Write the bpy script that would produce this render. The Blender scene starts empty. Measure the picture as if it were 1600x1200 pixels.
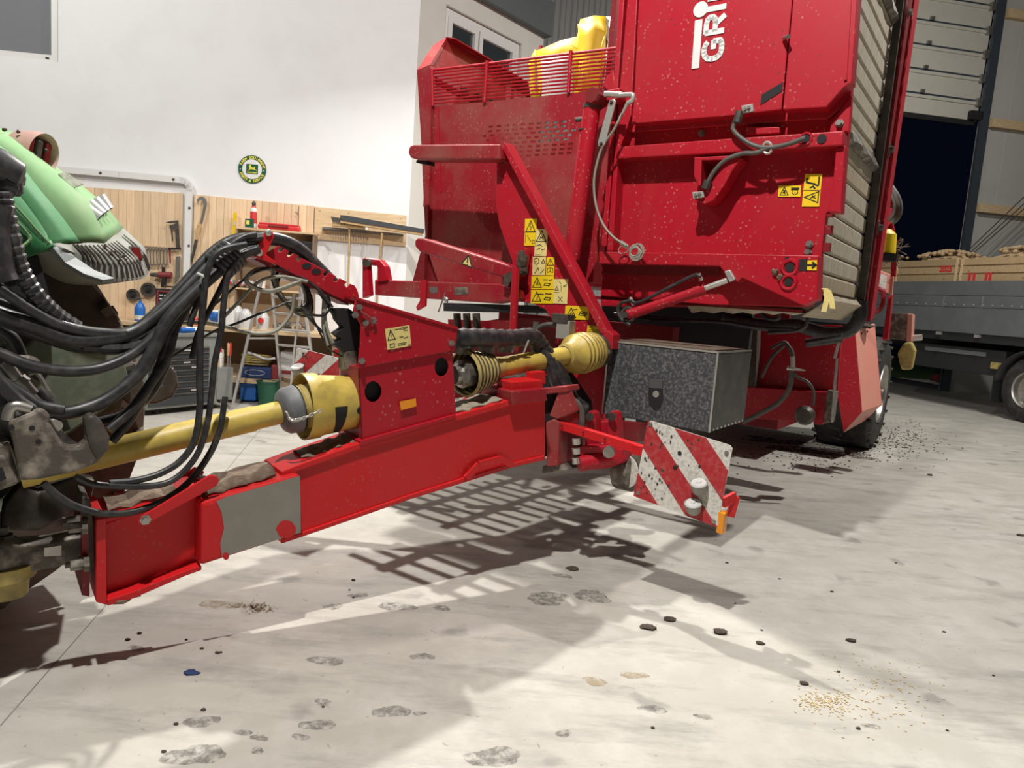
import bpy, bmesh, math, random
from mathutils import Vector, Matrix
rnd = random.Random(7)
scene = bpy.context.scene
COL = scene.collection
V = Vector

# ---------------------------------------------------------------- camera
F = 1109.0                                   # focal length in pixels of the 1600 x 1200 frame
EYE = V((0, 0, 1.55))
_d = V((130 - 800, 9700 - 600, F)).normalized()      # where the plumb lines meet
_zc = -_d
_yc = (V((0, 0, 1)) - _zc * _zc.z).normalized()
_xc = _yc.cross(_zc)
ROT = Matrix((_xc, _yc, _zc))                # image axes -> world axes
cam_d = bpy.data.cameras.new('camera'); cam_d.sensor_width = 36; cam_d.lens = 36 * F / 1600
cam_d.clip_start = 0.05; cam_d.clip_end = 200
cam = bpy.data.objects.new('camera', cam_d); COL.objects.link(cam)
_m = (ROT @ Matrix(((1, 0, 0), (0, -1, 0), (0, 0, -1)))).to_4x4()
_m.translation = EYE
cam.matrix_world = _m
scene.camera = cam

# ---------------------------------------------------------------- world, lamps, exposure
w = bpy.data.worlds.new('night'); scene.world = w; w.use_nodes = True
w.node_tree.nodes['Background'].inputs[0].default_value = (0.0012, 0.0018, 0.005, 1)
w.node_tree.nodes['Background'].inputs[1].default_value = 1.0
scene.view_settings.view_transform = 'Standard'
scene.view_settings.look = 'None'
scene.view_settings.exposure = 0.0
scene.view_settings.gamma = 1.0
scene.view_settings.use_curve_mapping = False

def hall_lamp(name, loc, energy, size, aim=(0, 0, -1), col=(1, 0.97, 0.92)):
    l = bpy.data.lights.new(name, 'AREA'); l.shape = 'DISK'; l.size = size; l.energy = energy; l.color = col
    o = bpy.data.objects.new(name, l); COL.objects.link(o); o.location = loc
    o.rotation_euler = V(aim).to_track_quat('-Z', 'Y').to_euler()
    return o
hall_lamp('flood_or_fill', (-0.8, 1.1, 7.0), 500, 0.18, (0.3, 0.35, -1))
hall_lamp('flood_or_fill', (-1.1, 7.0, 6.0), 470, 0.16, (0.3, -0.65, -1))
hall_lamp('flood_or_fill', (-6.5, 4.2, 7.0), 210, 0.3, (0.1, 1.0, -0.35))  # added fill lamp that evens out the brightness of the office wall
hall_lamp('flood_or_fill', (6.3, 6.4, 7.6), 510, 0.2, (-0.3, -0.1, -1))
hall_lamp('flood_or_fill', (7.0, 11.5, 8.6), 240, 0.4, (0.35, 0.6, -1))

# ---------------------------------------------------------------- lines of sight onto real planes
def ray(x, y):
    return ROT @ V((x - 800, y - 600, F))
def plane_at(x, y, p, n):
    r = ray(x, y)
    return EYE + r * (n.dot(p - EYE) / n.dot(r))
def aty(x, y, Y):
    r = ray(x, y); return EYE + r * (Y / r.y)
def onz(x, y, z=0.0):
    r = ray(x, y); return EYE + r * ((z - EYE.z) / r.z)
UP = V((0, 0, 1))
c35, s35 = math.cos(math.radians(35)), math.sin(math.radians(35))
EA = V((c35, -s35, 0)); EB = V((s35, c35, 0))        # harvester: across (to its near side) and back
O = aty(1283, 465, 4.2); O.z = 0
def M(a, b, z): return O + EA * a + EB * b + UP * z
def MP(x, y, b): return plane_at(x, y, O + EB * b, EB)     # plane across the harvester
def MS(x, y, a): return plane_at(x, y, O + EA * a, EA)     # plane along the harvester
DA = aty(160, 945, 2.6); DB = aty(850, 718, 3.9)
DT = (DB - DA); DT.z = 0; DT.normalize()                   # drawbar heading (backwards)
DN = V((DT.y, -DT.x, 0))                                   # towards the camera
def DP(x, y, o=0.0): return plane_at(x, y, DA + DN * o, DN)
h6 = math.radians(6.0)
WT = V((math.cos(h6), math.sin(h6), 0)); WN = V((math.sin(h6), -math.cos(h6), 0))
W0 = V((-3.5, 9.3, 0))
def WP(x, y, o=0.0): return plane_at(x, y, W0 + WN * o, WN)
h9 = math.radians(9.5)
GT = V((math.cos(h9), math.sin(h9), 0)); GN = V((math.sin(h9), -math.cos(h9), 0))
G0 = V((11.0, 18.0, 0))
def GP(x, y, o=0.0): return plane_at(x, y, G0 + GN * o, GN)

# ---------------------------------------------------------------- materials
MATS = {}
def nodes(name):
    m = bpy.data.materials.new(name); m.use_nodes = True
    nt = m.node_tree; b = nt.nodes['Principled BSDF']
    MATS[name] = m
    return m, nt, b
def N(nt, t, **k):
    n = nt.nodes.new(t)
    for a, v in k.items(): setattr(n, a, v)
    return n
def mixc(nt, fac, c1, c2):
    n = N(nt, 'ShaderNodeMix', data_type='RGBA')
    for s, v in ((n.inputs[0], fac), (n.inputs[6], c1), (n.inputs[7], c2)):
        if isinstance(v, (tuple, list)): s.default_value = (*v, 1)
        elif isinstance(v, (int, float)): s.default_value = v
        else: nt.links.new(v, s)
    return n.outputs[2]
def noise(nt, scale, detail=4, rough=0.6, stretch=None):
    tc = N(nt, 'ShaderNodeTexCoord'); n = N(nt, 'ShaderNodeTexNoise')
    n.inputs['Scale'].default_value = scale; n.inputs['Detail'].default_value = detail; n.inputs['Roughness'].default_value = rough
    if stretch:
        mp = N(nt, 'ShaderNodeMapping'); mp.inputs['Scale'].default_value = stretch
        nt.links.new(tc.outputs['Object'], mp.inputs[0]); nt.links.new(mp.outputs[0], n.inputs[0])
    else: nt.links.new(tc.outputs['Object'], n.inputs[0])
    return n.outputs['Fac']
def ramp(nt, src, a, b, lo=0.0, hi=1.0):
    r = N(nt, 'ShaderNodeMapRange'); r.inputs[1].default_value = a; r.inputs[2].default_value = b
    r.inputs[3].default_value = lo; r.inputs[4].default_value = hi
    nt.links.new(src, r.inputs[0]); return r.outputs[0]
def bump(nt, b, src, strength=0.2, dist=0.01):
    n = N(nt, 'ShaderNodeBump'); n.inputs['Strength'].default_value = strength; n.inputs['Distance'].default_value = dist
    nt.links.new(src, n.inputs['Height']); nt.links.new(n.outputs[0], b.inputs['Normal'])
def setc(nt, b, v):
    if isinstance(v, tuple): b.inputs['Base Color'].default_value = (*v, 1)
    else: nt.links.new(v, b.inputs['Base Color'])
def flat(name, col, rough=0.5, metal=0.0, dirt=None, amt=0.5, scale=18, bmp=0.0, spec=None):
    m, nt, b = nodes(name)
    b.inputs['Roughness'].default_value = rough; b.inputs['Metallic'].default_value = metal
    if spec is not None: b.inputs['Specular IOR Level'].default_value = spec
    if dirt:
        f = ramp(nt, noise(nt, scale), 0.45, 0.75, 0, amt)
        setc(nt, b, mixc(nt, f, col, dirt))
    else: setc(nt, b, col)
    if bmp: bump(nt, b, noise(nt, scale * 4), bmp, 0.004)
    return m
def red_paint(name, base, dust, amount, speck):
    """machine red with sprayed soil specks, dusty bloom and run-off streaks"""
    m, nt, b = nodes(name)
    big = ramp(nt, noise(nt, 2.2, 5), 0.42, 0.75, 0, amount)
    c = mixc(nt, big, base, dust)
    streak = ramp(nt, noise(nt, 9, 3, 0.6, (3.0, 3.0, 0.5)), 0.62, 0.78, 0, amount * 0.9)
    c = mixc(nt, streak, c, dust)
    tc = N(nt, 'ShaderNodeTexCoord'); vo = N(nt, 'ShaderNodeTexVoronoi'); vo.inputs['Scale'].default_value = 34
    nt.links.new(tc.outputs['Object'], vo.inputs[0])
    sel = N(nt, 'ShaderNodeMath', operation='MULTIPLY')
    nt.links.new(ramp(nt, vo.outputs['Distance'], 0.27, 0.12), sel.inputs[0])
    nt.links.new(ramp(nt, noise(nt, 5.5, 2), 0.44, 0.62, 0, speck), sel.inputs[1])
    c = mixc(nt, sel.outputs[0], c, (0.50, 0.20, 0.17))
    v2 = N(nt, 'ShaderNodeTexVoronoi'); v2.inputs['Scale'].default_value = 17
    nt.links.new(tc.outputs['Object'], v2.inputs[0])
    s2 = N(nt, 'ShaderNodeMath', operation='MULTIPLY')
    nt.links.new(ramp(nt, v2.outputs['Distance'], 0.13, 0.07), s2.inputs[0])
    nt.links.new(ramp(nt, noise(nt, 3.1, 2), 0.5, 0.6, 0, speck), s2.inputs[1])
    c = mixc(nt, s2.outputs[0], c, (0.07, 0.03, 0.025))
    setc(nt, b, c)
    b.inputs['Roughness'].default_value = 0.42
    b.inputs['Specular IOR Level'].default_value = 0.35
    return m
RED = red_paint('red_paint', (0.42, 0.006, 0.020), (0.30, 0.05, 0.045), 0.32, 0.8)
REDC = red_paint('red_paint_clean_lit', (0.60, 0.012, 0.016), (0.42, 0.05, 0.045), 0.3, 0.25)  # cleaner red, brightened because the lamps only graze the drawbar
REDD = red_paint('red_paint_dusty', (0.30, 0.010, 0.020), (0.27, 0.11, 0.085), 0.8, 0.6)
PINK = red_paint('red_paint_pink_lit', (0.70, 0.27, 0.21), (0.62, 0.36, 0.28), 0.7, 0.3)  # pinkish red, raised further to carry strong light in the colour
DKRED = red_paint('dark_red_paint', (0.20, 0.006, 0.012), (0.16, 0.05, 0.04), 0.5, 0.3)
SOIL = flat('soil', (0.15, 0.105, 0.075), 0.95, 0, (0.30, 0.24, 0.18), 0.7, 30, 0.8)
STAINSOIL = flat('dusty_soil', (0.33, 0.28, 0.22), 0.95, 0, (0.14, 0.11, 0.085), 0.7, 25)
LAMPB = flat('grey_lamp_body', (0.26, 0.25, 0.22), 0.5)
SOILD = flat('dark_soil', (0.06, 0.042, 0.032), 0.95, 0, (0.13, 0.1, 0.075), 0.6, 40, 0.8)
SAND = flat('grain', (0.62, 0.50, 0.30), 0.9)
BLACK = flat('black_rubber', (0.020, 0.020, 0.022), 0.42, 0, (0.10, 0.095, 0.085), 0.55, 22)
BLACKM = flat('matt_black', (0.012, 0.012, 0.013), 0.8)
GREYH = flat('grey_hose', (0.085, 0.08, 0.07), 0.5, 0, (0.2, 0.18, 0.15), 0.5, 20)
CABLE = flat('grey_cable', (0.28, 0.27, 0.22), 0.6)
TYRE = flat('tyre_rubber', (0.022, 0.021, 0.020), 0.8, 0, (0.085, 0.075, 0.062), 0.7, 7, 0.3)
TYREM = flat('muddy_tyre', (0.075, 0.055, 0.042), 0.85, 0, (0.17, 0.125, 0.095), 0.8, 6, 0.4)
STEEL = flat('steel', (0.42, 0.40, 0.37), 0.38, 0.85, (0.20, 0.17, 0.14), 0.5, 14)
BARE = flat('sanded_bare_metal', (0.27, 0.255, 0.225), 0.5, 0.3, (0.34, 0.32, 0.28), 0.7, 7)
ZINC = flat('zinc', (0.55, 0.54, 0.50), 0.35, 0.6)
DIRTSTEEL = flat('muddy_steel', (0.10, 0.085, 0.07), 0.6, 0.25, (0.46, 0.41, 0.34), 0.85, 13, 0.5)
DARKSTEEL = flat('dark_steel', (0.075, 0.068, 0.06), 0.5, 0.5, (0.2, 0.17, 0.14), 0.6, 12, 0.3)
CHROME = flat('chrome', (0.72, 0.74, 0.74), 0.3, 0.55)
YEL = flat('yellow_plastic', (0.58, 0.43, 0.085), 0.45, 0, (0.20, 0.15, 0.07), 0.7, 8)
YELD = flat('dirty_yellow_plastic', (0.46, 0.36, 0.11), 0.55, 0, (0.14, 0.11, 0.06), 0.85, 10, 0.2)
YELDD = flat('groove_grime_shade', (0.22, 0.16, 0.05), 0.8)  # grime and rib shade mixed into one dark tone
STICK = flat('yellow_sticker', (0.86, 0.60, 0.012), 0.45)
STICKP = flat('pale_sticker', (0.80, 0.66, 0.24), 0.5, 0, (0.5, 0.38, 0.2), 0.4, 30)
INK = flat('black_print', (0.012, 0.012, 0.012), 0.6)
GREYINK = flat('faded_print', (0.25, 0.18, 0.09), 0.6)
WHITEP = flat('white_print', (0.74, 0.74, 0.73), 0.5)
ORANGE = flat('orange_reflector', (0.85, 0.30, 0.015), 0.25)
REDREF = flat('red_reflector', (0.22, 0.02, 0.02), 0.25)
REDS = flat('red_reflective', (0.42, 0.022, 0.03), 0.4, 0, (0.5, 0.16, 0.14), 0.55, 40)
WHITES = flat('white_reflective', (0.70, 0.68, 0.62), 0.45, 0, (0.12, 0.11, 0.09), 0.55, 55)
GLASS = flat('clear_lens', (0.75, 0.77, 0.75), 0.12, 0.2)
GREEN = flat('green_paint', (0.035, 0.19, 0.065), 0.5, 0, (0.07, 0.20, 0.09), 0.5, 6, spec=0.3)
GREENL = flat('dusty_green_paint', (0.20, 0.36, 0.17), 0.75, 0, (0.33, 0.40, 0.25), 0.85, 5, spec=0.2)
GREENM = flat('mid_green_paint', (0.075, 0.26, 0.11), 0.6, 0, (0.17, 0.30, 0.17), 0.6, 6, spec=0.25)
GRILLE = flat('grey_fender_plastic', (0.25, 0.255, 0.225), 0.7, 0, (0.33, 0.325, 0.28), 0.7, 8, spec=0.2)
GRILLED = flat('dark_fender_plastic', (0.16, 0.18, 0.18), 0.55)
OLIVE = flat('muddy_green_rim', (0.11, 0.135, 0.095), 0.6, 0, (0.27, 0.28, 0.22), 0.85, 7, 0.4)
PINKLAMP = flat('dusty_lamp_housing', (0.50, 0.30, 0.26), 0.5, 0, (0.58, 0.46, 0.38), 0.6, 12)
TOOLBOX = flat('dark_galvanised', (0.06, 0.065, 0.075), 0.5, 0.25, (0.30, 0.295, 0.28), 0.85, 60)
TOOLBOX2 = flat('scraped_galvanised', (0.11, 0.11, 0.11), 0.5, 0.3, (0.20, 0.19, 0.17), 0.8, 9)
SLAT = None
PLASTER = flat('white_plaster', (0.84, 0.85, 0.86), 0.9, 0, (0.76, 0.76, 0.755), 0.6, 1.6, 0.08)
PLASTER2 = flat('shaded_cream_plaster', (0.72, 0.71, 0.65), 0.9, 0, (0.64, 0.62, 0.57), 0.6, 1.5, 0.08)  # same plaster, darker and yellower: the side wall's shading is in the colour
SHEET = flat('grey_sheet', (0.42, 0.425, 0.415), 0.55)
SANDWICH = flat('white_sandwich_panel', (0.52, 0.515, 0.48), 0.6, 0, (0.46, 0.45, 0.42), 0.5, 2)
GATE = flat('gate_panel', (0.56, 0.54, 0.47), 0.55, 0, (0.48, 0.46, 0.41), 0.5, 3)
GATEST = flat('gate_track', (0.06, 0.075, 0.095), 0.5, 0.3)
ROOFM = flat('dark_roof_sheet', (0.20, 0.20, 0.20), 0.8)
FASCIA = flat('slate_fascia', (0.12, 0.135, 0.14), 0.6)
WHITE = flat('white_plastic', (0.78, 0.78, 0.76), 0.4)
GLAZE = flat('window_glass', (0.035, 0.045, 0.05), 0.06, 0, spec=0.9)
GLAZE2 = flat('pale_window_glass', (0.22, 0.23, 0.25), 0.08, 0, spec=0.9)
ALU = flat('aluminium', (0.58, 0.57, 0.55), 0.35, 0.7)
CAB = flat('grey_cabinet', (0.20, 0.215, 0.20), 0.5, 0, (0.27, 0.27, 0.25), 0.5, 8)
CABD = flat('drawer_anthracite', (0.045, 0.052, 0.056), 0.45)
BLUE = flat('blue_plastic', (0.02, 0.14, 0.50), 0.35)
NAVY = flat('navy_fabric', (0.015, 0.035, 0.12), 0.8)
DGREEN = flat('dark_green_plastic', (0.015, 0.09, 0.05), 0.4)
REDPL = flat('red_plastic', (0.62, 0.035, 0.04), 0.4)
REDD2 = flat('dark_red_plastic', (0.22, 0.03, 0.035), 0.5)
CLEARPL = flat('cloudy_plastic', (0.55, 0.55, 0.54), 0.25)
CARD = flat('cardboard', (0.42, 0.30, 0.19), 0.85)
BROWNB = flat('brown_chipboard', (0.23, 0.16, 0.10), 0.8)
TARP = flat('yellow_tarpaulin', (0.45, 0.29, 0.01), 0.5, spec=0.2)
TARPW = flat('white_tarpaulin', (0.33, 0.32, 0.31), 0.6)
TRUCKG = flat('grey_bed_board', (0.135, 0.145, 0.15), 0.5, 0.1, (0.19, 0.195, 0.19), 0.6, 3)
TRUCKB = flat('truck_black', (0.02, 0.021, 0.023), 0.6)
BRISTLE = flat('dark_bristle', (0.05, 0.055, 0.06), 0.8)
SIGNG = flat('sign_green', (0.01, 0.10, 0.045), 0.35)
SIGNY = flat('sign_yellow', (0.85, 0.72, 0.10), 0.4)
GRASSM = flat('grass_green', (0.05, 0.10, 0.025), 0.9)
def wood(name, a, b_, sc, stretch, rough=0.65):
    m, nt, b = nodes(name)
    g = noise(nt, sc, 6, 0.65, stretch)
    c = mixc(nt, ramp(nt, g, 0.35, 0.7), a, b_)
    tc = N(nt, 'ShaderNodeTexCoord'); vo = N(nt, 'ShaderNodeTexVoronoi'); vo.inputs['Scale'].default_value = 3.2
    nt.links.new(tc.outputs['Object'], vo.inputs[0])
    c = mixc(nt, ramp(nt, vo.outputs['Distance'], 0.085, 0.05, 0, 0.7), c, (0.22, 0.12, 0.05))
    inf = N(nt, 'ShaderNodeObjectInfo')
    hs = N(nt, 'ShaderNodeHueSaturation'); nt.links.new(c, hs.inputs['Color'])
    nt.links.new(ramp(nt, inf.outputs['Random'], 0, 1, 0.86, 1.08), hs.inputs['Value'])
    setc(nt, b, hs.outputs[0]); b.inputs['Roughness'].default_value = rough
    return m
PINE = wood('pine_board', (0.90, 0.68, 0.45), (0.74, 0.52, 0.31), 5, (6, 6, 0.4))
PINEH = wood('pine_plank', (0.72, 0.55, 0.34), (0.58, 0.40, 0.22), 5, (0.6, 6, 6))
CRATE = wood('crate_wood', (0.50, 0.36, 0.20), (0.36, 0.25, 0.13), 6, (0.5, 6, 6), 0.8)
HANDLE = wood('handle_wood', (0.58, 0.40, 0.20), (0.42, 0.27, 0.12), 9, (3, 3, 3))
POTATO = flat('potato_skin', (0.42, 0.30, 0.17), 0.85, 0, (0.24, 0.16, 0.09), 0.7, 40)
def slat_mat():
    m, nt, b = nodes('belt_slat')
    g = noise(nt, 14, 5, 0.7, (2, 2, 0.5))
    c = mixc(nt, ramp(nt, g, 0.35, 0.7), (0.50, 0.45, 0.36), (0.32, 0.27, 0.19))
    inf = N(nt, 'ShaderNodeObjectInfo')
    c = mixc(nt, ramp(nt, inf.outputs['Random'], 0.6, 1, 0, 0.5), c, (0.35, 0.26, 0.14))
    setc(nt, b, c); b.inputs['Roughness'].default_value = 0.7
    return m
SLAT = slat_mat()
def concrete():
    m, nt, b = nodes('power_floated_concrete')
    c = mixc(nt, ramp(nt, noise(nt, 0.7, 6, 0.65), 0.3, 0.7), (0.46, 0.44, 0.39), (0.38, 0.36, 0.32))
    c = mixc(nt, ramp(nt, noise(nt, 3.0, 7, 0.7), 0.42, 0.72, 0, 0.75), c, (0.55, 0.53, 0.485))
    c = mixc(nt, ramp(nt, noise(nt, 5.0, 6, 0.7, (0.35, 1.3, 1)), 0.50, 0.70, 0, 0.75), c, (0.27, 0.26, 0.23))
    tc = N(nt, 'ShaderNodeTexCoord')
    nd = N(nt, 'ShaderNodeTexNoise'); nd.inputs['Scale'].default_value = 7
    nt.links.new(tc.outputs['Object'], nd.inputs[0])
    va = N(nt, 'ShaderNodeVectorMath', operation='MULTIPLY_ADD')
    va.inputs[1].default_value = (0.22, 0.22, 0.22)
    nt.links.new(nd.outputs['Color'], va.inputs[0]); nt.links.new(tc.outputs['Object'], va.inputs[2])
    vo = N(nt, 'ShaderNodeTexVoronoi'); vo.inputs['Scale'].default_value = 2.2; nt.links.new(va.outputs[0], vo.inputs[0])
    c = mixc(nt, ramp(nt, vo.outputs['Distance'], 0.17, 0.08, 0, 0.5), c, (0.17, 0.165, 0.15))
    v3 = N(nt, 'ShaderNodeTexVoronoi'); v3.inputs['Scale'].default_value = 11; nt.links.new(va.outputs[0], v3.inputs[0])
    c = mixc(nt, ramp(nt, v3.outputs['Distance'], 0.09, 0.05, 0, 0.5), c, (0.2, 0.17, 0.13))
    setc(nt, b, c); b.inputs['Roughness'].default_value = 0.62
    b.inputs['Specular IOR Level'].default_value = 0.3
    bump(nt, b, noise(nt, 26, 5), 0.12, 0.004)
    return m
CONCRETE = concrete()
def stain_mat(name, col, amt, sc):
    m, nt, b = nodes(name)
    b.inputs['Base Color'].default_value = (*col, 1); b.inputs['Roughness'].default_value = 0.8
    nt.links.new(ramp(nt, noise(nt, sc, 7, 0.75), 0.40, 0.66, 0, amt), b.inputs['Alpha'])
    return m
STAIN = stain_mat('dried_mud_stain', (0.13, 0.12, 0.105), 0.36, 26)
STAINB = stain_mat('trodden_soil', (0.075, 0.05, 0.04), 0.8, 18)
STAINT = stain_mat('tan_stain', (0.42, 0.33, 0.20), 0.5, 24)

# ---------------------------------------------------------------- mesh helpers
ORIG = {}
class MB:
    def __init__(s): s.bm = bmesh.new()
    def face(s, pts):
        vs = [s.bm.verts.new(p) for p in pts]
        try: return s.bm.faces.new(vs)
        except ValueError: return None
    def slab(s, pts, vec):
        """a flat outline given real thickness"""
        vec = V(vec); n = len(pts)
        a = [s.bm.verts.new(p) for p in pts]; b = [s.bm.verts.new(V(p) + vec) for p in pts]
        s.bm.faces.new(a); s.bm.faces.new(b[::-1])
        for i in range(n): s.bm.faces.new((a[i], b[i], b[(i + 1) % n], a[(i + 1) % n]))
        return s
    def plate(s, outer, holes, vec):
        """a flat outline with holes, given thickness"""
        vec = V(vec)
        nrm = V((0, 0, 0))
        for i in range(len(outer)): nrm += V(outer[i]).cross(V(outer[(i + 1) % len(outer)]))
        for off in (V((0, 0, 0)), vec):
            ed = []
            for lp in [outer] + holes:
                vs = [s.bm.verts.new(V(p) + off) for p in lp]
                ed += [s.bm.edges.new((vs[i], vs[(i + 1) % len(vs)])) for i in range(len(vs))]
            bmesh.ops.triangle_fill(s.bm, use_beauty=True, use_dissolve=False, edges=ed, normal=nrm.normalized())
        for lp in [outer] + holes:
            for i in range(len(lp)):
                p, q = V(lp[i]), V(lp[(i + 1) % len(lp)])
                s.face((p, p + vec, q + vec, q))
        bmesh.ops.remove_doubles(s.bm, verts=s.bm.verts, dist=1e-5)
        return s
    def box(s, c, x, y, z):
        """centre and three half-extent vectors"""
        c, x, y, z = V(c), V(x), V(y), V(z)
        return s.slab([c - x - y - z, c + x - y - z, c + x + y - z, c - x + y - z], z * 2)
    def bar(s, p, q, w_, h_, up=UP):
        p, q = V(p), V(q); d = (q - p).normalized(); up = V(up)
        sx = d.cross(up)
        if sx.length < 1e-4: sx = d.cross(V((1, 0, 0)))
        sx.normalize(); sy = sx.cross(d)
        return s.box((p + q) / 2, d * ((q - p).length / 2), sx * (w_ / 2), sy * (h_ / 2))
    def rings(s, rings, cap=True, closed=False):
        R = [[s.bm.verts.new(p) for p in r] for r in rings]
        k = len(R[0]); m = len(R)
        for i in range(m if closed else m - 1):
            A, B = R[i], R[(i + 1) % m]
            for j in range(k): s.bm.faces.new((A[j], A[(j + 1) % k], B[(j + 1) % k], B[j]))
        if cap and not closed:
            s.bm.faces.new(R[0][::-1]); s.bm.faces.new(R[-1])
        return s
    def tube(s, pts, r, n=8, closed=False, cap=True):
        pts = [V(p) for p in pts]; m = len(pts); rr = []
        u = None
        for i, p in enumerate(pts):
            t = (pts[(i + 1) % m] - pts[i - 1]) if closed else (pts[min(i + 1, m - 1)] - pts[max(i - 1, 0)])
            t.normalize()
            if u is None:
                u = t.cross(UP) if abs(t.z) < 0.95 else t.cross(V((1, 0, 0)))
            u = (u - t * u.dot(t)).normalized(); v = t.cross(u)
            ri = r(i / (m - 1)) if callable(r) else r
            rr.append([p + (u * math.cos(k * 2 * math.pi / n) + v * math.sin(k * 2 * math.pi / n)) * ri for k in range(n)])
        return s.rings(rr, cap, closed)
    def rod(s, p, q, r, n=10, r2=None):
        r2 = r if r2 is None else r2
        p, q = V(p), V(q)
        return s.lathe(p, q - p, [(0, r), ((q - p).length, r2)], n)
    def lathe(s, p, axis, prof, n=20, cap=True):
        p = V(p); d = V(axis).normalized()
        u = d.cross(UP) if abs(d.z) < 0.95 else d.cross(V((1, 0, 0)))
        u.normalize(); v = d.cross(u)
        return s.rings([[p + d * t + (u * math.cos(k * 2 * math.pi / n) + v * math.sin(k * 2 * math.pi / n)) * max(r, 1e-4) for k in range(n)] for t, r in prof], cap)
    def loft(s, rails):
        """quads between open rails of equal length"""
        R = [[s.bm.verts.new(p) for p in r] for r in rails]
        for i in range(len(R) - 1):
            for j in range(len(R[0]) - 1):
                s.bm.faces.new((R[i][j], R[i][j + 1], R[i + 1][j + 1], R[i + 1][j]))
        return s
    def ball(s, c, r, seg=8, rings=6, jit=0.0, sq=(1, 1, 1)):
        c = V(c); res = bmesh.ops.create_uvsphere(s.bm, u_segments=seg, v_segments=rings, radius=1)
        for v in res['verts']:
            k = r * (1 + rnd.uniform(-jit, jit))
            v.co = c + V((v.co.x * sq[0], v.co.y * sq[1], v.co.z * sq[2])) * k
        return s
    def build(s, name, mat, parent=None, smooth=None, bevel=0.0, thick=0.0, label=None, kind=None):
        bm = s.bm
        bmesh.ops.recalc_face_normals(bm, faces=bm.faces)
        if parent is not None: org = ORIG[parent.name]
        else:
            n = max(1, len(bm.verts)); org = V((0, 0, 0))
            for v in bm.verts: org += v.co / n
            org.z = min(v.co.z for v in bm.verts)
        for v in bm.verts: v.co -= org
        me = bpy.data.meshes.new(name); bm.to_mesh(me); bm.free()
        me.materials.append(mat)
        if smooth is not None:
            me.polygons.foreach_set('use_smooth', [True] * len(me.polygons))
            me.set_sharp_from_angle(angle=math.radians(smooth))
        o = bpy.data.objects.new(name, me); COL.objects.link(o)
        if parent is not None: o.parent = parent
        else: o.location = org
        ORIG[o.name] = org
        if thick:
            md = o.modifiers.new('thickness', 'SOLIDIFY'); md.thickness = thick; md.offset = 0
        if bevel:
            md = o.modifiers.new('edges', 'BEVEL'); md.width = bevel; md.segments = 2; md.limit_method = 'ANGLE'; md.angle_limit = math.radians(40)
        if label: o['label'] = label
        if kind: o['kind'] = kind
        return o
def thing(name, loc, label, cat, group=None):
    o = bpy.data.objects.new(name, None); COL.objects.link(o); o.location = loc; o.empty_display_size = 0.1
    ORIG[o.name] = V(loc); o['label'] = label; o['category'] = cat
    if group: o['group'] = group
    return o
def tag(o, label, cat, group=None):
    o['label'] = label; o['category'] = cat
    if group: o['group'] = group
    return o
def struct(o): o['kind'] = 'structure'; return o
def spline(pts, n=8):
    pts = [V(p) for p in pts]; out = []
    P = [pts[0] * 2 - pts[1]] + pts + [pts[-1] * 2 - pts[-2]]
    for i in range(1, len(P) - 2):
        for k in range(n):
            t = k / n; a, b, c, d = P[i - 1], P[i], P[i + 1], P[i + 2]
            out.append(0.5 * ((2 * b) + (c - a) * t + (2 * a - 5 * b + 4 * c - d) * t * t + (3 * b - a - 3 * c + d) * t ** 3))
    out.append(pts[-1]); return out
def circle(c, u, v, r, n=16, r2=None):
    r2 = r if r2 is None else r2
    return [V(c) + V(u) * (math.cos(2 * math.pi * k / n) * r) + V(v) * (math.sin(2 * math.pi * k / n) * r2) for k in range(n)]
def quadmap(p00, p10, p11, p01, lift):
    """u,v on a four-cornered flat sign -> point, lifted off its face towards the eye"""
    p00, p10, p11, p01 = V(p00), V(p10), V(p11), V(p01)
    n = (p10 - p00).cross(p01 - p00).normalized()
    if n.dot(EYE - p00) < 0: n = -n
    return (lambda u, v, l=lift: (p00 * (1 - u) + p10 * u) * (1 - v) + (p01 * (1 - u) + p11 * u) * v + n * l), n
def stroke(mb, q, n, pts, wd, l, th=0.0006, aspect=1.0):
    """thick printed line through (u,v) points"""
    P = [q(u, v, l) for u, v in pts]
    for a, b in zip(P[:-1], P[1:]):
        d = (b - a)
        if d.length < 1e-6: continue
        s_ = d.cross(n).normalized() * wd / 2; e = d.normalized() * wd / 2
        mb.slab([a - s_ - e, b - s_ + e, b + s_ + e, a + s_ - e], n * th)
def lettering(body, size, at, right, up, out, mat, name, parent, bold=0.0, depth=0.002, align='LEFT', width=None):
    cu = bpy.data.curves.new(name, 'FONT'); cu.body = body; cu.size = size; cu.extrude = depth; cu.offset = bold
    cu.align_x = align; cu.resolution_u = 3
    tmp = bpy.data.objects.new('tmp_text', cu); COL.objects.link(tmp)
    me = bpy.data.meshes.new_from_object(tmp); bpy.data.objects.remove(tmp); bpy.data.curves.remove(cu)
    right, up, out = V(right).normalized(), V(up).normalized(), V(out).normalized()
    sx = 1.0
    if width:
        xs = [v.co.x for v in me.vertices]; sx = width / (max(xs) - min(xs))
    org = ORIG[parent.name] if parent is not None else V((0, 0, 0))
    for v in me.vertices: v.co = V(at) + right * v.co.x * sx + up * v.co.y + out * v.co.z - org
    me.name = name; me.materials.clear(); me.materials.append(mat)
    o = bpy.data.objects.new(name, me); COL.objects.link(o)
    if parent is not None: o.parent = parent
    ORIG[o.name] = org
    return o
def bolt(mb, p, n, r, h):
    mb.lathe(p, n, [(0, r * 1.5), (h * 0.3, r * 1.5), (h * 0.3, r), (h, r)], 6)
    return mb

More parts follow.
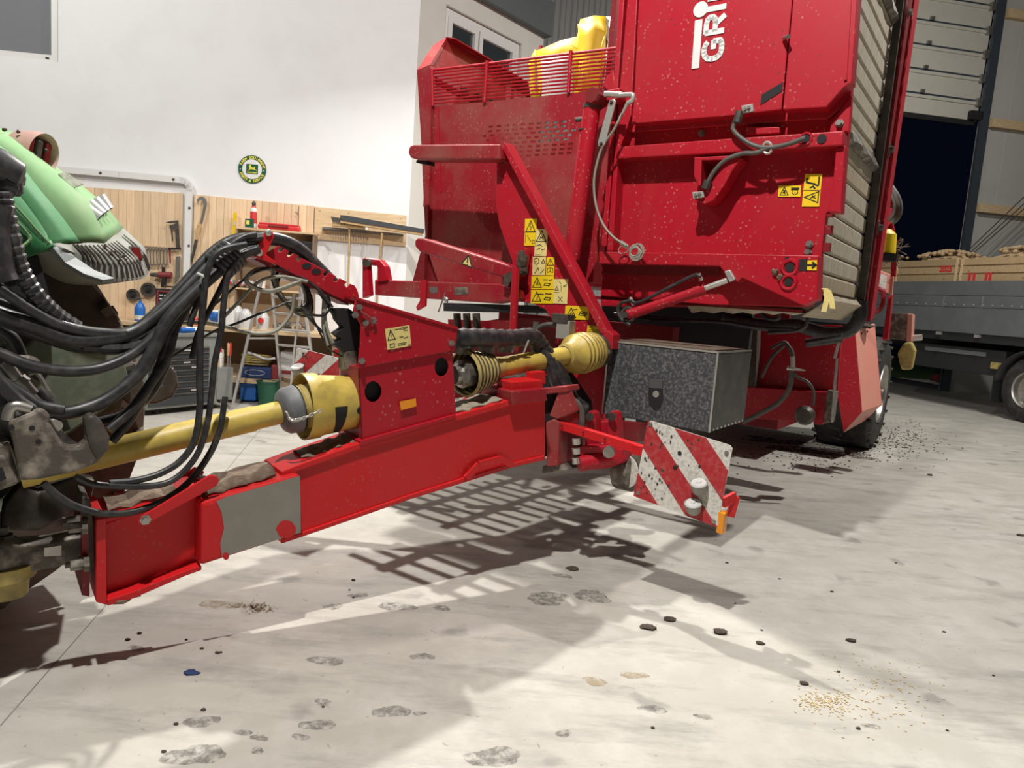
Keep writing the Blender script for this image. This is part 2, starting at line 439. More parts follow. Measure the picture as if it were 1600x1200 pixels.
# ================================================================ THE HALL
def WB(s, o, z): return W0 + WT * s + WN * o + UP * z
def wsz(x, y, o=0.0):
    p = WP(x, y, o); return (p - W0).dot(WT), p.z
def wrect(x0, y0, x1, y1, o=0.0):
    xc, yc = (x0 + x1) / 2, (y0 + y1) / 2
    return wsz(x0, yc, o)[0], wsz(x1, yc, o)[0], wsz(xc, y1, o)[1], wsz(xc, y0, o)[1]
def wbox(mb, x0, y0, x1, y1, o, d):
    """a box seen in that window of the office wall, its face o in front of the wall, d deep"""
    s0, s1, z0, z1 = wrect(x0, y0, x1, y1, o)
    return mb.slab([WB(s0, o - d, z0), WB(s1, o - d, z0), WB(s1, o - d, z1), WB(s0, o - d, z1)], WN * d)

SHEET2 = flat('joint_filler', (0.20, 0.19, 0.17), 0.8)
# floor: one slab of power-floated concrete, plus dried stains lying on it
fl = MB(); fl.slab([V((-11, -9, -0.15)), V((18, -9, -0.15)), V((18, 21.5, -0.15)), V((-11, 21.5, -0.15))], UP * 0.15)
floor = struct(fl.build('floor', CONCRETE))
def stain(x, y, r, sx=1.6, mat=STAIN, jag=0.35):
    c = onz(x, y, 0.0); n = 22; a0 = rnd.random() * 6; ph = [rnd.uniform(0, 6.28) for _ in range(4)]
    pts = []
    for k in range(n):
        a = 2 * math.pi * k / n
        rr = r * (1 + jag * (0.6 * math.sin(2 * a + ph[0]) + 0.3 * math.sin(3 * a + ph[1]) + 0.2 * math.sin(7 * a + ph[2])))
        pts.append(V((c.x + math.cos(a) * rr * sx, c.y + math.sin(a) * rr, 0.0008)))
    m = MB(); m.slab(pts, UP * 0.0008); return m.build('stain', mat, floor)
for x, y, r in ((497, 1133, .035), (305, 1180, .055), (612, 1112, .04), (505, 1098, .022), (315, 1128, .035), (380, 1145, .018), (405, 1153, .018),
                (402, 1173, .015), (510, 1033, .04), (214, 1013, .022), (660, 1026, .03), (772, 1183, .055), (1020, 1108, .03), (855, 935, .075),
                (925, 932, .07), (880, 900, .03), (300, 1022, .0), (655, 1115, .014), (1362, 1135, .02), (880, 1146, .02), (1100, 1120, .02),
                (620, 948, .05), (560, 930, .03), (690, 950, .03), (520, 948, .03), (470, 1152, .018), (540, 905, .0)):
    if r: stain(x, y, r)
for x, y, r in ((345, 945, .05), (990, 1055, .03), (930, 1065, .03)): stain(x, y, r, 1.8, STAINT)
for x, y, r in ((1215, 690, .16), (1255, 702, .2), (1300, 708, .16), (1340, 714, .1), (1190, 684, .1)): stain(x, y, r, 2.2, STAINB, .5)
# sawn control joints in the slab
for p, q in (((25, 722), (120, 600)), ((300, 800), (420, 655)), ((0, 1135), (175, 935))):
    m = MB(); a, b = onz(*p), onz(*q); d = (b - a).normalized(); s_ = d.cross(UP) * 0.0022
    m.slab([a - s_ + UP * .0006, b - s_ + UP * .0006, b + s_ + UP * .0006, a + s_ + UP * .0006], UP * 0.0006)
    m.build('joint', SHEET2, floor)

# office block: front wall, oblique side wall
CN = WP(641, 300); CN.z = 0
cs = (CN - W0).dot(WT)
ST = V((math.cos(math.radians(51.5)), math.sin(math.radians(51.5)), 0)); SN = V((ST.y, -ST.x, 0))
def CP(x, y, o=0.0): return plane_at(x, y, CN + SN * o, SN)
def csz(x, y, o=0.0):
    p = CP(x, y, o); return (p - CN).dot(ST), p.z
def CB(s, o, z): return CN + ST * s + SN * o + UP * z
TOPZ = csz(848, 57)[1]
w1s, w1z = wsz(91, 97)
w1top = w1z + 1.5; w1l = w1s - 1.6
m = MB(); m.plate([WB(-7.2, 0, 0), WB(cs, 0, 0), WB(cs, 0, TOPZ), WB(-7.2, 0, TOPZ)],
                  [[WB(w1l, 0, w1z), WB(w1s, 0, w1z), WB(w1s, 0, w1top), WB(w1l, 0, w1top)]], -WN * 0.16)
struct(m.build('wall_left', PLASTER))
# side wall with its window
a0, z1 = csz(697.5, 6.5); a1, _ = csz(816, 69)
z0 = z1 - 1.45
send = csz(849, 70)[0]
m = MB(); m.plate([CB(0, 0, 0), CB(send, 0, 0), CB(send, 0, TOPZ), CB(0, 0, TOPZ)],
                  [[CB(a0, 0, z0), CB(a1, 0, z0), CB(a1, 0, z1), CB(a0, 0, z1)]], -SN * 0.16)
struct(m.build('wall_office', PLASTER2))
m = MB(); m.slab([CB(-0.02, 0.12, TOPZ), CB(send + .05, 0.12, TOPZ), CB(send + .05, 0.12, TOPZ + .5), CB(-0.02, 0.12, TOPZ + .5)], -SN * 0.5)
struct(m.build('trim_4', FASCIA))
m = MB(); m.slab([WB(-7.2, 0.1, TOPZ), WB(cs, 0.1, TOPZ), WB(cs, 0.1, TOPZ + .5), WB(-7.2, 0.1, TOPZ + .5)], -WN * 0.3)
struct(m.build('trim_5', FASCIA))
def sash(mb, P, s0, s1, z0, z1, o, wd, d, out):
    for q in ((s0, s0 + wd, z0, z1), (s1 - wd, s1, z0, z1), (s0 + wd, s1 - wd, z0, z0 + wd), (s0 + wd, s1 - wd, z1 - wd, z1)):
        mb.slab([P(q[0], o, q[2]), P(q[1], o, q[2]), P(q[1], o, q[3]), P(q[0], o, q[3])], out * d)
# window_1: white frame high on the front wall, cool glass
m = MB(); sash(m, WB, w1l, w1s - .012, w1z + .002, w1top, -0.10, 0.075, 0.085, WN); win1 = struct(m.build('window_1', WHITE))
m = MB(); m.slab([WB(w1l + .07, -.075, w1z + .07), WB(w1s - .085, -.075, w1z + .07), WB(w1s - .085, -.075, w1top - .07), WB(w1l + .07, -.075, w1top - .07)], WN * .012)
m.build('pane', GLAZE2, win1)
m = MB(); m.slab([WB(w1s - .15, -.01, w1z + .03), WB(w1s - .11, -.01, w1z + .03), WB(w1s - .11, -.01, w1z + .042), WB(w1s - .15, -.01, w1z + .042)], WN * .01); m.build('drain_cap', BLACKM, win1)
# window_2: two-light white window in the side wall
m = MB(); sash(m, CB, a0 + .01, a1 - .01, z0 + .01, z1 - .01, -0.13, 0.09, 0.08, SN); win2 = struct(m.build('window_2', WHITE))
sm = csz(752, 50)[0]
for q0, q1 in ((a0 + .10, sm - .015), (sm + .015, a1 - .10)):
    m = MB(); sash(m, CB, q0, q1, z0 + .1, z1 - .1, -0.12, 0.07, 0.09, SN); fr = m.build('casement', WHITE, win2)
    m = MB(); m.slab([CB(q0 + .07, -.09, z0 + .17), CB(q1 - .07, -.09, z0 + .17), CB(q1 - .07, -.09, z1 - .17), CB(q0 + .07, -.09, z1 - .17)], SN * .012)
    m.build('pane', GLAZE, fr)
# far end wall: ribbed grey sheet behind the office, sandwich panels round the gate
def GB(s, o, z): return G0 + GT * s + GN * o + UP * z
def gsz(x, y, o=0.0):
    p = GP(x, y, o); return (p - G0).dot(GT), p.z
gl = gsz(1392, 300)[0]; gr, gt = gsz(1511, 300)[0], gsz(1470, 186)[1]
gls = gl - 4.2
H_ = 11.0
m = MB()
s = gls; k = 0; pts = []
while s > -22:
    pts += [(s, 0.0), (s - .11, 0.0), (s - .14, 0.05), (s - .22, 0.05)]; s -= .25
for (sa, oa), (sb, ob) in zip(pts[:-1], pts[1:]): m.face([GB(sa, oa, 0), GB(sb, ob, 0), GB(sb, ob, H_), GB(sa, oa, H_)])
struct(m.build('wall_back', SHEET, thick=0.01))
m = MB(); m.slab([GB(gr + .12, 0, 0), GB(gr + 9, 0, 0), GB(gr + 9, 0, H_), GB(gr + .12, 0, H_)], -GN * .12); wgate = struct(m.build('wall_gate', SANDWICH))
for x in (1530, 1558, 1600):                                   # sandwich panel joints
    sj = gsz(x, 300)[0]
    m = MB(); m.slab([GB(sj, 0.001, 0), GB(sj + .02, 0.001, 0), GB(sj + .02, 0.001, H_), GB(sj, 0.001, H_)], GN * .004); m.build('joint', GATE, wgate)
for i, (x, y) in enumerate(((1575, 24), (1575, 197), (1570, 330))):
    z = gsz(x, y)[1]
    m = MB(); m.slab([GB(gr + .3, 0, z - .1), GB(gr + 9, 0, z - .1), GB(gr + 9, 0, z + .1), GB(gr + .3, 0, z + .1)], GN * .14); struct(m.build('beam_%d' % (i + 1), PINEH))
m = MB(); m.slab([GB(gls, -.02, gt + 4.5), GB(gr + .12, -.02, gt + 4.5), GB(gr + .12, -.02, H_), GB(gls, -.02, H_)], -GN * .1); struct(m.build('wall_lintel', SANDWICH))
# door_1: sectional gate pulled part way up, its leaves still in the opening
zb = gt; leaf_y = [185, 151, 113, 74.5, 36, -3, -42, -80]
zs = [gsz(1470, y)[1] for y in leaf_y]
m = MB(); m.slab([GB(gr - .02, 0.06, 0), GB(gr + .2, 0.06, 0), GB(gr + .2, 0.06, zs[-1]), GB(gr - .02, 0.06, zs[-1])], GN * .08)
door = struct(m.build('door_1', GATEST))
m = MB(); m.slab([GB(gls - .2, 0.06, 0), GB(gls, 0.06, 0), GB(gls, 0.06, zs[-1]), GB(gls - .2, 0.06, zs[-1])], GN * .08); m.build('track', GATEST, door)
for za, zb_ in zip(zs[:-1], zs[1:]):
    m = MB(); m.slab([GB(gls, 0.02, za + .03), GB(gr - .03, 0.02, za + .03), GB(gr - .03, 0.02, zb_ - .02), GB(gls, 0.02, zb_ - .02)], -GN * .05)
    pn = m.build('panel', GATE, door, bevel=0.008)
    if za > zs[0]:
        m = MB(); m.slab([GB(gls, 0.0, za - .02), GB(gr - .03, 0.0, za - .02), GB(gr - .03, 0.0, za + .03), GB(gls, 0.0, za + .03)], GN * .01); m.build('seal', GATEST, door)
        m = MB(); m.bar(GB(gls, .03, za - .06), GB(gr - .1, .03, za - .06), .04, .07); m.build('stiffener', GATE, door)
        m = MB(); m.box(GB(gr - .1, .07, za - .04), GT * .06, GN * .05, UP * .09); m.build('roller_bracket', STEEL, door)
        m = MB(); m.box(GB(gsz(1450, 60)[0] - (za - zs[0]) * .0, .06, za + .05), GT * .05, GN * .03, UP * .035); m.build('hinge', STEEL, door)
m = MB(); m.box(GB(gls / 2 + gr / 2 - .1, 0.0, zs[0] - .02), GT * ((gr - gls) / 2), GN * .03, UP * .06); m.build('rubber_seal', BLACKM, door)
m = MB(); m.box(GB(gsz(1520, 182)[0], .08, gsz(1520, 182)[1]), GT * .16, GN * .06, UP * .1); m.build('latch_box', BLACKM, door)
# the rest of the shed, out of frame: it closes the room round the lamps
def shell(name, pts, vec, mat):
    m = MB(); m.slab(pts, vec); return struct(m.build(name, mat))
shell('ceiling', [V((-11, -9, H_)), V((20, -9, H_)), V((20, 22, H_)), V((-11, 22, H_))], UP * .2, ROOFM)
shell('wall_right', [V((17, -9, 0)), V((17.2, -9, 0)), V((17.2, 18.9, 0)), V((17, 18.9, 0))], UP * H_, ROOFM)
shell('wall_front', [V((-11, -9, 0)), V((17, -9, 0)), V((17, -9.2, 0)), V((-11, -9.2, 0))], UP * H_, ROOFM)
shell('wall_west', [V((-10.8, -9, 0)), V((-11, -9, 0)), V((-11, 15, 0)), V((-10.8, 15, 0))], UP * H_, ROOFM)
# yard outside the gate
m = MB(); m.slab([V((0, 21.5, -.18)), V((60, 21.5, -.18)), V((60, 60, -.18)), V((0, 60, -.18))], UP * .12); struct(m.build('ground_yard', GRASSM))

# wooden cladding behind the bench, plank by plank
m = MB(); s0, zt = wsz(96, 290); s1, zt2 = wsz(286, 302)
m.slab([WB(s0, .002, .9), WB(s1, .002, .9), WB(s1, .002, zt2 - .02), WB(s0, .002, zt - .02)], WN * .004); clad = struct(m.build('trim_1', BROWNB))
def planks(x0, y0, x1, y1, par):
    sa, za = wsz(x0, y0, .03); sb, zb2 = wsz(x1, y1, .03); n = round((sb - sa) / .095); wd = (sb - sa) / n
    for k in range(n):
        m = MB(); z_ = za + (zb2 - za) * (k + .5) / n
        m.slab([WB(sa + wd * k + .0015, .008, .9), WB(sa + wd * (k + 1) - .0015, .008, .9), WB(sa + wd * (k + 1) - .0015, .008, z_), WB(sa + wd * k + .0015, .008, z_)], WN * (.02 + rnd.uniform(0, .003)))
        m.build('plank', PINE, par)
planks(96, 290, 286, 302.5, clad)
m = MB(); s0, _ = wsz(303, 304); s1, zt2 = wsz(492, 322)
m.slab([WB(s0, .002, .9), WB(s1, .002, .9), WB(s1, .002, zt2 - .02), WB(s0, .002, zt2 - .02)], WN * .004); clad2 = struct(m.build('trim_2', BROWNB))
planks(303, 304, 491, 322, clad2)
# cable trunking across and down the wall
pth = [WP(x, y, .04) for x, y in ((60, 262), (87, 264.5), (187, 273), (283, 281.5), (291, 284), (296, 291), (296.5, 300), (294.5, 370), (291, 470))]
m = MB(); pp = spline(pth[3:7], 5)
full = pth[:3] + pp + pth[7:]
for a, b in zip(full[:-1], full[1:]): m.bar(a - (b - a).normalized() * .004, b + (b - a).normalized() * .004, .075, .055, WN)
trk = struct(m.build('trim_3', WHITE))
for x, y in ((157, 270.5), (271, 280.5), (296, 325), (295, 384)):
    m = MB(); m.lathe(WP(x, y, .066), WN, [(0, .018), (.01, .014)], 8); m.build('fixing', DARKSTEEL, trk)

# ================================================================ THE HARVESTER
HV = thing('potato_harvester', M(-1.5, 3.0, 0), 'large red trailed potato harvester with long drawbar and raised bunker', 'harvester')
def mp(pts, b): return [MP(x, y, b) for x, y in pts]
def z8(pts): return [(940 + x / 3.2, y / 3.2) for x, y in pts]             # notes taken on enlargements of the photograph
def z5(pts): return [(940 + x / 3.2, 200 + y / 3.2) for x, y in pts]
def z6(pts): return [(620 + x / 4, 40 + y / 4) for x, y in pts]
def z7(pts): return [(620 + x / 4, 320 + y / 4) for x, y in pts]
def hv_slab(name, px, b, d, mat=RED, bevel=0.006, parent=None, label=None):
    """sheet seen as this outline, its face at b, d thick backwards"""
    m = MB(); m.slab(mp(px, b), EB * d); return m.build(name, mat, parent or HV, bevel=bevel, label=label)

# ---- raised bunker: front sheet, protruding upper panel, rails
hv_slab('bunker_sheet', [(962, 60), (1334, 60), (1331, 150), (1326, 206), (1313, 330), (1291, 332), (1284, 395), (1278, 466), (1262, 480), (1110, 476), (938, 462), (944, 380), (957, 200)], 0.0, 0.05)
up = [(1004, -120), (1222 + 30, -120), (1238, 0), (1221, 171), (1143, 180.5), (986, 193.5), (990, 160)]
hv_slab('upper_panel', up, -0.13, 0.10)
hv_slab('corner_panel', [(1252, -120), (1353, -120), (1340, 0), (1331, 128), (1318, 137), (1291, 167.5), (1223, 171.5), (1239, 0)], -0.14, 0.11)
hv_slab('panel_return', [(1331, 130), (1318, 139), (1291, 169), (1223, 173), (986, 195), (986, 207), (1223, 190), (1293, 186), (1328, 160)], -0.03, 0.03, RED)
hv_slab('opening', [(1188, 164), (1190, 148), (1223, 128), (1222, 142)], -0.134, 0.004, BLACKM, 0)
m = MB(); m.bar(MP(1328, 0, -.145), MP(1321, 125, -.145), .015, .012, EB); m.build('edge_rib', RED, HV)
m = MB(); m.bar(MP(1229, -60, -.155), MP(1229, -60, -.155) + UP * -.01, .01, .01, EB); m.bm.free()
m = MB(); m.rod(MP(1225, 59, -.14), MP(1232, 57, -.2), .012); m.build('stud', STEEL, HV)
# front posts between hopper and bunker
for px in ([(974, -120), (984, -120), (962, 180), (947, 385), (939, 385), (958, 140)], [(990, -120), (1002, -120), (986, 180), (966, 240), (957, 392), (948, 392), (962, 210)]):
    hv_slab('bunker_post', px, -0.10, 0.10)
# stiffening rails, each a folded channel: face and lip
def channel(name, px_top, px_bot, b, d, mat=RED):
    m = MB(); m.slab(mp(px_top + px_bot[::-1], b), EB * d); return m.build(name, mat, HV, bevel=0.008)
channel('rail', [(964, 229), (1130, 217), (1318, 204)], [(962, 248), (1130, 239), (1317, 227)], -0.13, 0.13)
hv_slab('gusset', [(1331, 148), (1327, 205), (1296, 208), (1298, 190)], -0.05, 0.05)
hv_slab('backing_strip', [(1165, 197), (1218, 198), (1218, 208), (1165, 211)], -0.06, 0.06)
hv_slab('lower_rail', [(936, 393), (1279, 399), (1277, 468), (1271, 470), (1255, 478), (1159, 434), (1152, 441), (1142, 436), (1124, 416), (936, 412)], -0.13, 0.13)
hv_slab('rail_skirt', [(938, 412), (1124, 416), (1124, 432), (938, 428)], -0.02, 0.02, DKRED)
hv_slab('flange', [(1306, 231), (1321, 227), (1314, 332), (1293, 331), (1300, 300)], -0.10, 0.10)
hv_slab('rear_sill', [(938, 461), (1112, 458), (1112, 478), (938, 478)], 0.02, 0.3)
# belt lip hanging under the front edge
m = MB()
for k in range(13):
    a_, b_ = MP(1073 + 16 * k, 477 + .3 * k, .04), MP(1073 + 16 * (k + 1), 477 + .3 * k, .04)
    m.slab([a_, b_, b_ - UP * (.035 + .012 * (k % 2)) + EB * .1, a_ - UP * (.035 + .012 * ((k + 1) % 2)) + EB * .1], EB * .02)
m.build('belt_lip', SLAT, HV)
# bent bracket carrying the hose, with cut-out
br = z8([(462, 786), (660, 776), (700, 790), (655, 850), (612, 930), (560, 1000), (520, 1020), (488, 1012), (455, 990), (460, 965), (505, 965), (530, 940), (600, 820), (612, 800), (500, 802), (496, 928), (484, 930), (460, 880)])
hv_slab('hose_bracket', br, -0.15, 0.13)
for p, q in (((1082, 302), (1099, 310)), ((1159, 167), (1176, 176))):
    m = MB(); m.slab([MP(p[0] - 1, p[1] - 2, -.17), MP(q[0], p[1] - 3 if p[0] < 1100 else q[1] - 14, -.17), MP(q[0] + 1, q[1] - 2, -.17), MP(p[0] + 1, q[1] + 1, -.17)], EB * .02)
    pl = m.build('lug', ZINC, HV, bevel=.003)
    m = MB(); bolt(m, MP((p[0] * 2 + q[0]) / 3, (p[1] + q[1]) / 2 - 1, -.17), -EB, .008, .012); bolt(m, MP((p[0] + q[0] * 2) / 3, (p[1] + q[1]) / 2 - 3, -.17), -EB, .008, .012); m.build('bolt', STEEL, pl)
hv_slab('lug', [(1131, 424), (1140, 421), (1149, 436), (1139, 441)], -0.16, 0.03, ZINC)
for pts in ([(1152, 180), (1147, 195), (1146, 203), (1156, 214), (1175, 226), (1199, 231), (1232, 225), (1258, 215)], [(1199, 232), (1180, 239), (1160, 240), (1134, 250), (1115, 269), (1103, 291)]):
    m = MB(); m.tube(spline([MP(x, y, -.165) for x, y in pts], 6), .014, 8); m.build('hydraulic_hose', GREYH, HV, smooth=60)
m = MB(); m.rod(MP(1156, 174, -.165), MP(1152, 192, -.165), .026, 8); m.build('hose_fitting', DARKSTEEL, HV)
m = MB(); m.rod(MP(1107, 282, -.165), MP(1102, 295, -.165), .026, 8); m.build('hose_fitting', DARKSTEEL, HV)
m = MB(); m.tube([MP(1199 + 7 * math.cos(a), 231 + 9 * math.sin(a), -.165) for a in [k * .628 for k in range(10)]], .009, 6, closed=True); m.build('hose_clamp', ZINC, HV)
def dot(name, x, y, r, b, mat, collar=None, d=.004):
    m = MB(); m.lathe(MP(x, y, b), -EB, [(0, r), (d, r)], 16); o = m.build(name, mat, HV)
    if collar:
        m = MB(); m.tube(circle(MP(x, y, b), EA, UP, collar, 18), (collar - r) * .8, 6, closed=True); m.build('collar', RED, HV)
dot('hole', 1259, 217, .022, -.131, BLACKM, .032)
dot('hole', 1284, 217, .026, -.131, BLACKM)
dot('hole', 1234, 418, .026, -.131, BLACKM, .042)
dot('hole', 1232, 441, .024, -.131, BLACKM, .040)
dot('hole', 1230, 405, .014, -.131, BLACKM)
for x, y in ((1312, 193), (1265, 382), (1263, 394), (1097, 209)):
    m = MB(); bolt(m, MP(x, y, -.05 if y < 200 else -.0), -EB, .016, .03); m.build('bolt', STEEL, HV)
for x, y in ((1211, 425), (1219, 433)): 
    m = MB(); m.ball(MP(x, y, -.135), .02, 8, 5, .3); m.build('soil_clump', SOIL, HV)
hv_slab('slot', [(1249, 405), (1262, 405), (1262, 423), (1249, 423)], -0.134, 0.004, BLACKM, 0)

# ---- stickers
def sticker(corners, plane, base=STICK, paint=None, name='warning_sticker', parent=None):
    """corners: top-left, top-right, bottom-right, bottom-left in the photograph, on a real plane"""
    P = [plane(x, y) for x, y in corners]
    q, n = quadmap(P[3], P[2], P[1], P[0], 0.0)
    m = MB(); m.slab([p + n * .0015 for p in P], n * .0025); o = m.build(name, base, parent or HV)
    if paint:
        m = MB(); paint(m, lambda u, v, l=.0042: q(u, v, l), n); m.build('pictogram', INK, o)
    return o
def tri(m, q, n, u0, v0, u1, v1, wd=.005, turn=False):
    """warning triangle outline in a window of the sticker"""
    um, vm = (u0 + u1) / 2, (v0 + v1) / 2
    p = [(u0, v0), (u1, v0), (um, v1), (u0, v0)] if not turn else [(u1, v0), (u1, v1), (u0, vm), (u1, v0)]
    stroke(m, q, n, p, wd, .0042)
def marks(m, q, n, segs, wd=.005):
    for s_ in segs: stroke(m, q, n, s_, wd, .0042)
P14 = lambda x, y: MP(x, y, -.0015)
def pt1(m, q, n):
    tri(m, q, n, .1, .12, .9, .46, .006, True); marks(m, q, n, [[(.45, .25), (.62, .32)], [(.55, .33), (.75, .25)], [(.6, .28), (.7, .34)]])
    marks(m, q, n, [[(.15, .86), (.15, .74)], [(.15, .76), (.5, .70), (.8, .64)], [(.85, .9), (.85, .66)], [(.25, .72), (.6, .7)], [(.4, .58), (.55, .62), (.65, .56)]], .009); marks(m, q, n, [[(.03, .5), (.97, .5)]], .003)
sticker([(1258, 272), (1285, 272), (1280, 323), (1253, 323)], P14, paint=pt1)
def pt2(m, q, n):
    tri(m, q, n, .08, .15, .45, .85, .005); marks(m, q, n, [[(.22, .35), (.3, .5)], [(.3, .3), (.25, .55)], [(.6, .75), (.9, .75)], [(.6, .62), (.9, .68)]], .008); marks(m, q, n, [[(.63, .6), (.63, .3), (.75, .15), (.87, .3), (.87, .6), (.63, .6)], [(.75, .4), (.75, .3)]], .004)
sticker([(1217, 290), (1252, 290), (1251, 307.5), (1216, 307.5)], P14, paint=pt2)
sticker([(1262, 407), (1277, 406.5), (1276, 422.5), (1261, 422)], lambda x, y: MP(x, y, -.1315), paint=lambda m, q, n: marks(m, q, n, [[(.1, .5), (.85, .5)], [(.6, .75), (.88, .5), (.6, .25)]], .012))

# ---- maker's lettering running up the upper panel: thick strokes
def block_letters(word, at, right, up, out, h, parent, mat):
    G = {'G': [[(.93, .82), (.80, .95), (.62, 1), (.40, 1), (.20, .93), (.06, .76), (.02, .5), (.06, .24), (.20, .07), (.40, 0), (.65, 0), (.82, .04), (.94, .12), (.94, .48), (.52, .48)]],
         'R': [[(.08, -.05), (.08, 1), (.6, 1), (.80, .95), (.9, .84), (.9, .64), (.80, .53), (.6, .48), (.08, .48)], [(.5, .48), (.92, -.05)]],
         'I': [[(.1, -.05), (.1, 1.05)]], 'M': [[(.06, -.05), (.06, 1), (.5, .3), (.94, 1), (.94, -.05)]],
         'E': [[(.85, 0), (.08, 0), (.08, 1), (.85, 1)], [(.08, .5), (.75, .5)]]}
    Wd = {'G': .84, 'R': .80, 'I': .12, 'M': 1.05, 'E': .75}
    x = 0.0; st = h * .23; off = st / 2
    for ch in word:
        m = MB(); wd = Wd[ch] * h * .95
        for path in G[ch]:
            P = [V(at) + right * (x + u * wd) + up * (off + v * (h - st)) + out * .004 for u, v in path]
            for i, (a, b) in enumerate(zip(P[:-1], P[1:])):
                d = (b - a).normalized(); s_ = d.cross(out) * st / 2
                e0 = d * st * .18 if i else d * 0; e1 = d * st * .18 if i < len(P) - 2 else d * 0
                m.slab([a - s_ - e0, b - s_ + e1, b + s_ + e1, a + s_ - e0], -out * .003)
        m.build('letter', mat, parent)
        x += wd + h * .27
    return x
lr = (MP(1106, -60, -.131) - MP(1091, 107, -.131)).normalized()      # reading direction, up the panel
lu = EA * -1
lh = (MP(1093, 106, -.131) - MP(1127, 107.5, -.131)).length
lo_ = MP(1129, 105, -.1312)
lu = (lu - lr * lu.dot(lr)).normalized()
block_letters('GRIMME', lo_ + lr * .055, lr, lu, -EB, lh, HV, WHITEP)
m = MB(); a_ = MP(1086.5, 107, -.134); b_ = MP(1092, 31, -.134); m.bar(a_, b_, .048, .004, EB); m.build('letter_bar', WHITEP, HV)
m = MB(); m.lathe(MP(1095, 15, -.1325), -EB, [(0, .046), (.004, .046)], 20); m.build('letter_dot', WHITEP, HV)
m = MB(); m.bar(MP(1097, -2, -.134), MP(1110, -110, -.134), .048, .004, EB); m.build('letter_bar', WHITEP, HV)

# ---- slatted belt that forms the bunker's side
zt = MS(1290, 455, 0).z
pitch = .118
for k in range(23):
    zc = zt + pitch * (k + .45)
    lean = .0
    m = MB()
    pr = [(0.0, -.5), (.018, -.40), (.018, .30), (.006, .42), (0, .46)]
    m.slab([M(-.045 + x_ , .055, zc + y_ * pitch) for x_, y_ in pr] + [M(-.075, .055, zc + .46 * pitch), M(-.075, .055, zc - .5 * pitch)], EB * 1.20)
    m.build('slat', SLAT, HV)
m = MB(); m.slab([M(-.08, .05, zt - .05), M(-.08, 1.25, zt - .05), M(-.08, 1.25, zt + 23 * pitch), M(-.08, .05, zt + 23 * pitch)], EA * -.02); m.build('belt_backing', BLACKM, HV)
m = MB()
for k in range(26): m.box(M(-.01, .03, zt + .25 + k * .1), EA * .02, EB * .02, UP * .025)
m.build('toothed_edge', DKRED, HV, kind='stuff')
for k, zz in enumerate((zt + .95, zt + 1.95)):                         # creased joint strips
    m = MB(); m.loft([[M(-.01 + .006 * math.sin(j * 1.9), .06 + j * .118, zz + .03 - .01 * math.sin(j * 1.3)) for j in range(11)], [M(.015 + .006 * math.sin(j * 2.3), .06 + j * .118, zz - .03 + .012 * math.sin(j * 2.1)) for j in range(11)], [M(-.02, .06 + j * .118, zz - .055) for j in range(11)]])
    m.build('belt_joint', DIRTSTEEL, HV, thick=.006)
m = MB(); m.slab([M(-.02, 1.26, zt - .12), M(-.02, 1.50, zt - .12), M(.0, 1.56, zt + 2.75), M(.0, 1.28, zt + 2.75)], EA * .06); m.build('rear_post', DKRED, HV, bevel=.006)
m = MB(); m.slab([M(.04, 1.33, zt - .16), M(.04, 1.5, zt - .12), M(.04, 1.62, zt + 2.75), M(.04, 1.45, zt + 2.75)], EA * .03); m.build('post_flange', RED, HV, bevel=.004)
m = MB(); m.slab([M(-.02, 1.22, zt - .1), M(-.02, 1.27, zt - .1), M(-.02, 1.27, zt + 2.7), M(-.02, 1.22, zt + 2.7)], EA * .05); m.build('belt_edge', DARKSTEEL, HV)
for zz in (zt + 1.07, zt + .52, zt + 2.0):
    m = MB(); m.lathe(M(.03, 1.33, zz), EA, [(0, .055), (.02, .055), (.02, .025), (.045, .022)], 14); m.build('roller_bearing', DARKSTEEL, HV)
m = MB(); m.loft([[M(.0 + .02 * math.sin(j * 2.6), .02 + j * .12, zt - .02) for j in range(11)], [M(.03 + .02 * math.sin(j * 2.6 + .6), .02 + j * .12, zt - .05) for j in range(11)], [M(-.1, .02 + j * .12, zt - .16) for j in range(11)]]); m.build('belt_bottom_edge', SLAT, HV, thick=.006)
m = MB(); m.slab([M(-.1, .02, zt - .14), M(-.1, 1.22, zt - .14), M(-1.6, 1.22, zt - .14), M(-1.6, .02, zt - .14)], UP * .02); m.build('bunker_underside', DKRED, HV)
for pts in ([(1283, 451), (1286, 450), (1288, 466), (1283, 487)], [(1283, 451), (1290, 453), (1295, 466), (1297, 482)]):
    c = [MP(x, y, -.15) for x, y in pts]; m = MB(); m.loft([c, [p + EA * .028 for p in c]]); m.build('strap', STICKP, HV, thick=.003)

# ---- lower lift cylinder with its hose
pa, pb = MP(981, 492, -.30), MP(1112, 447, -.24)
m = MB(); m.rod(pa, pa + (pb - pa) * .86, .034, 14); m.lathe(pa + (pb - pa) * .82, pb - pa, [(0, .038), (.06, .038)], 14); lc = m.build('lift_cylinder', RED, HV, smooth=40)
m = MB(); m.rod(pa + (pb - pa) * .9, MP(1136, 438, -.22), .018, 10); m.build('piston_rod', ZINC, lc, smooth=40)
m = MB(); m.tube(circle(pa, EA, UP, .042, 14), .014, 6, closed=True); m.rod(pa - EB * .04, pa + EB * .06, .02, 10); m.build('eye', DARKSTEEL, lc)
m = MB(); m.tube(spline([MP(x, y, -.31) for x, y in ((1095, 432), (1085, 430), (1052, 446), (1000, 472), (985, 470), (970, 474), (966, 486), (972, 500), (985, 508))], 6), .011, 7); m.build('hydraulic_hose', BLACK, HV, smooth=60)
m = MB(); m.rod(MP(1092, 428, -.3), MP(1096, 438, -.28), .012, 8); m.rod(MP(985, 465, -.3), MP(990, 477, -.3), .012, 8); m.build('hose_fitting', ZINC, HV)

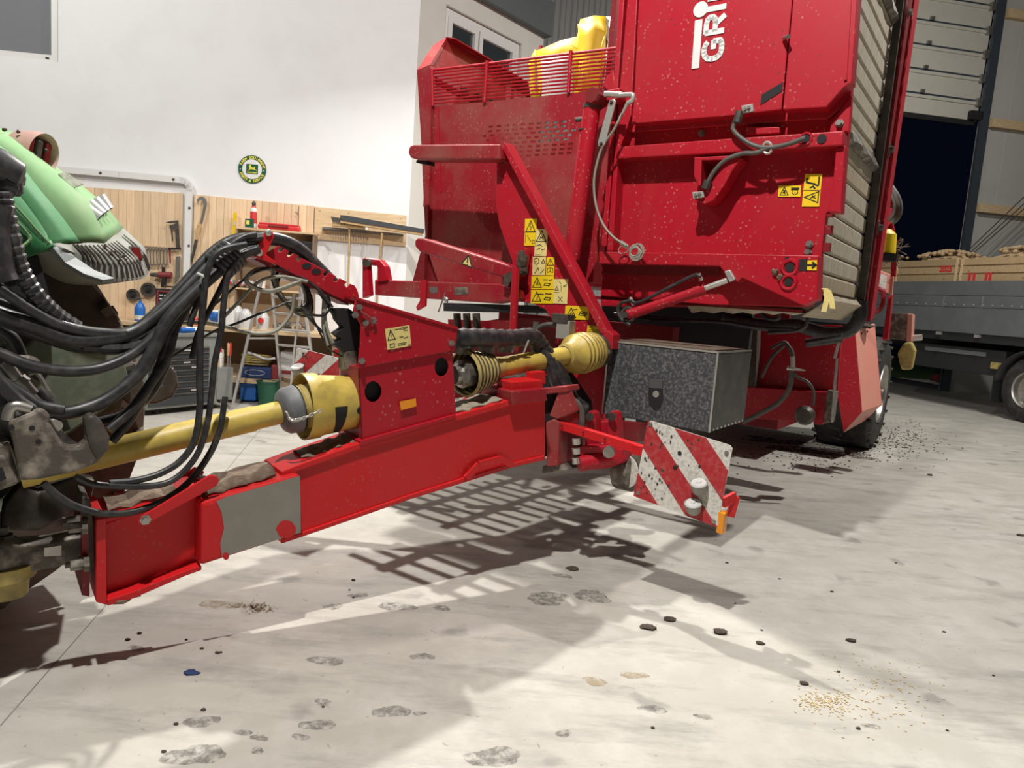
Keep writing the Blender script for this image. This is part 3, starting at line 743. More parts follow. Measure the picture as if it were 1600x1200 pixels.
# ---- tall cylinder, link plate, shackle and lanyard
pa, pb = MP(893, 405, -.22), MP(925, 168, -.22)
m = MB(); m.rod(pa, pb, .058, 18); tc_ = m.build('bunker_cylinder', RED, HV, smooth=40)
m = MB(); m.lathe(MP(925, 170, -.22), pb - pa, [(0, .062), (.025, .062), (.026, .03), (.09, .03)], 18); m.build('gland', DARKSTEEL, tc_, smooth=40)
m = MB(); m.lathe(MP(917, 205, -.22), pb - pa, [(0, .0595), (.008, .0595)], 18); m.build('seam_ring', DARKSTEEL, tc_)
m = MB(); m.lathe(MP(924, 148, -.30), EB, [(0, .05), (.02, .06), (.14, .06)], 8); m.build('head_pin', DKRED, tc_)
m = MB(); m.rod(MP(900, 187, -.2), MP(914, 186, -.2), .016, 8); m.build('hose_fitting', DARKSTEEL, tc_)
m = MB(); m.slab(mp([(952, 157), (959, 154), (962, 158), (945, 225), (941, 230), (935, 228), (934, 222)], -.27), EB * .015); lk = m.build('link_plate', ZINC, HV, bevel=.003)
m = MB(); bolt(m, MP(955.5, 160, -.27), -EB, .009, .012); bolt(m, MP(939.5, 225, -.27), -EB, .009, .012); m.build('bolt', DARKSTEEL, lk)
hv_slab('hook_bracket', [(943, 142), (968, 137), (968, 152), (958, 158), (945, 156)], -0.2, 0.1)
m = MB(); m.rod(MP(945, 147, -.26), MP(972, 148, -.26), .02, 8); m.tube(spline([MP(x, y, -.27) for x, y in ((968, 149), (982, 148), (989, 149), (988, 157), (981, 161))], 5), .016, 8); m.rod(MP(981, 160, -.27), MP(972, 178, -.27), .012, 8, .008); m.build('shackle', ZINC, HV, smooth=50)
m = MB(); m.tube(spline([MP(x, y, -.26) for x, y in ((972, 178), (958, 205), (942, 228), (933, 255), (928, 285), (931, 320), (942, 350), (958, 370), (978, 384))], 6), .009, 6); m.build('lanyard', CABLE, HV, smooth=60)
m = MB(); m.rod(MP(970, 379, -.24), MP(980, 386, -.24), .016, 8); m.build('crimp', ZINC, HV)
m = MB()
for k in range(5): m.tube(circle(MP(991 + k, 392 + (k % 3) * 2, -.2), EA + UP * (.3 * k - .6), UP - EA * (.25 * k - .5), .03 + .004 * k, 10), .006, 5, closed=True)
m.tube(circle(MP(974, 390, -.18), EA, UP * .8 + EA * .2, .035, 12), .004, 5, closed=True); m.build('lanyard_knot', CABLE, HV, kind='stuff')

# ---- hopper: front sheet with slots, guard bars, side wall
HB = 0.0
def slots():
    out = []
    for r, (y0_, x0_, x1_, ysl) in enumerate(((192, 767, 893, -9), (199, 760, 890, -9), (206, 757, 897, -9), (213, 757, 893, -9), (220, 782, 895, -9), (227, 772, 893, -8), (234, 790, 897, -8), (241, 795, 890, -8))):
        x = x0_ + (r % 2) * 6
        while x <= x1_:
            yc = y0_ + 2 + ysl * (x - 825) / 130 + 0
            c = MP(x, yc, HB); out.append([c + EA * (.021 * cx) + UP * (.0085 * cy) for cx, cy in ((-1, -.5), (-.8, -1), (.8, -1), (1, -.5), (1, .5), (.8, 1), (-.8, 1), (-1, .5))])
            x += 12.6
    return out
hop = [(672, 167.5), (800, 155), (952, 139), (948, 300), (934, 405), (900, 470), (790, 472), (690, 455), (664, 380), (668, 330)]
m = MB(); m.plate(mp(hop, HB), slots(), EB * .008); m.build('hopper_sheet', REDD, HV)
hv_slab('hopper_post', [(651, 110), (672, 101), (673, 168), (668, 380), (664, 370), (658, 230)], -0.03, 0.06, REDD)
hv_slab('fold_line', [(682.5, 168), (684.5, 168), (689, 300), (687, 300)], -0.006, 0.006, RED, 0)
hv_slab('hopper_chute', [(664, 368), (800, 400), (800, 470), (646, 442), (650, 425)], 0.05, 0.02, DKRED)
hv_slab('chute_side', [(657, 392), (664, 392), (662, 445), (644, 440)], 0.0, 0.05, DKRED)
# side wall running back from the front corner
aL = (MP(672, 110, 0) - O).dot(EA)
def hs(x, y): return MS(x, y, aL)
sw = [hs(674, 168), hs(673, 104), hs(697, 60), hs(760, 97), hs(820, 133), hs(847, 152)]
zlow = hs(674, 168).z - .3
m = MB(); m.slab(sw + [hs(847, 152) - UP * .8, hs(674, 168) - UP * .8], EA * -.03); m.build('hopper_side_wall', REDD, HV, label='dusty red hopper wall running back to the far side')
tp = [hs(697, 59), hs(760, 96), hs(820, 132), hs(848, 152)]
m = MB(); m.loft([[p + EA * .10 - UP * .02 for p in tp], [p + UP * .005 for p in tp], [p - EA * .03 - UP * .05 for p in tp]]); m.build('rim_fold', RED, HV, thick=.006)
m = MB(); pf = [MP(651, 110, -.03), MP(672, 101, -.03), hs(699, 57), hs(697, 57) - EA * .14 - UP * .05]; m.slab(pf, EB * .03); m.build('corner_fold', REDD, HV)
tr_ = [hs(674, 106), hs(710, 127), hs(760, 152), hs(790, 166)]
m = MB(); m.loft([[p + EA * .004 for p in tr_], [p + EA * .02 - UP * .06 for p in tr_], [p + EA * .004 - UP * .10 for p in tr_]]); m.build('wall_shadow_line', DKRED, HV, thick=.006)  # dark stripe: shadow along the wall's lower line, put into the colour
for x, y in ((716, 134), (738, 145), (760, 155)):
    m = MB(); m.slab([hs(x, y) + EA * .03, hs(x + 10, y + 5) + EA * .03, hs(x + 11, y + 10) + EA * .03, hs(x + 1, y + 5) + EA * .03], EA * .004); m.build('slot', BLACKM, HV)
# eleven guard bars and three uprights
l0, l1 = MP(674, 110, HB), MP(674, 164, HB); r0, r1 = MP(965, 75, HB), MP(958, 138, HB)
for k in range(11):
    t = k / 10.4
    m = MB(); m.rod(l0.lerp(l1, t), r0.lerp(r1, t), .011 if k == 0 else .007, 7); m.build('guard_bar', RED, HV, smooth=50)
for x0_, y0_, x1_, y1_ in ((761, 95, 757, 160), (892, 79, 888, 145), (675, 108, 676, 166)):
    m = MB(); m.rod(MP(x0_, y0_, HB - .015), MP(x1_, y1_, HB - .015), .013, 8); m.build('guard_upright', RED, HV, smooth=50)
hv_slab('side_cheek', [(946, 122), (958, 108), (962, 140), (950, 142), (942, 134)], -.02, .03)

# ---- triangular support plate with flange, upper and lower arms
PB = -0.35
pl = [(776, 228), (797, 228), (950, 520), (950, 546), (947, 548), (946, 655), (903, 652), (904, 612), (896, 585), (872, 540), (866, 505), (852, 484), (832, 474), (800, 470), (800, 408), (780, 352), (775, 322)]
hv_slab('support_plate', pl, PB, 0.03)
fa, fb = MP(793, 228, PB - .03), MP(950, 520, PB - .03)
m = MB(); m.bar(fa, fb, .048, .10, EB); m.build('plate_flange', RED, HV, bevel=.006)
m = MB(); m.slab(mp([(942, 518), (950, 516), (958, 523), (957, 546), (942, 546)], PB - .08), EB * .1); m.build('flange_foot', RED, HV, bevel=.005)
m = MB(); m.slab(mp([(781, 229), (796, 229), (792, 244), (783, 256), (780, 245)], PB - .035), EB * .02); m.build('packed_soil', SOILD, HV)
m = MB(); m.slab(mp([(640, 228), (646, 226), (781, 225), (781, 249), (650, 249), (641, 246), (637, 238)], PB - .12), EB * .14); m.build('upper_arm', REDD, HV, bevel=.012)
m = MB(); m.slab(mp([(651, 250), (668, 250), (668, 257), (650, 254)], PB - .06), EB * .08); m.build('rubber_flap', BLACKM, HV)
m = MB(); m.slab(mp([(648, 375), (652, 372), (660, 372), (800, 416), (806, 420), (806, 430), (797, 437), (655, 393), (648, 385)], PB - .14), EB * .14); m.build('lower_arm', REDD, HV, bevel=.012)
m = MB(); m.slab(mp([(787, 430), (796, 424), (800, 436), (793, 448), (786, 445)], PB - .17), EB * .03); m.build('packed_soil', SOILD, HV)
# warning triangle on the lower arm
T = [MP(x, y, PB - .142) for x, y in ((720.5, 412), (739, 419.5), (733, 397.5))]
m = MB(); m.slab(T, -EB * .002); ws = m.build('warning_sticker', STICKP, HV)
m = MB(); tcen = (T[0] + T[1] + T[2]) / 3
for i in range(3): m.bar(T[i] - EB * .003 + (tcen - T[i]) * .1, T[(i + 1) % 3] - EB * .003 + (tcen - T[(i + 1) % 3]) * .1, .008, .002, EB)
m.bar(tcen - EB * .003 + UP * .03, tcen - EB * .003 - UP * .005, .01, .002, EB); m.bar(tcen - EB * .003 - UP * .015, tcen - EB * .003 - UP * .024, .01, .002, EB); m.build('pictogram', INK, ws)
# cross beam, its left-hand hook, post and straps
m = MB(); m.slab(mp([(585, 437), (780, 443), (806, 452), (806, 468), (770, 474), (585, 461)], PB - .12), EB * .12); cb = m.build('cross_beam', REDD, HV, bevel=.01)
m = MB(); m.slab(mp([(566, 404), (573, 402), (577, 461), (566, 466)], PB - .2), EB * .05); m.slab(mp([(586, 408), (592, 405), (601, 416), (605, 438), (590, 440), (590, 420)], PB - .14), EB * .06); m.rod(MP(570, 408, PB - .2), MP(592, 410, PB - .1), .03, 10); m.build('end_hook', RED, HV, bevel=.005)
m = MB(); m.rod(MP(572, 411, PB - .22), MP(578, 409, PB - .15), .032, 10); m.build('hook_pin', DARKSTEEL, HV)
m = MB(); m.rod(MP(806, 418, PB - .16), MP(802, 516, PB - .16), .027, 12); m.build('support_post', RED, HV, smooth=40)
m = MB(); m.slab(mp([(806, 404), (818, 386), (826, 390), (822, 420), (806, 428)], PB - .05), EB * .03); m.build('post_lug', RED, HV)
m = MB(); m.ball(MP(815, 408, PB - .09), .04, 8, 6, .35, (1, 1, 1.6)); m.ball(MP(818, 424, PB - .09), .03, 8, 6, .3); m.build('packed_soil', SOILD, HV)
m = MB(); m.slab(mp([(657, 437), (666, 437), (664, 478), (652, 485), (650, 480), (656, 470)], PB - .145), EB * .02); m.build('strap', RED, HV)
m = MB(); m.slab(mp([(710, 449), (731, 449), (731, 460), (710, 461)], PB - .122), EB * .002); m.build('worn_plate', DIRTSTEEL, HV)
m = MB(); m.slab(mp([(671, 449), (683, 448), (684, 456), (676, 459), (671, 456)], PB - .122), EB * .002); m.build('bare_patch', STEEL, HV)
m = MB(); m.rod(MP(696, 457, PB - .14), MP(685, 487, PB - .14), .006, 6); m.ball(MP(697, 468, PB - .14), .022, 8, 5, .3); m.build('linch_pin', STEEL, HV)
# stickers on the support plate
PS = lambda x, y: MP(x, y, PB - .0015)
def bolt_tri(m, q, n): tri(m, q, n, .1, .52, .9, .92, .006); marks(m, q, n, [[(.5, .82), (.42, .7), (.58, .7), (.5, .58)]], .005); marks(m, q, n, [[(.1, .1), (.1, .45)], [(.25, .38), (.45, .22)], [(.5, .22), (.6, .15)], [(.7, .08), (.9, .08), (.9, .2), (.7, .2), (.7, .08)], [(.03, .5), (.97, .5)]], .004)
sticker([(821, 342), (839.5, 341.5), (837, 384), (819.5, 384)], PS, paint=bolt_tri)
def lines_tri(m, q, n): tri(m, q, n, .1, .54, .9, .94, .006); marks(m, q, n, [[(.35, .62), (.65, .74)], [(.35, .74), (.65, .62)], [(.4, .68), (.6, .68)]], .004); marks(m, q, n, [[(.15, .38), (.4, .42), (.6, .36)], [(.2, .24), (.45, .28)], [(.6, .22), (.85, .26)], [(.1, .04), (.45, .04)]], .005)
sticker([(838, 358), (857, 358), (854, 400), (835, 400)], PS, STICKP, lines_tri)
def circ_tri(m, q, n): marks(m, q, n, [[(.1 + .2 + .2 * math.cos(a * .7), .75 + .17 * math.sin(a * .7)) for a in range(10)], [(.7, .65), (.95, .65), (.82, .85), (.7, .65)], [(.2, .1), (.45, .4), (.5, .25)], [(.65, .1), (.9, .3)], [(.3, .75), (.2, .72)]], .005)
sticker([(833, 401), (853.5, 401), (852, 430), (832, 430)], PS, STICKP, circ_tri)
sticker([(854.5, 402), (867, 402), (866, 430), (853.5, 430)], PS, paint=lambda m, q, n: (tri(m, q, n, .1, .55, .9, .9, .005), marks(m, q, n, [[(.15, .15), (.5, .2), (.85, .15), (.85, .38), (.5, .42), (.15, .38), (.15, .15)], [(.5, .2), (.5, .42)], [(.5, .8), (.5, .68)]], .004)))
sticker([(831, 431.5), (866, 430.5), (865.5, 452), (830.5, 452)], PS, paint=lambda m, q, n: (tri(m, q, n, .06, .15, .46, .88, .006), marks(m, q, n, [[(.22, .3), (.28, .6), (.32, .3)], [(.55, .7), (.72, .7)], [(.78, .65), (.92, .7)], [(.57, .3), (.62, .45), (.85, .42), (.8, .25), (.57, .3)]], .006)))
sticker([(830.5, 453), (865.5, 453), (865, 474.5), (829.5, 474)], PS, paint=lambda m, q, n: (tri(m, q, n, .06, .15, .46, .85, .006), marks(m, q, n, [[(.26, .68), (.55, .68)], [(.65, .72), (.75, .72)], [(.78, .68), (.9, .72)], [(.6, .3), (.65, .45), (.88, .42), (.83, .25), (.6, .3)], [(.28, .3), (.3, .5)]], .007)))
sticker([(866, 436), (888, 436), (886.5, 475), (865, 474)], PS, STICKP, lambda m, q, n: (tri(m, q, n, .1, .55, .35, .7, .004), marks(m, q, n, [[(.35, .08), (.65, .28)], [(.35, .28), (.65, .08)], [(.7, .7), (.9, .78), (.88, .68), (.7, .7)], [(.4, .9), (.5, .8)], [(.05, .45), (.4, .45)], [(.55, .72), (.55, .5)]], .004)))
sticker([(884, 477.5), (921, 479), (920.5, 500), (882.5, 499)], PS, paint=lambda m, q, n: (tri(m, q, n, .06, .15, .46, .85, .006), marks(m, q, n, [[(.36, .72), (.5, .76)], [(.58, .35), (.66, .6), (.93, .5), (.86, .3), (.58, .35)], [(.66, .45), (.86, .42)], [(.2, .3), (.28, .55)], [(.28, .3), (.34, .45)]], .006)))
sticker([(918.5, 508.5), (939.5, 510), (938.5, 526), (917, 525)], lambda x, y: MP(x, y, PB - .0015), paint=lambda m, q, n: marks(m, q, n, [[(.1, .88), (.4, .88)], [(.1, .45), (.9, .45)], [(.15, .62), (.85, .62)], [(.4, .15), (.6, .15)]], .004))
# valve block by the plate
m = MB(); m.box(MP(884, 515, PB - .12), EA * .05, EB * .04, UP * .06); vb = m.build('valve_block', ZINC, HV, bevel=.004)
m = MB(); m.box(MP(880, 498, PB - .12), EA * .06, EB * .045, UP * .03); m.build('solenoid', DARKSTEEL, vb, bevel=.004)
m = MB(); m.rod(MP(886, 520, PB - .12), MP(886, 530, PB - .12), .022, 10); m.build('connector', ZINC, vb)
m = MB(); m.tube(spline([MP(x, y, PB - .12) for x, y in ((873, 508), (855, 507), (842, 512), (835, 525), (833, 545))], 6), .016, 8); m.build('hydraulic_hose', GREYH, HV, smooth=60)
m = MB(); m.tube(spline([MP(x, y, PB - .02) for x, y in ((838, 503), (837, 512), (832, 522))], 4), .022, 8); m.build('hydraulic_hose', GREYH, HV, smooth=60)

# ---- underside between hopper and drawbar: rollers, girders and web
m = MB(); m.slab(mp([(693, 473), (860, 478), (860, 488), (693, 486)], .05), EB * .3); m.build('web_girder', BLACKM, HV)
m = MB(); m.slab([M(-2.7, .5, 1.13), M(-1.1, .5, 1.13), M(-1.1, .5, 1.42), M(-2.7, .5, 1.42)], EB * .12); m.build('axle_girder', DKRED, HV)
for k in range(3):
    m = MB(); m.rod(MP(716 + 15 * k, 525, .02), MP(714 + 15 * k, 490, .02), .032, 10); m.build('web_roller', DARKSTEEL, HV)
for k in range(9):
    m = MB(); m.rod(M(-2.35 + .02 * k, -1.30 + .13 * k, 1.0), M(-1.45 - .0 * k, -1.30 + .13 * k, 1.0), .024, 6); m.build('intake_bar', DARKSTEEL, HV)
for a_ in (-2.1, -1.75):
    m = MB(); m.bar(M(a_, -1.35, .96), M(a_, .5, 1.0), .06, .07); m.build('intake_rail', DKRED, HV)
m = MB(); m.slab(mp([(700, 499), (760, 501), (790, 497), (868, 497), (868, 556), (700, 552)], .10), EB * .05); m.build('web_screen', DKRED, HV)
for k in range(5):                                              # sieve-web bars that throw the ladder-like shadow
    m = MB(); m.rod(M(-2.85, .95 + .42 * k, 1.05 + .06 * k), M(-1.1, .95 + .42 * k, 1.05 + .06 * k), .03, 7); m.build('web_bar', DARKSTEEL, HV)
for a_ in (-2.85, -2.0, -1.1):
    m = MB(); m.bar(M(a_, .5, 1.0), M(a_, 3.2, 1.2), .06, .12); m.build('web_rail', DKRED, HV)
m = MB(); m.slab([M(-1.3, 1.2, .95), M(-.75, 1.2, .95), M(-.75, 1.2, 1.62), M(-1.3, 1.2, 1.62)], EB * .06); m.build('dark_bulkhead', BLACKM, HV)
m = MB(); m.slab([M(-2.9, 3.3, .75), M(-1.0, 3.3, .75), M(-1.0, 3.3, 1.7), M(-2.9, 3.3, 1.7)], EB * .06); m.build('rear_bulkhead', DKRED, HV)
# chassis sheets behind the toolbox
hv_slab('chassis_sheet', [(1183, 505), (1315, 508), (1309, 612), (1160, 604), (1160, 520)], 2.4, .05)
hv_slab('chassis_beam', [(1160, 604), (1294, 613), (1289, 660), (1140, 652)], 2.25, .16)
hv_slab('chassis_post', [(1160, 500), (1184, 500), (1180, 604), (1155, 604)], 2.2, .12, SOILD)
hv_slab('bracket_post', [(1292, 610), (1306, 612), (1300, 660), (1286, 662)], 2.0, .12, DIRTSTEEL)
hv_slab('chassis_back', [(940, 478), (1165, 480), (1160, 610), (940, 560)], 1.6, .05, BLACKM)
m = MB(); m.rod(MP(1312, 530, 1.9), MP(1304, 560, 1.9), .012, 7); m.rod(MP(1308, 560, 1.9), MP(1300, 660, 1.9), .012, 7); m.build('linkage_rod', STEEL, HV)
m = MB(); m.lathe(MP(1260, 648, 1.9), -EB, [(0, .075), (.06, .085), (.1, .06)], 14); m.build('brake_valve', DARKSTEEL, HV, smooth=40)
hv_slab('valve_bracket', [(1273, 640), (1286, 637), (1285, 664), (1272, 663)], 1.95, .05, RED)
for pts, r, mt in (([(1235, 545), (1239, 560), (1237, 580), (1234, 605), (1218, 628), (1190, 645), (1160, 660)], .022, GREYH),
               ([(1238, 582), (1248, 590), (1262, 597), (1271, 612), (1270, 634)], .013, GREYH), ([(1205, 545), (1225, 535), (1235, 545)], .016, DARKSTEEL),
               ([(1190, 590), (1205, 560), (1225, 540)], .016, DARKSTEEL)):
    m = MB(); m.tube(spline([MP(x, y, 1.9) for x, y in pts], 6), r, 8); m.build('air_line', mt, HV, smooth=60)
m = MB(); m.rod(MP(1238, 557, 1.88), MP(1239, 574, 1.88), .02, 8); m.rod(MP(1230, 575, 1.88), MP(1258, 579, 1.88), .02, 8, .004); m.build('line_coupling', ZINC, HV)
m = MB(); m.tube(spline([MP(x, y, 1.2) for x, y in ((1130, 495), (1160, 503), (1200, 508), (1245, 508), (1265, 514), (1295, 521), (1325, 517), (1343, 497), (1345, 470))], 6), .05, 9); m.build('hose_bundle', BLACK, HV, smooth=60)
for pts in ([(1010, 495), (1060, 500), (1130, 503), (1190, 512), (1240, 515)], [(1185, 480), (1195, 495), (1215, 498), (1217, 480)], [(1258, 480), (1262, 497), (1250, 515), (1200, 520)], [(960, 490), (1010, 497), (1055, 500)], [(1262, 535), (1290, 530), (1315, 525)]):
    m = MB(); m.tube(spline([MP(x, y, .6) for x, y in pts], 6), .014, 7); m.build('hydraulic_hose', BLACK, HV, smooth=60)
m = MB(); m.rod(MP(1260, 536, 1.3), MP(1315, 528, 1.3), .035, 8); m.build('accumulator', BLACK, HV)

# ---- galvanised toolbox
TB = -.35
tA, tB_ = MP(948, 536, TB), MP(1116, 546, TB); zt_ = (tA.z + tB_.z) / 2; zb_ = MP(1115, 677, TB).z
aT0, aT1 = (MP(945, 600, TB) - O).dot(EA), (MP(1115, 610, TB) - O).dot(EA)
bT = (MS(1168, 600, aT1) - O).dot(EB)
def tb(a, b, z): return M(a, b, z)
m = MB(); m.slab([tb(aT0, TB, zb_), tb(aT1, TB, zb_), tb(aT1, bT, zb_), tb(aT0, bT, zb_)], UP * (zt_ - zb_)); tool = m.build('toolbox', TOOLBOX, HV, bevel=.006, label='speckled dark galvanised toolbox with recessed latch')
m = MB(); m.slab([tb(aT1, TB + .012, zb_ + .02), tb(aT1, bT - .005, zb_ + .02), tb(aT1, bT - .005, zt_ - .012), tb(aT1, TB + .012, zt_ - .012)], EA * .004); m.build('side_sheet', TOOLBOX2, tool)
m = MB(); m.slab([tb(aT0 + .02, TB + .02, zt_), tb(aT1 - .02, TB + .02, zt_), tb(aT1 - .02, bT - .02, zt_), tb(aT0 + .02, bT - .02, zt_)], UP * .012); m.build('soil_layer', SOIL, tool)
m = MB()
for p, q in ((tb(aT0, TB, zt_), tb(aT1, TB, zt_)), (tb(aT1, TB, zt_), tb(aT1, TB, zb_)), (tb(aT1, TB, zt_), tb(aT1, bT, zt_)), (tb(aT0, TB, zt_), tb(aT0, TB, zb_))): m.bar(p, q, .01, .01)
m.build('edge_fold', ZINC, tool)
m = MB(); m.slab([MP(x, y, TB - .004) for x, y in ((1015, 590), (1035, 592), (1036, 625), (1030, 638), (1022, 640), (1014, 632), (1013, 615))], EB * .004); la = m.build('latch_recess', BLACKM, tool)
m = MB(); m.slab([MP(x, y, TB - .008) for x, y in ((1015, 591), (1035, 592.5), (1035, 607), (1014, 606))], EB * .005); m.build('latch_flap', TOOLBOX2, la)
m = MB(); m.lathe(MP(1025, 616, TB - .003), -EB, [(0, .022), (.006, .02)], 12); m.build('latch_knob', ZINC, la)
for t in (.12, .42, .75):
    p = tb(aT0 + (aT1 - aT0) * t, TB + .02, zb_ - .012); m = MB(); m.box(p, EA * .06, EB * .02, UP * .012); m.build('foot_rail', BLACKM, tool)
for k in range(9):
    m = MB(); m.ball(tb(aT1 + .004, TB + .06 + k * (bT - TB - .1) / 8, zb_ + .012), .007, 6, 4); m.build('rivet', ZINC, tool)

# ---- drawbar
DBH = .24
def dp(pts, o=0.0): return [DP(x, y, o) for x, y in pts]
m = MB(); m.slab(dp([(440, 738), (469, 727), (560, 699), (700, 660), (808, 629), (852, 627), (852, 712), (800, 727), (700, 759), (560, 806), (440, 846)], -.014), -DN * (DBH - .028)); db = m.build('drawbar', REDC, HV, bevel=.004)
m = MB(); m.slab(dp([(440, 737), (469, 726), (563, 692), (700, 653), (808, 622), (852, 620), (852, 628), (808, 631), (700, 662), (563, 702), (469, 735), (440, 746)], 0.0), -DN * DBH); m.build('top_flange', REDC, db, bevel=.004)
m = MB(); m.slab(dp([(440, 842), (473, 832), (560, 802), (640, 774), (725, 747), (800, 724), (852, 712), (852, 719), (800, 731), (640, 781), (560, 809), (473, 839), (440, 850)], 0.0), -DN * DBH); m.build('bottom_flange', REDC, db, bevel=.004)
m = MB(); m.loft([[DP(480 + 8 * k, 722.5 - 2.75 * k, 0) - DN * (w_ + .02 * math.sin(k * 2.3 + w_ * 20)) + UP * (h_ + .006 * math.sin(k * 1.9 + w_ * 9)) for k in range(11)] for w_, h_ in ((.05, .003), (.10, .014), (.16, .014), (.2, .003))]); m.build('soil_layer', SOIL, db, thick=.006)
m = MB(); m.loft([[DP(718 + 9 * k, 648 - 2.6 * k, 0) - DN * (w_ + .02 * math.sin(k * 2.3 + w_ * 20)) + UP * (h_ + .006 * math.sin(k * 1.9 + w_ * 9)) for k in range(9)] for w_, h_ in ((.03, .003), (.08, .012), (.18, .012), (.23, .003))]); m.build('soil_layer', STAINSOIL, db, thick=.006)
# lifting eye folded into the lower edge
m = MB(); q = dp([(728, 748), (748, 726), (782, 717), (800, 726)], .012)
for a_, b_ in zip(q[:-1], q[1:]): m.bar(a_, b_, .035, .016, DN)
m.build('eye_rim', REDC, db)
m = MB(); m.slab(dp([(737, 745), (752, 729), (782, 721), (793, 727)], -.026), DN * .004); m.build('eye_opening', BLACKM, db)
for x, y in ((594, 723), (567, 719)):
    m = MB(); m.lathe(DP(x, y, -.03), DN, [(0, .006), (.004, .006)], 8); m.build('speck', BLACKM, db)
# bolted wear box near the front, bare metal where the paint has gone
m = MB(); fr = dp([(314, 786), (470, 741), (473, 832), (313, 884)], .05); bk = dp([(303, 776), (469, 727), (473, 840), (313, 892)], .0)
m.slab(dp([(314, 786), (470, 741), (473, 833), (313, 885)], .05), -DN * (DBH + .1)); wb = m.build('wear_box', REDC, HV, bevel=.016)
m = MB(); m.slab(dp([(338, 783), (352, 777), (468.5, 743.5), (470, 832), (347, 870), (344, 850), (350, 825), (346, 800)], .0508), DN * .0015); bp = m.build('bare_metal', BARE, wb)
m = MB(); m.slab([DP(447 + 15 * math.cos(a * .3142) * (1 + .08 * math.sin(a * 2)), 827 + 14 * math.sin(a * .3142), .0526) for a in range(20)], DN * .001); m.build('paint_dab', REDC, bp)
m = MB(); m.slab([DP(353 + 5 * math.cos(a * .523), 869 + 6 * math.sin(a * .523), .0526) for a in range(12)], DN * .001); m.build('paint_dab', REDC, bp)
tp0 = dp([(345, 772), (440, 742), (440, 738), (345, 768)], .02)
m = MB(); m.loft([[DP(326 + 12.5 * k, 782 - 3.7 * k, .05) - DN * (w_ + .012 * math.sin(k * 2.3 + w_ * 5)) + UP * (h_ + .005 * math.sin(k * 1.7 + w_ * 9)) for k in range(10)] for w_, h_ in ((.05, .004), (.10, .028), (.2, .03), (.29, .006))]); m.build('soil_layer', SOIL, wb, smooth=60, thick=.01)
# front section: web, flanges, nose plate
m = MB(); m.slab(dp([(164, 818), (313, 768), (313, 892), (166, 944)], -.05), -DN * .16); fs = m.build('nose_box', REDC, HV, bevel=.004)
m = MB(); m.slab(dp([(162, 811), (315, 767), (315, 774), (162, 818)], .01), -DN * .28); m.build('top_flange', REDC, fs, bevel=.003)
m = MB(); m.slab(dp([(166, 938), (205, 926), (297, 890), (315, 884), (315, 891), (297, 897), (207, 936), (168, 947)], .02), -DN * .3); m.build('bottom_flange', REDC, fs, bevel=.003)
m = MB(); m.slab(dp([(150, 812), (166, 809), (167, 946), (150, 941)], .03), -DN * .32); m.build('nose_plate', REDC, fs, bevel=.004)
m = MB(); m.ball(DP(186, 935, -.02), .035, 8, 6, .3, (1.4, 1.2, .35)); m.ball(DP(200, 930, -.02), .03, 8, 6, .3, (1.4, 1.2, .3)); m.build('soil_clump', SOIL, fs)
m = MB(); m.loft([[DP(172 + 18 * k, 808 - 5.2 * k, .01) - DN * (w_ + .02 * math.sin(k * 2.9)) + UP * (h_ + .008 * math.sin(k * 2.1 + w_ * 7)) for k in range(7)] for w_, h_ in ((.05, .003), (.10, .016), (.18, .016), (.24, .003))]); m.build('soil_layer', SOIL, fs, thick=.012)
for pts, o_ in ((((222, 813), (332, 750)), .03), (((238, 778), (309, 737)), -.26)):
    a_, b_ = DP(*pts[0], o_), DP(*pts[1], o_); m = MB(); d_ = (b_ - a_).normalized(); s_ = d_.cross(DN).normalized() * .024
    m.slab([a_ - s_ * .8, b_ - s_ * 1.2, b_ + d_ * .02 - s_ * .4, b_ + d_ * .02 + s_ * .6, b_ + s_ * 1.1, a_ + s_ * .8, a_ - d_ * .02], DN * .014); lv = m.build('stand_lever', REDC, HV, bevel=.004)
    if o_ > 0: m = MB(); bolt(m, DP(227, 812, .045), DN, .014, .018); m.build('bolt', STEEL, lv)
m = MB(); m.rod(DP(320, 748, .03), DP(303, 744, -.26), .012, 8); m.build('lever_rod', DARKSTEEL, HV)
# coupling flange, bolts and tongue to the tractor
m = MB(); m.slab(dp([(129, 777), (141, 781), (148, 815), (150, 888), (131, 888), (127, 830)], -.02), -DN * .2); cf = m.build('coupling_flange', DARKSTEEL, HV, bevel=.006)
m = MB(); m.slab(dp([(128, 812), (138, 812), (140, 932), (128, 930)], .0), -DN * .28); m.build('flange_plate', DKRED, cf)
for x, y, o_ in ((128, 822, .03), (118, 813, -.08), (131, 880, .03), (122, 876, -.06)):
    m = MB(); bolt(m, DP(x + 8, y, o_), -DT, .02, .06); m.build('bolt', DIRTSTEEL, cf)
ta = DP(128, 850, -.1)
tg = [(ta, .055), (DP(70, 862, -.1), .055), (DP(30, 868, -.1), .06), (DP(5, 872, -.1), .085), (DP(-60, 880, -.1), .08)]
m = MB()
m.rings([[p + DN * (r * sx) + UP * (r * .95 * sy) for sx, sy in ((-1, -.8), (-.8, -1), (.8, -1), (1, -.8), (1, .8), (.8, 1), (-.8, 1), (-1, .8))] for p, r in tg]); tn = m.build('coupling_tongue', DIRTSTEEL, HV, smooth=50)
m = MB(); m.slab(dp([(69, 856), (96, 852), (96, 868), (69, 869)], -.044), DN * .002); m.build('type_plate', STEEL, tn)
m = MB(); m.lathe(DP(6, 880, -.1), -UP, [(0, .10), (.05, .10), (.05, .08), (.12, .075)], 18); m.build('ball_cup', YELD, tn, smooth=40)
m = MB(); m.lathe(DP(4, 848, -.1), UP, [(0, .035), (.03, .035), (.03, .02), (.06, .02)], 8); m.build('grease_bolt', DARKSTEEL, tn)

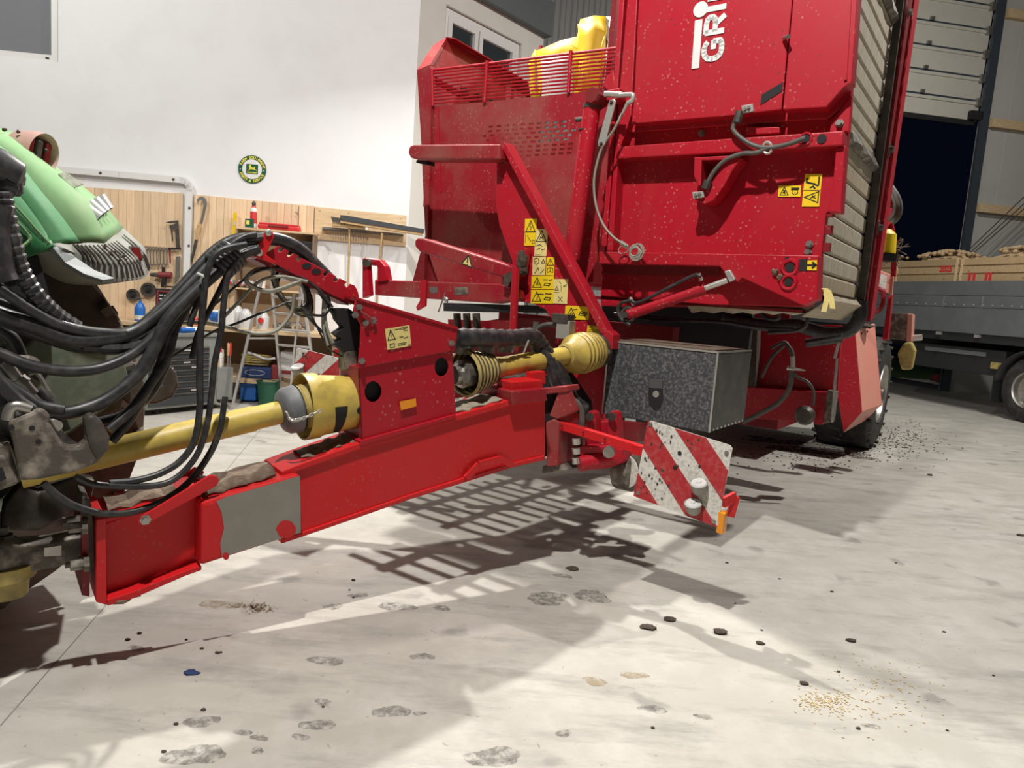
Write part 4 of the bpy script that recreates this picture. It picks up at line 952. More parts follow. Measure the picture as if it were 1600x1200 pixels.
# ---- gearbox housing on the drawbar
def ellipse_px(x, y, rx, ry, o, n=16): return [DP(x + rx * math.cos(2 * math.pi * k / n), y + ry * math.sin(2 * math.pi * k / n), o) for k in range(n)]
hz = -.015
m = MB(); m.plate(dp([(560, 577), (707, 549), (712, 650), (566, 694)], hz), [ellipse_px(583, 612, 13.5, 16.5, hz), ellipse_px(690, 573.5, 11, 15, hz)], -DN * .006); hs_ = m.build('housing_side', RED, HV)
m = MB(); m.slab(dp([(560, 577), (566, 694)], hz) + [DP(566, 694, hz) - DN * .21, DP(560, 577, hz) - DN * .21], DT * .006); m.build('housing_front', REDD, HV)
m = MB(); m.slab(dp([(562, 690), (712, 648), (712, 652), (563, 696)], hz + .02), -DN * .25); m.build('housing_foot', RED, HV)
m = MB(); m.slab(dp([(560, 577), (707, 549), (707, 547), (560, 575)], hz), -DN * .21); m.build('housing_top', REDD, HV)
m = MB(); m.slab(dp([(568, 580), (705, 553), (709, 648), (570, 690)], hz - .03), -DN * .15); m.build('gearbox', BLACKM, HV)
cz = .0
m = MB(); m.slab(dp([(557, 465), (716, 512), (711, 547.5), (559, 576), (563, 540), (564, 508), (552, 486)], cz), -DN * .012); hc = m.build('housing_cover', RED, HV, bevel=.004)
m = MB(); m.slab(dp([(557, 464), (716, 511), (716, 515), (557, 468)], cz + .006), -DN * .2); m.build('cover_fold', RED, hc)
m = MB(); m.slab(dp([(557, 468), (714, 515), (710, 546), (566, 572)], cz - .19), -DN * .012); m.build('cover_back', DKRED, hc)
for x, y in ((561, 480), (555, 492), (571, 504), (583, 500), (565, 564), (705, 536)):
    m = MB(); bolt(m, DP(x, y, cz), DN, .011, .016); m.build('bolt', STEEL, hc)
m = MB(); m.rod(DP(563, 486, .012), DP(583, 500, .012), .006, 6); m.build('retaining_rod', REDD, hc)
def inst(m, q, n):
    tri(m, q, n, .06, .45, .36, .92, .004); marks(m, q, n, [[(.21, .78), (.21, .6)], [(.4, .9), (.6, .9)], [(.62, .86), (.66, .94)], [(.7, .86), (.9, .9)], [(.72, .95), (.9, .95)], [(.75, .8), (.9, .78)], [(.55, .5), (.7, .5)], [(.72, .42), (.88, .45)], [(.12, .08), (.3, .08), (.3, .25), (.12, .25), (.12, .08)], [(.45, .2), (.8, .2)], [(.45, .12), (.75, .12)], [(.85, .05), (.97, .05)]], .003)
sticker([(601, 514), (639, 508), (642, 540), (605, 546.5)], lambda x, y: DP(x, y, cz + .0005), STICKP, inst, 'instruction_sticker')
sticker([(624, 627.5), (649, 622.5), (650, 634.5), (626, 641)], lambda x, y: DP(x, y, hz + .008), ORANGE, None, 'side_reflector')
m = MB(); m.slab(dp([(545, 482), (556, 490), (562, 506), (562, 540), (556, 548), (536, 548), (522, 538), (534, 530), (524, 522), (538, 512), (528, 500), (524, 482)], -.12), -DN * .06); m.build('rubber_gaiter', BLACKM, HV)
m = MB(); m.slab(dp([(538, 548), (562, 544), (562, 578), (538, 580)], -.12), -DN * .08); m.build('gearbox_bracket', DIRTSTEEL, HV, bevel=.01)

# ---- cardan guard bell, second shaft and ribbed cones
ax0 = DP(557, 628, -.15)
bd = (DP(455, 637, -.15) - ax0).normalized()
m = MB(); m.lathe(ax0, bd, [(0, .04), (.005, .118), (.02, .128), (.08, .132), (.19, .142), (.205, .152), (.27, .155), (.27, .148), (.20, .138), (.06, .122), (.05, .03)], 32, cap=False); bell = m.build('shaft_guard_bell', YEL, HV, smooth=35, label='yellow bell guard round the front drive joint')
m = MB(); cb_ = ax0 + bd * .11
def on_bell(t, ang, r):
    u_ = bd.cross(UP).normalized(); v_ = bd.cross(u_)
    return ax0 + bd * t + (u_ * math.cos(ang) + v_ * math.sin(ang)) * r
uu = bd.cross(UP).normalized()
sgn = 0 if uu.dot(DN) > 0 else math.pi
m = MB()
for k in range(9):
    an = sgn - (-.02 + .12 * k) * (1 if (bd.cross(uu)).z < 0 else -1)
    wd = .03 - .014 * k / 8
    m.loft([[on_bell(.135 - wd, an - .065, .1375), on_bell(.135 + wd, an - .065, .1395)], [on_bell(.135 - wd, an + .065, .1375), on_bell(.135 + wd, an + .065, .1395)]])
m.build('guard_slot', BLACKM, bell, thick=.003)
m = MB(); m.lathe(on_bell(.035, sgn - .12 * (1 if (bd.cross(uu)).z < 0 else -1), .127), on_bell(.035, sgn - .12 * (1 if (bd.cross(uu)).z < 0 else -1), .2) - on_bell(.035, sgn - .12 * (1 if (bd.cross(uu)).z < 0 else -1), .127), [(0, .021), (.006, .021)], 16); m.build('guard_hole', BLACKM, bell)

q0, q1 = DP(718, 585, -.13), MP(934, 547, PB - .06)
sd = (q1 - q0).normalized(); L_ = (q1 - q0).length
def at_(px): # fraction along the shaft for a picture column
    return max(0, min(1, (px - 718) / (934 - 718)))
m = MB(); m.rod(q0 + sd * .16, q1 - sd * .1, .056, 18); rs = m.build('rear_drive_shaft', YEL, HV, smooth=40, label='short yellow rear drive shaft between housing and support plate')
pr = [(.03, .115)]
for k in range(6): pr += [(.04 + .032 * k, .128 - .007 * k), (.056 + .032 * k, .117 - .007 * k)]
pr += [(.23, .068), (.30, .060)]
m = MB(); m.lathe(q0, sd, pr, 28, cap=False); m.build('ribbed_cone', YELD, rs, smooth=20)
m = MB(); m.lathe(q0, sd, [(-.05, .05), (0, .055), (.01, .075), (.06, .075), (.06, .04)], 14); m.box(q0 + sd * .04, sd * .05, UP * .04, DN * .06); m.build('universal_joint', STEEL, rs)
pr = [(L_ - .34, .060), (L_ - .33, .075), (L_ - .29, .082), (L_ - .26, .105)]
for k in range(6): pr += [(L_ - .235 + .034 * k, .132 - .004 * abs(k - 2)), (L_ - .218 + .034 * k, .123 - .004 * abs(k - 2))]
pr += [(L_ - .02, .09)]
m = MB(); m.lathe(q0, sd, pr, 26, cap=False); m.build('ribbed_cone', YEL, rs, smooth=30)
for k in range(6):  # dark rings put the ribs' shade, along with grime, into the grooves
    m = MB(); m.tube(circle(q0 + sd * (.056 + .032 * k), sd.cross(UP).normalized(), sd.cross(sd.cross(UP).normalized()), .119 - .007 * k, 26), .0055, 5, closed=True); m.build('groove_dirt_shade', SOILD, rs)
    m = MB(); m.tube(circle(q0 + sd * (L_ - .218 + .034 * k), sd.cross(UP).normalized(), sd.cross(sd.cross(UP).normalized()), .1245 - .004 * abs(k - 2), 26), .005, 5, closed=True); m.build('groove_dirt_shade', YELDD, rs)
m = MB(); m.lathe(q1 - sd * .02, sd, [(0, .11), (.03, .11), (.03, .06)], 18); m.build('flange_joint', DARKSTEEL, rs)
for k in range(6):
    a_ = k * math.pi / 3; u_ = sd.cross(UP).normalized(); v_ = sd.cross(u_); m = MB(); bolt(m, q1 - sd * .02 + (u_ * math.cos(a_) + v_ * math.sin(a_)) * .095, -sd, .013, .03); m.build('bolt', STEEL, rs)
# corrugated loom over the drive shaft
lp = [DP(712, 528, -.1), DP(760, 528, -.12), aty(800, 529, 3.95), aty(832, 527, 4.1), aty(850, 548, 4.2), aty(876, 590, 4.25), aty(893, 625, 4.3), aty(910, 640, 4.35)]
sp = spline(lp, 9)
m = MB(); m.tube(sp, lambda t: .05 + .004 * math.sin(t * 260), 12); m.build('corrugated_loom', BLACK, HV, smooth=60)
for pts in ([(836, 540), (866, 575), (885, 610), (905, 632)], [(858, 560), (870, 600), (890, 628), (915, 640)]):
    m = MB(); m.tube(spline([aty(x, y, 4.15) for x, y in pts], 6), .035, 9); m.build('hose_bundle', BLACK, HV, smooth=60)
m = MB(); m.rod(aty(826, 531, 3.98), aty(818, 551, 3.98), .006, 6); m.build('cable_tie', ZINC, HV)
for x, y in ((725, 548), (790, 545), (760, 546)):
    m = MB(); m.box(DP(x, y, -.15), DT * .04, UP * .02, DN * .02); m.build('loom_bracket', DIRTSTEEL, HV)

# ---- pivot, clevises and steering cylinder behind the drawbar
ph = [aty(858, 668, 3.95), aty(857, 738, 3.95)]
m = MB(); m.slab([aty(x, y, 4.0) for x, y in ((852, 660), (866, 654), (874, 660), (872, 728), (854, 730))], V((.06, .1, 0))); m.build('pivot_column', REDD, HV, bevel=.008)
m = MB(); m.slab([aty(x, y, 4.05) for x, y in ((846, 616), (870, 614), (866, 654), (850, 660), (846, 715))], V((.1, .14, 0))); m.build('pivot_shade_block', BLACKM, HV)  # black block stands in for the shadowed gap behind the drawbar end
m = MB(); m.slab([aty(x, y, 4.0) for x, y in ((872, 612), (886, 608), (893, 626), (900, 642), (870, 655), (858, 650))], V((.03, .04, 0))); m.build('pivot_gusset', REDD, HV, bevel=.006)
m = MB(); m.slab([aty(x, y, 3.99) for x, y in ((848, 606), (886, 603), (888, 612), (848, 617))], V((.08, .14, 0))); m.build('pivot_cap', REDD, HV, bevel=.006)
m = MB(); m.slab([aty(x, y, 4.02) for x, y in ((848, 728), (874, 726), (884, 736), (846, 740))], V((.1, .14, 0))); m.build('pivot_foot', DIRTSTEEL, HV, bevel=.006)
m = MB(); m.slab([aty(x, y, 4.3) for x, y in ((874, 655), (905, 645), (905, 725), (874, 730))], V((.08, .1, 0))); m.build('pivot_frame', DKRED, HV, bevel=.006)
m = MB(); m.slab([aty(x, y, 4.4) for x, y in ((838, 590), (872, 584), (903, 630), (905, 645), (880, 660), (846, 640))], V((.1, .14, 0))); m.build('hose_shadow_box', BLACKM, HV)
m = MB(); m.slab([DP(798, 612, .03), DP(852, 607, .03), DP(856, 626, .03), DP(800, 632, .03)], -DN * .3); m.build('pivot_plate', REDD, HV, bevel=.006)
m = MB(); m.slab([DP(799, 597, -.02), DP(848, 594, -.02), DP(850, 611, -.02), DP(799, 611, -.02)], -DN * .14); m.build('stop_block', REDC, HV, bevel=.006)
m = MB(); m.slab([DP(830, 582, -.10), DP(852, 580, -.10), DP(853, 600, -.10), DP(830, 600, -.10)], -DN * .05); m.build('stop_lug', REDC, HV, bevel=.004)
for x in (920, 955):
    m = MB(); m.slab([aty(x + dx, y, 4.15) for dx, y in ((-6, 700), (-5, 655), (-3, 645), (2, 641), (8, 645), (10, 655), (12, 700))], V((.04, .05, 0))); cl = m.build('clevis', RED, HV, bevel=.005)
    m = MB(); m.lathe(aty(x + 2, 651, 4.13), V((-.4, -.8, 0)), [(0, .025), (.012, .025)], 10); m.build('clevis_eye', DARKSTEEL, cl)
m = MB(); m.slab([aty(x, y, 4.2) for x, y in ((925, 658), (952, 658), (952, 692), (925, 692))], V((.1, .12, 0))); m.build('clevis_block', RED, HV, bevel=.006)
m = MB(); m.slab([aty(x, y, 4.0) for x, y in ((905, 697), (948, 697), (972, 703), (972, 722), (948, 732), (908, 735), (903, 728))], V((.08, .1, 0))); m.build('steering_bracket', RED, HV, bevel=.006)
m = MB(); m.rod(aty(905, 725, 3.97), aty(972, 712, 4.05), .045, 12); m.build('steering_cylinder', RED, HV, smooth=40)
m = MB(); m.lathe(aty(952, 706, 3.92), V((-.3, -.9, 0)), [(0, .035), (.02, .033), (.02, .02)], 12); m.build('pin_head', STEEL, HV)
m = MB(); m.lathe(aty(981, 735, 4.15), V((-.75, .6, 0)), [(-.06, .10), (-.05, .12), (.05, .12), (.06, .10)], 20); m.build('parking_foot', DIRTSTEEL, HV, smooth=40)
m = MB(); m.lathe(aty(978, 736, 4.1), V((-.75, -.6, 0)), [(0, .10), (.012, .10), (.012, .03)], 20); m.build('foot_disc', WHITES, HV)
m = MB(); m.slab([aty(x, y, 4.35) for x, y in ((935, 655), (1000, 662), (1000, 690), (940, 692))], V((.05, .05, 0))); m.build('crosshead', DKRED, HV)
m = MB(); m.tube(spline([aty(x, y, 4.05) for x, y in ((890, 622), (902, 630), (909, 645), (908, 675), (904, 700), (900, 722))], 6), .018, 8); m.build('hydraulic_hose', GREYH, HV, smooth=60)
m = MB()
for y in (685, 700, 715): m.rod(aty(900, y, 3.98), aty(901, y + 9, 3.98), .024, 8)
m.build('hose_fitting', ZINC, HV)

# ---- swing arm with hazard board
aa, ab = aty(870, 662, 4.05), aty(1006, 704, 3.80)
m = MB(); m.bar(aa, ab, .05, .05); m.bar(aa + UP * .01, aty(904, 644, 4.2), .05, .05); arm = m.build('board_arm', REDC, HV, bevel=.004)
for t in (.1, .35, .6):
    m = MB(); m.lathe(aa.lerp(ab, t) + V((-.02, -.026, .005)), V((-.5, -.86, 0)), [(0, .006), (.002, .006)], 8); m.build('hole', BLACKM, arm)
Q = [aty(1013, 656, 3.70), aty(1145, 697, 3.44), aty(1121, 824, 3.44), aty(990, 775, 3.70)]       # tl tr br bl
q, qn = quadmap(Q[3], Q[2], Q[1], Q[0], 0)
def board(Q, q, n, mirror, parent, discs, name='hazard_board'):
    m = MB(); m.slab([q(u, v, 0) for u, v in ((.03, 0), (.97, 0), (1, .03), (1, .97), (.97, 1), (.03, 1), (0, .97), (0, .03))], -n * .006); o = m.build(name, WHITES, parent)
    f_ = (lambda u: 1 - u) if mirror else (lambda u: u)
    # diagonal red bands, cut to the square
    def band(c0, c1):
        # region c0 < u + v < c1 inside the unit square
        poly = [(0, 0), (1, 0), (1, 1), (0, 1)]
        for sgn_, c in ((1, c0), (-1, c1)):
            out = []
            for (ua, va), (ub, vb) in zip(poly, poly[1:] + poly[:1]):
                da, db_ = sgn_ * (ua + va - c), sgn_ * (ub + vb - c)
                if da >= 0: out.append((ua, va))
                if da * db_ < 0: t = da / (da - db_); out.append((ua + (ub - ua) * t, va + (vb - va) * t))
            poly = out
        return poly
    for c0, c1 in ((0, .31), (.64, 1.0), (1.33, 1.70)):
        pg = band(c0, c1)
        m = MB(); pts = [q(f_(u), v, .0012) for u, v in pg]; m.slab(pts, n * .0012); m.build('red_stripe', REDS, o)
    for u, v in discs:
        la_ = (UP * .9 + n * .42).normalized(); c = q(u, v, .028) - la_ * .04; m = MB(); m.lathe(c, la_, [(0, .026), (.012, .036), (.05, .042), (.054, .045), (.06, .045)], 22); lm = m.build('marker_lamp', LAMPB, o, smooth=40)
        m = MB(); m.lathe(c + la_ * .059, la_, [(0, .042), (.006, .036), (.008, .014), (.012, .012)], 22); m.build('lens', GLASS, lm, smooth=40)
    return o
bo = board(Q, q, qn, False, HV, ((.74, .42), (.72, .16)))
for u, v in ((.04, .95), (.95, .90), (.05, .06), (.95, .05)):
    m = MB(); bolt(m, q(u, v, .002), qn, .008, .006); m.build('rivet', STEEL, bo)
for u, v in ((.44, .72), (.42, .53)):
    m = MB(); m.lathe(q(u, v, .0024), qn, [(0, .011), (.002, .011)], 10); m.build('hole', BLACKM, bo)
for k in range(46):
    u, v = rnd.uniform(.04, .72), rnd.uniform(.08, .95)
    if u > .55 and v < .5: continue
    m = MB(); r = rnd.uniform(.002, .007); m.slab([q(u, v, .0026) + (Q[1] - Q[0]).normalized() * r * math.cos(a) * rnd.uniform(.5, 1.5) + UP * r * 1.5 * math.sin(a) for a in (0, 1, 2, 3, 4, 5)], qn * .001); m.build('mud_speck', SOILD, bo)
m = MB(); e = q(1, .3, -.01); m.bar(e, e + V((.07, .03, .03)), .02, .05); m.bar(e + V((.07, .03, .03)), q(1, .12, -.01) + V((.06, .03, 0)), .02, .04); m.build('lamp_bracket', REDC, bo)
m = MB(); m.box(q(1.02, .06, -.03), (Q[1] - Q[0]).normalized() * .018, qn * .03, UP * .055); m.build('orange_side_lamp', ORANGE, bo, bevel=.006)
m = MB(); m.bar(ab - V((.05, -.02, 0)), q(.25, .62, -.02), .04, .05); m.build('board_clamp', REDC, bo)
# its twin on the far side of the drawbar
Q2 = [aty(463, 543, 4.6), aty(531, 560, 4.45), aty(529, 640, 4.45), aty(457, 625, 4.6)]
q2, n2 = quadmap(Q2[3], Q2[2], Q2[1], Q2[0], 0)
b2 = board(Q2, q2, n2, True, HV, ((.14, .62),), 'hazard_board')
m = MB(); m.bar(aty(527, 552, 4.5), aty(560, 545, 4.7), .05, .05); m.bar(aty(495, 590, 4.62), aty(700, 640, 4.5), .05, .05); m.build('board_arm', RED, HV)
for k in range(10):
    u, v = rnd.uniform(.1, .6), rnd.uniform(.5, .97); m = MB(); m.slab([q2(u, v, .0026) + V((math.cos(a) * .009, 0, math.sin(a) * .009)) for a in (0, 1, 2, 3, 4, 5)], n2 * .001); m.build('mud_speck', SOILD, b2)
# red and white warning plate lying low behind the shaft
m = MB(); m.slab([aty(x, y, 4.55) for x, y in ((712, 610), (760, 590), (800, 600), (790, 625), (720, 628))], V((.02, .03, 0))); wp_ = m.build('striped_plate', WHITES, HV)
for pts in (((722, 626), (742, 600), (754, 594), (735, 626)), ((752, 626), (770, 596), (782, 598), (768, 626))):
    m = MB(); m.slab([aty(x, y, 4.54) for x, y in pts], V((.003, .004, 0))); m.build('red_stripe', REDS, wp_)

# ---- toothed hose rack on the housing
RO = -.14
rk = [(417, 394), (435, 383.5)]
for x in (440, 453.5, 467.5, 510, 526.5, 543):
    y = 383.5 + (x - 435) * .53
    rk += [(x - 2, y - .5), (x - 6, y + 4), (x - 5.5, y + 7.5), (x - 2, y + 8.5), (x + 3, y + 2.5)]
rk += [(553, 446), (557, 453), (560, 463), (556, 478), (545, 473), (520, 462), (470, 435), (432, 414), (404, 402)]
m = MB(); m.slab(dp(rk, RO), DN * .01); rack = m.build('hose_rack', RED, HV, bevel=.002, label='toothed red hose rack rising from the drawbar')
for x, y, rx, ry in ((479, 415.5, 7.5, 4.5), (494, 424, 7.5, 4.5)):
    m = MB(); m.slab([DP(x + rx * math.cos(k * .52), y + ry * math.sin(k * .52), RO + .0105) for k in range(12)], DN * .002); m.build('oval_slot', BLACKM, rack)
m = MB(); m.slab(dp([(404, 402), (470, 435), (545, 473), (545, 477), (470, 441), (396, 405)], RO), -DN * .14); m.build('rack_floor', DKRED, rack)
m = MB(); m.slab(dp([(414, 360), (424, 362), (426, 370), (414, 398), (430, 410), (424, 412), (396, 401), (399, 388)], RO + .02), DN * .02); ru = m.build('rack_upright', REDC, rack, bevel=.003)
for x, y in ((419, 363.5), (405, 395)):
    m = MB(); m.lathe(DP(x, y, RO + .04), DN, [(0, .016), (.006, .014), (.010, .006)], 12); m.build('bolt', ZINC, ru)
m = MB(); m.slab(dp([(388, 366), (392, 362), (402, 364), (398, 372), (388, 372)], RO - .05), -DN * .02); m.build('rack_tab', REDD, rack)

# ---- rear: wheel, mudguard, ladder, lights
WR = .70
wa0, wa1 = -.98, -.30
wc = M(0, 5.35, WR)
def wheel(parent, c, axis, r, wdt, rim_r, tyre_mat, rim_mat, lugs=0, hub=True, name='tyre', lug_mat=None):
    """tyre, rim and hub; c is the middle of the outer face, axis points outwards"""
    m = MB(); hw = wdt
    prof = [(-hw + .02, rim_r), (-hw, rim_r + .04), (-hw + .01, r * .86), (-hw + .06, r * .985), (-hw + .12, r), (-.12, r), (-.06, r * .985), (-.01, r * .86), (0, rim_r + .06), (-.02, rim_r)]
    m.lathe(c, axis, prof, 48, cap=False); ty = m.build(name, tyre_mat, parent, smooth=35)
    u_ = axis.cross(UP).normalized(); v_ = axis.cross(u_)
    for k in range(lugs):
        a = 2 * math.pi * k / lugs; er = u_ * math.cos(a) + v_ * math.sin(a); et = -u_ * math.sin(a) + v_ * math.cos(a)
        for s_, off in ((1, 0), (-1, math.pi / lugs)):
            er2 = u_ * math.cos(a + off) + v_ * math.sin(a + off); et2 = -u_ * math.sin(a + off) + v_ * math.cos(a + off)
            p0 = c - axis * (hw / 2) + er2 * r; p1 = p0 + axis * (s_ * hw * .5) + et2 * (-.13 * r) - er2 * .045
            m = MB(); m.bar(p0, p1, .05 * r, .045 * r, er2); m.build('tread_lug', lug_mat or tyre_mat, ty)
    m = MB(); m.lathe(c, axis, [(-.03, rim_r + .01), (.0, rim_r), (-.02, rim_r * .93), (-.10, rim_r * .86), (-.14, rim_r * .5), (-.11, rim_r * .42), (-.11, .01)], 32, cap=False); rm = m.build('rim', rim_mat, parent, smooth=30)
    if hub:
        m = MB(); m.lathe(c - axis * .11, axis, [(0, rim_r * .36), (.05, rim_r * .34), (.09, rim_r * .22), (.12, rim_r * .2)], 18); m.build('hub', DARKSTEEL, rm, smooth=35)
        for k in range(8):
            a = 2 * math.pi * k / 8; m = MB(); bolt(m, c - axis * .12 + (u_ * math.cos(a) + v_ * math.sin(a)) * rim_r * .45, axis, .014, .035); m.build('wheel_nut', STEEL, rm)
    return ty, rm
wheel(HV, wc + EA * wa1, EA, WR, wa1 - wa0, .36, TYRE, STEEL, 22)
gA = [(1317, 524), (1336, 514), (1347, 643), (1318, 675), (1309, 615)]
gb0, gb1 = 4.15, 4.75
m = MB()
front = [MP(x, y, gb0) for x, y in gA]
r_ = [MP(1336, 514, gb0), MP(1366, 506, gb1), MP(1377, 632, gb1), MP(1347, 643, gb0)]
bt = [MP(1347, 643, gb0), MP(1377, 632, gb1), MP(1352, 656, gb1), MP(1318, 675, gb0)]
m.face(front); m.face(r_); m.face(bt); m.face([MP(1317, 524, gb0), MP(1336, 514, gb0), MP(1366, 506, gb1), MP(1345, 512, gb1 + .2)])
gd = m.build('mudguard', PINK, HV, thick=.012, label='pinkish red angular guard in front of the rear wheel')  # pink sides carry the light in their colour; the face sheet stays darker
m = MB(); m.slab([p - EB * .008 for p in front], -EB * .004); m.build('guard_face', RED, gd)
for x, y in ((1345, 521), (1354, 518), (1346, 531), (1355, 528), (1354, 536), (1368, 530)):
    m = MB(); m.lathe(MP(x, y, gb0 + (x - 1336) / 30 * (gb1 - gb0) - .02), EA - EB * .6, [(0, .014), (.01, .014)], 8); m.build('hole', BLACKM, gd)
m = MB(); m.ball(MP(1350, 509, gb0 + .2), .05, 8, 6, .3, (2.4, 1.6, .5)); m.build('soil_clump', SOILD, gd)
rb = 3.2
m = MB(); m.slab([MP(x, y, rb) for x, y in ((1362, 417), (1396, 431), (1394, 461), (1361, 447))], EB * .05); sg = m.build('rear_plate', PINK, HV, bevel=.006)
m = MB(); m.slab([MP(x, y, rb - .004) for x, y in ((1366, 423), (1386, 431), (1384, 452), (1366, 445))], EB * .003); m.build('plate_label', WHITES, sg)
m = MB(); m.slab([MP(x, y, rb - .004) for x, y in ((1362.5, 420), (1366, 421.5), (1365.5, 446), (1362, 445))], EB * .003); m.build('amber_strip', ORANGE, sg)
m = MB(); m.tube(spline([MP(x, y, rb - .03) for x, y in ((1362, 452), (1375, 452), (1380, 458), (1379, 475), (1372, 486), (1360, 489))], 5), .022, 8); m.build('grab_handle', DKRED, HV, smooth=50)
hv_slab('ladder_stile', [(1388, 462), (1394, 460), (1387, 530), (1378, 532)], rb, .1, RED)
m = MB(); m.slab([MP(x, y, rb + .3) for x, y in ((1392, 489), (1424, 490), (1422, 533), (1388, 529))], EB * .2); m.build('lamp_box', DIRTSTEEL, HV, bevel=.006)
hv_slab('lamp_box_edge', [(1418, 490), (1426, 491), (1424, 534), (1416, 533)], rb + .27, .2, PINK)
m = MB(); m.slab([MP(x, y, rb + .5) for x, y in ((1412, 536), (1424, 534), (1430, 548), (1424, 578), (1408, 578), (1402, 552))], EB * .15); m.build('yellow_hitch_guard', YELD, HV, bevel=.02)
m = MB(); m.rod(MP(1427, 528, rb + .4), MP(1441, 527, rb + .4), .03, 8); m.build('lever_end', ZINC, HV)
for pts, r in (([(1392, 292), (1402, 308), (1406, 325), (1402, 340), (1393, 348)], .025), ([(1390, 300), (1398, 318), (1396, 335), (1388, 345)], .018)):
    m = MB(); m.tube(spline([MP(x, y, 2.6) for x, y in pts], 6), r, 8); m.build('hydraulic_hose', GREYH, HV, smooth=60)
for p, q_ in (((1388, 290), (1396, 296)), ((1396, 296), (1392, 322)), ((1388, 290), (1386, 322)), ((1386, 322), (1397, 375)), ((1392, 325), (1385, 390)), ((1397, 375), (1396, 432)), ((1391, 350), (1399, 380))):
    m = MB(); m.rod(MP(*p, 2.7), MP(*q_, 2.7), .022, 6); m.build('lattice_rod', RED, HV)
m = MB(); m.lathe(MP(1379, 396, 2.4), UP, [(0, .10), (.16, .09), (.20, .05)], 12); m.build('warning_beacon', STICK, HV, smooth=40)
m = MB(); m.lathe(MP(1382, 408, 2.4), UP, [(0, .10), (.06, .11)], 12); m.build('beacon_base', BLACKM, HV)
m = MB()
for k in range(26): c = MP(1397 + rnd.uniform(-5, 6), 393 + rnd.uniform(-12, 12), 2.7); m.rod(c, c + V((rnd.uniform(-.12, .12), rnd.uniform(-.05, .05), rnd.uniform(-.1, .12))), .005, 4)
m.build('dry_haulm', SOIL, HV, kind='stuff')
m = MB(); m.slab([M(-2.6, 3.35, .35), M(-1.0, 3.35, .35), M(-1.0, 3.35, .6), M(-2.6, 3.35, .6)], EB * 2.4); m.build('axle_frame', DKRED, HV)
m = MB(); m.rod(M(-.98, 5.35, WR), M(-3.0, 5.35, WR), .09, 10); m.build('axle', DARKSTEEL, HV)
wheel(HV, M(-2.98, 5.35, WR) , -EA, WR, .6, .36, TYRE, STEEL, 0)
m = MB(); m.slab([M(-2.9, 1.2, 1.7), M(-1.62, 1.2, 1.7), M(-1.62, 1.2, 3.0), M(-2.9, 1.2, 3.0)], EB * 3.4); m.build('rear_body', DKRED, HV)
m = MB(); m.slab([M(-1.6, 1.5, 1.7), M(-.95, 1.5, 1.7), M(-.95, 1.5, 3.4), M(-1.6, 1.5, 3.4)], EB * 2.6); m.build('cleaning_body', DKRED, HV)
m = MB(); m.slab([M(-1.6, .06, 1.7), M(-1.56, .06, 1.7), M(-1.56, .06, 4.3), M(-1.6, .06, 4.3)], EB * 1.3); m.build('bunker_inner_side', DKRED, HV)
# soil lying round the wheel
m = MB()
for k in range(900):
    x, y = rnd.gauss(1290, 75), rnd.gauss(700, 16)
    if rnd.random() < .35: x, y = rnd.gauss(1410, 25), rnd.gauss(685, 14)
    if y < 655: continue
    r = rnd.uniform(.003, .012); c = onz(x, y, 0)
    m.ball(c + UP * r * .4, r, 5, 4, .3, (1.3, 1, .6))
o = m.build('soil_crumbs', SOILD, None, kind='stuff'); o['label'] = 'loose dark soil crumbs scattered round the harvester wheel'; o['category'] = 'soil'

# yellow and white tarpaulin slung over the sorting stand behind the guard bars
tf = thing('tarpaulin', M(-1.9, 1.35, 3.0), 'yellow and white tarpaulin draped behind the red guard bars', 'tarpaulin')
TBk = 1.15
def tfold(px, b, amp, rows=7):
    """hanging sheet between an upper and a lower picture line"""
    (t0, b0) = px; n = len(t0); R = []
    for r in range(rows):
        t = r / (rows - 1)
        R.append([MP(t0[i][0] * (1 - t) + b0[i][0] * t, t0[i][1] * (1 - t) + b0[i][1] * t, b) + EB * amp * math.sin(i * 2.2 + t * 3.0) * (0.4 + t) for i in range(n)])
    return R
m = MB(); m.loft(tfold(([(838, 80), (858, 70), (880, 64), (902, 57), (906, 30), (930, 26), (946, 25)], [(838, 165), (858, 168), (880, 168), (902, 165), (910, 165), (930, 160), (943, 150)]), TBk, .05)); m.build('yellow_sheet', TARP, tf, smooth=80, thick=.012)
m = MB(); m.loft(tfold(([(826, 100), (832, 84), (838, 78)], [(826, 130), (834, 165), (840, 165)]), TBk - .05, .03)); m.build('yellow_fold', TARP, tf, smooth=80, thick=.012)
m = MB(); m.loft(tfold(([(903, 38), (916, 36), (934, 27), (944, 33), (947, 42)], [(907, 150), (915, 150), (930, 140), (940, 120), (944, 90)]), TBk - .12, .05)); m.build('yellow_fold', TARP, tf, smooth=80, thick=.012)
m = MB(); m.loft(tfold(([(944, 26), (955, 25), (966, 24), (975, 24)], [(936, 140), (945, 150), (958, 150), (970, 150)]), TBk + .02, .06)); m.build('white_sheet', TARPW, tf, smooth=80, thick=.012)
m = MB(); m.loft(tfold(([(845, 90), (862, 88), (878, 84), (894, 82)], [(845, 168), (862, 168), (878, 166), (894, 164)]), TBk - .06, .02)); m.build('pale_panel', TARPW, tf, smooth=80, thick=.008)
for b_ in (845, 962):
    m = MB(); m.rod(MP(b_, 72 if b_ < 900 else 40, TBk + .12), MP(b_, 175, TBk + .12), .02, 8); m.build('stand', DKRED, tf)

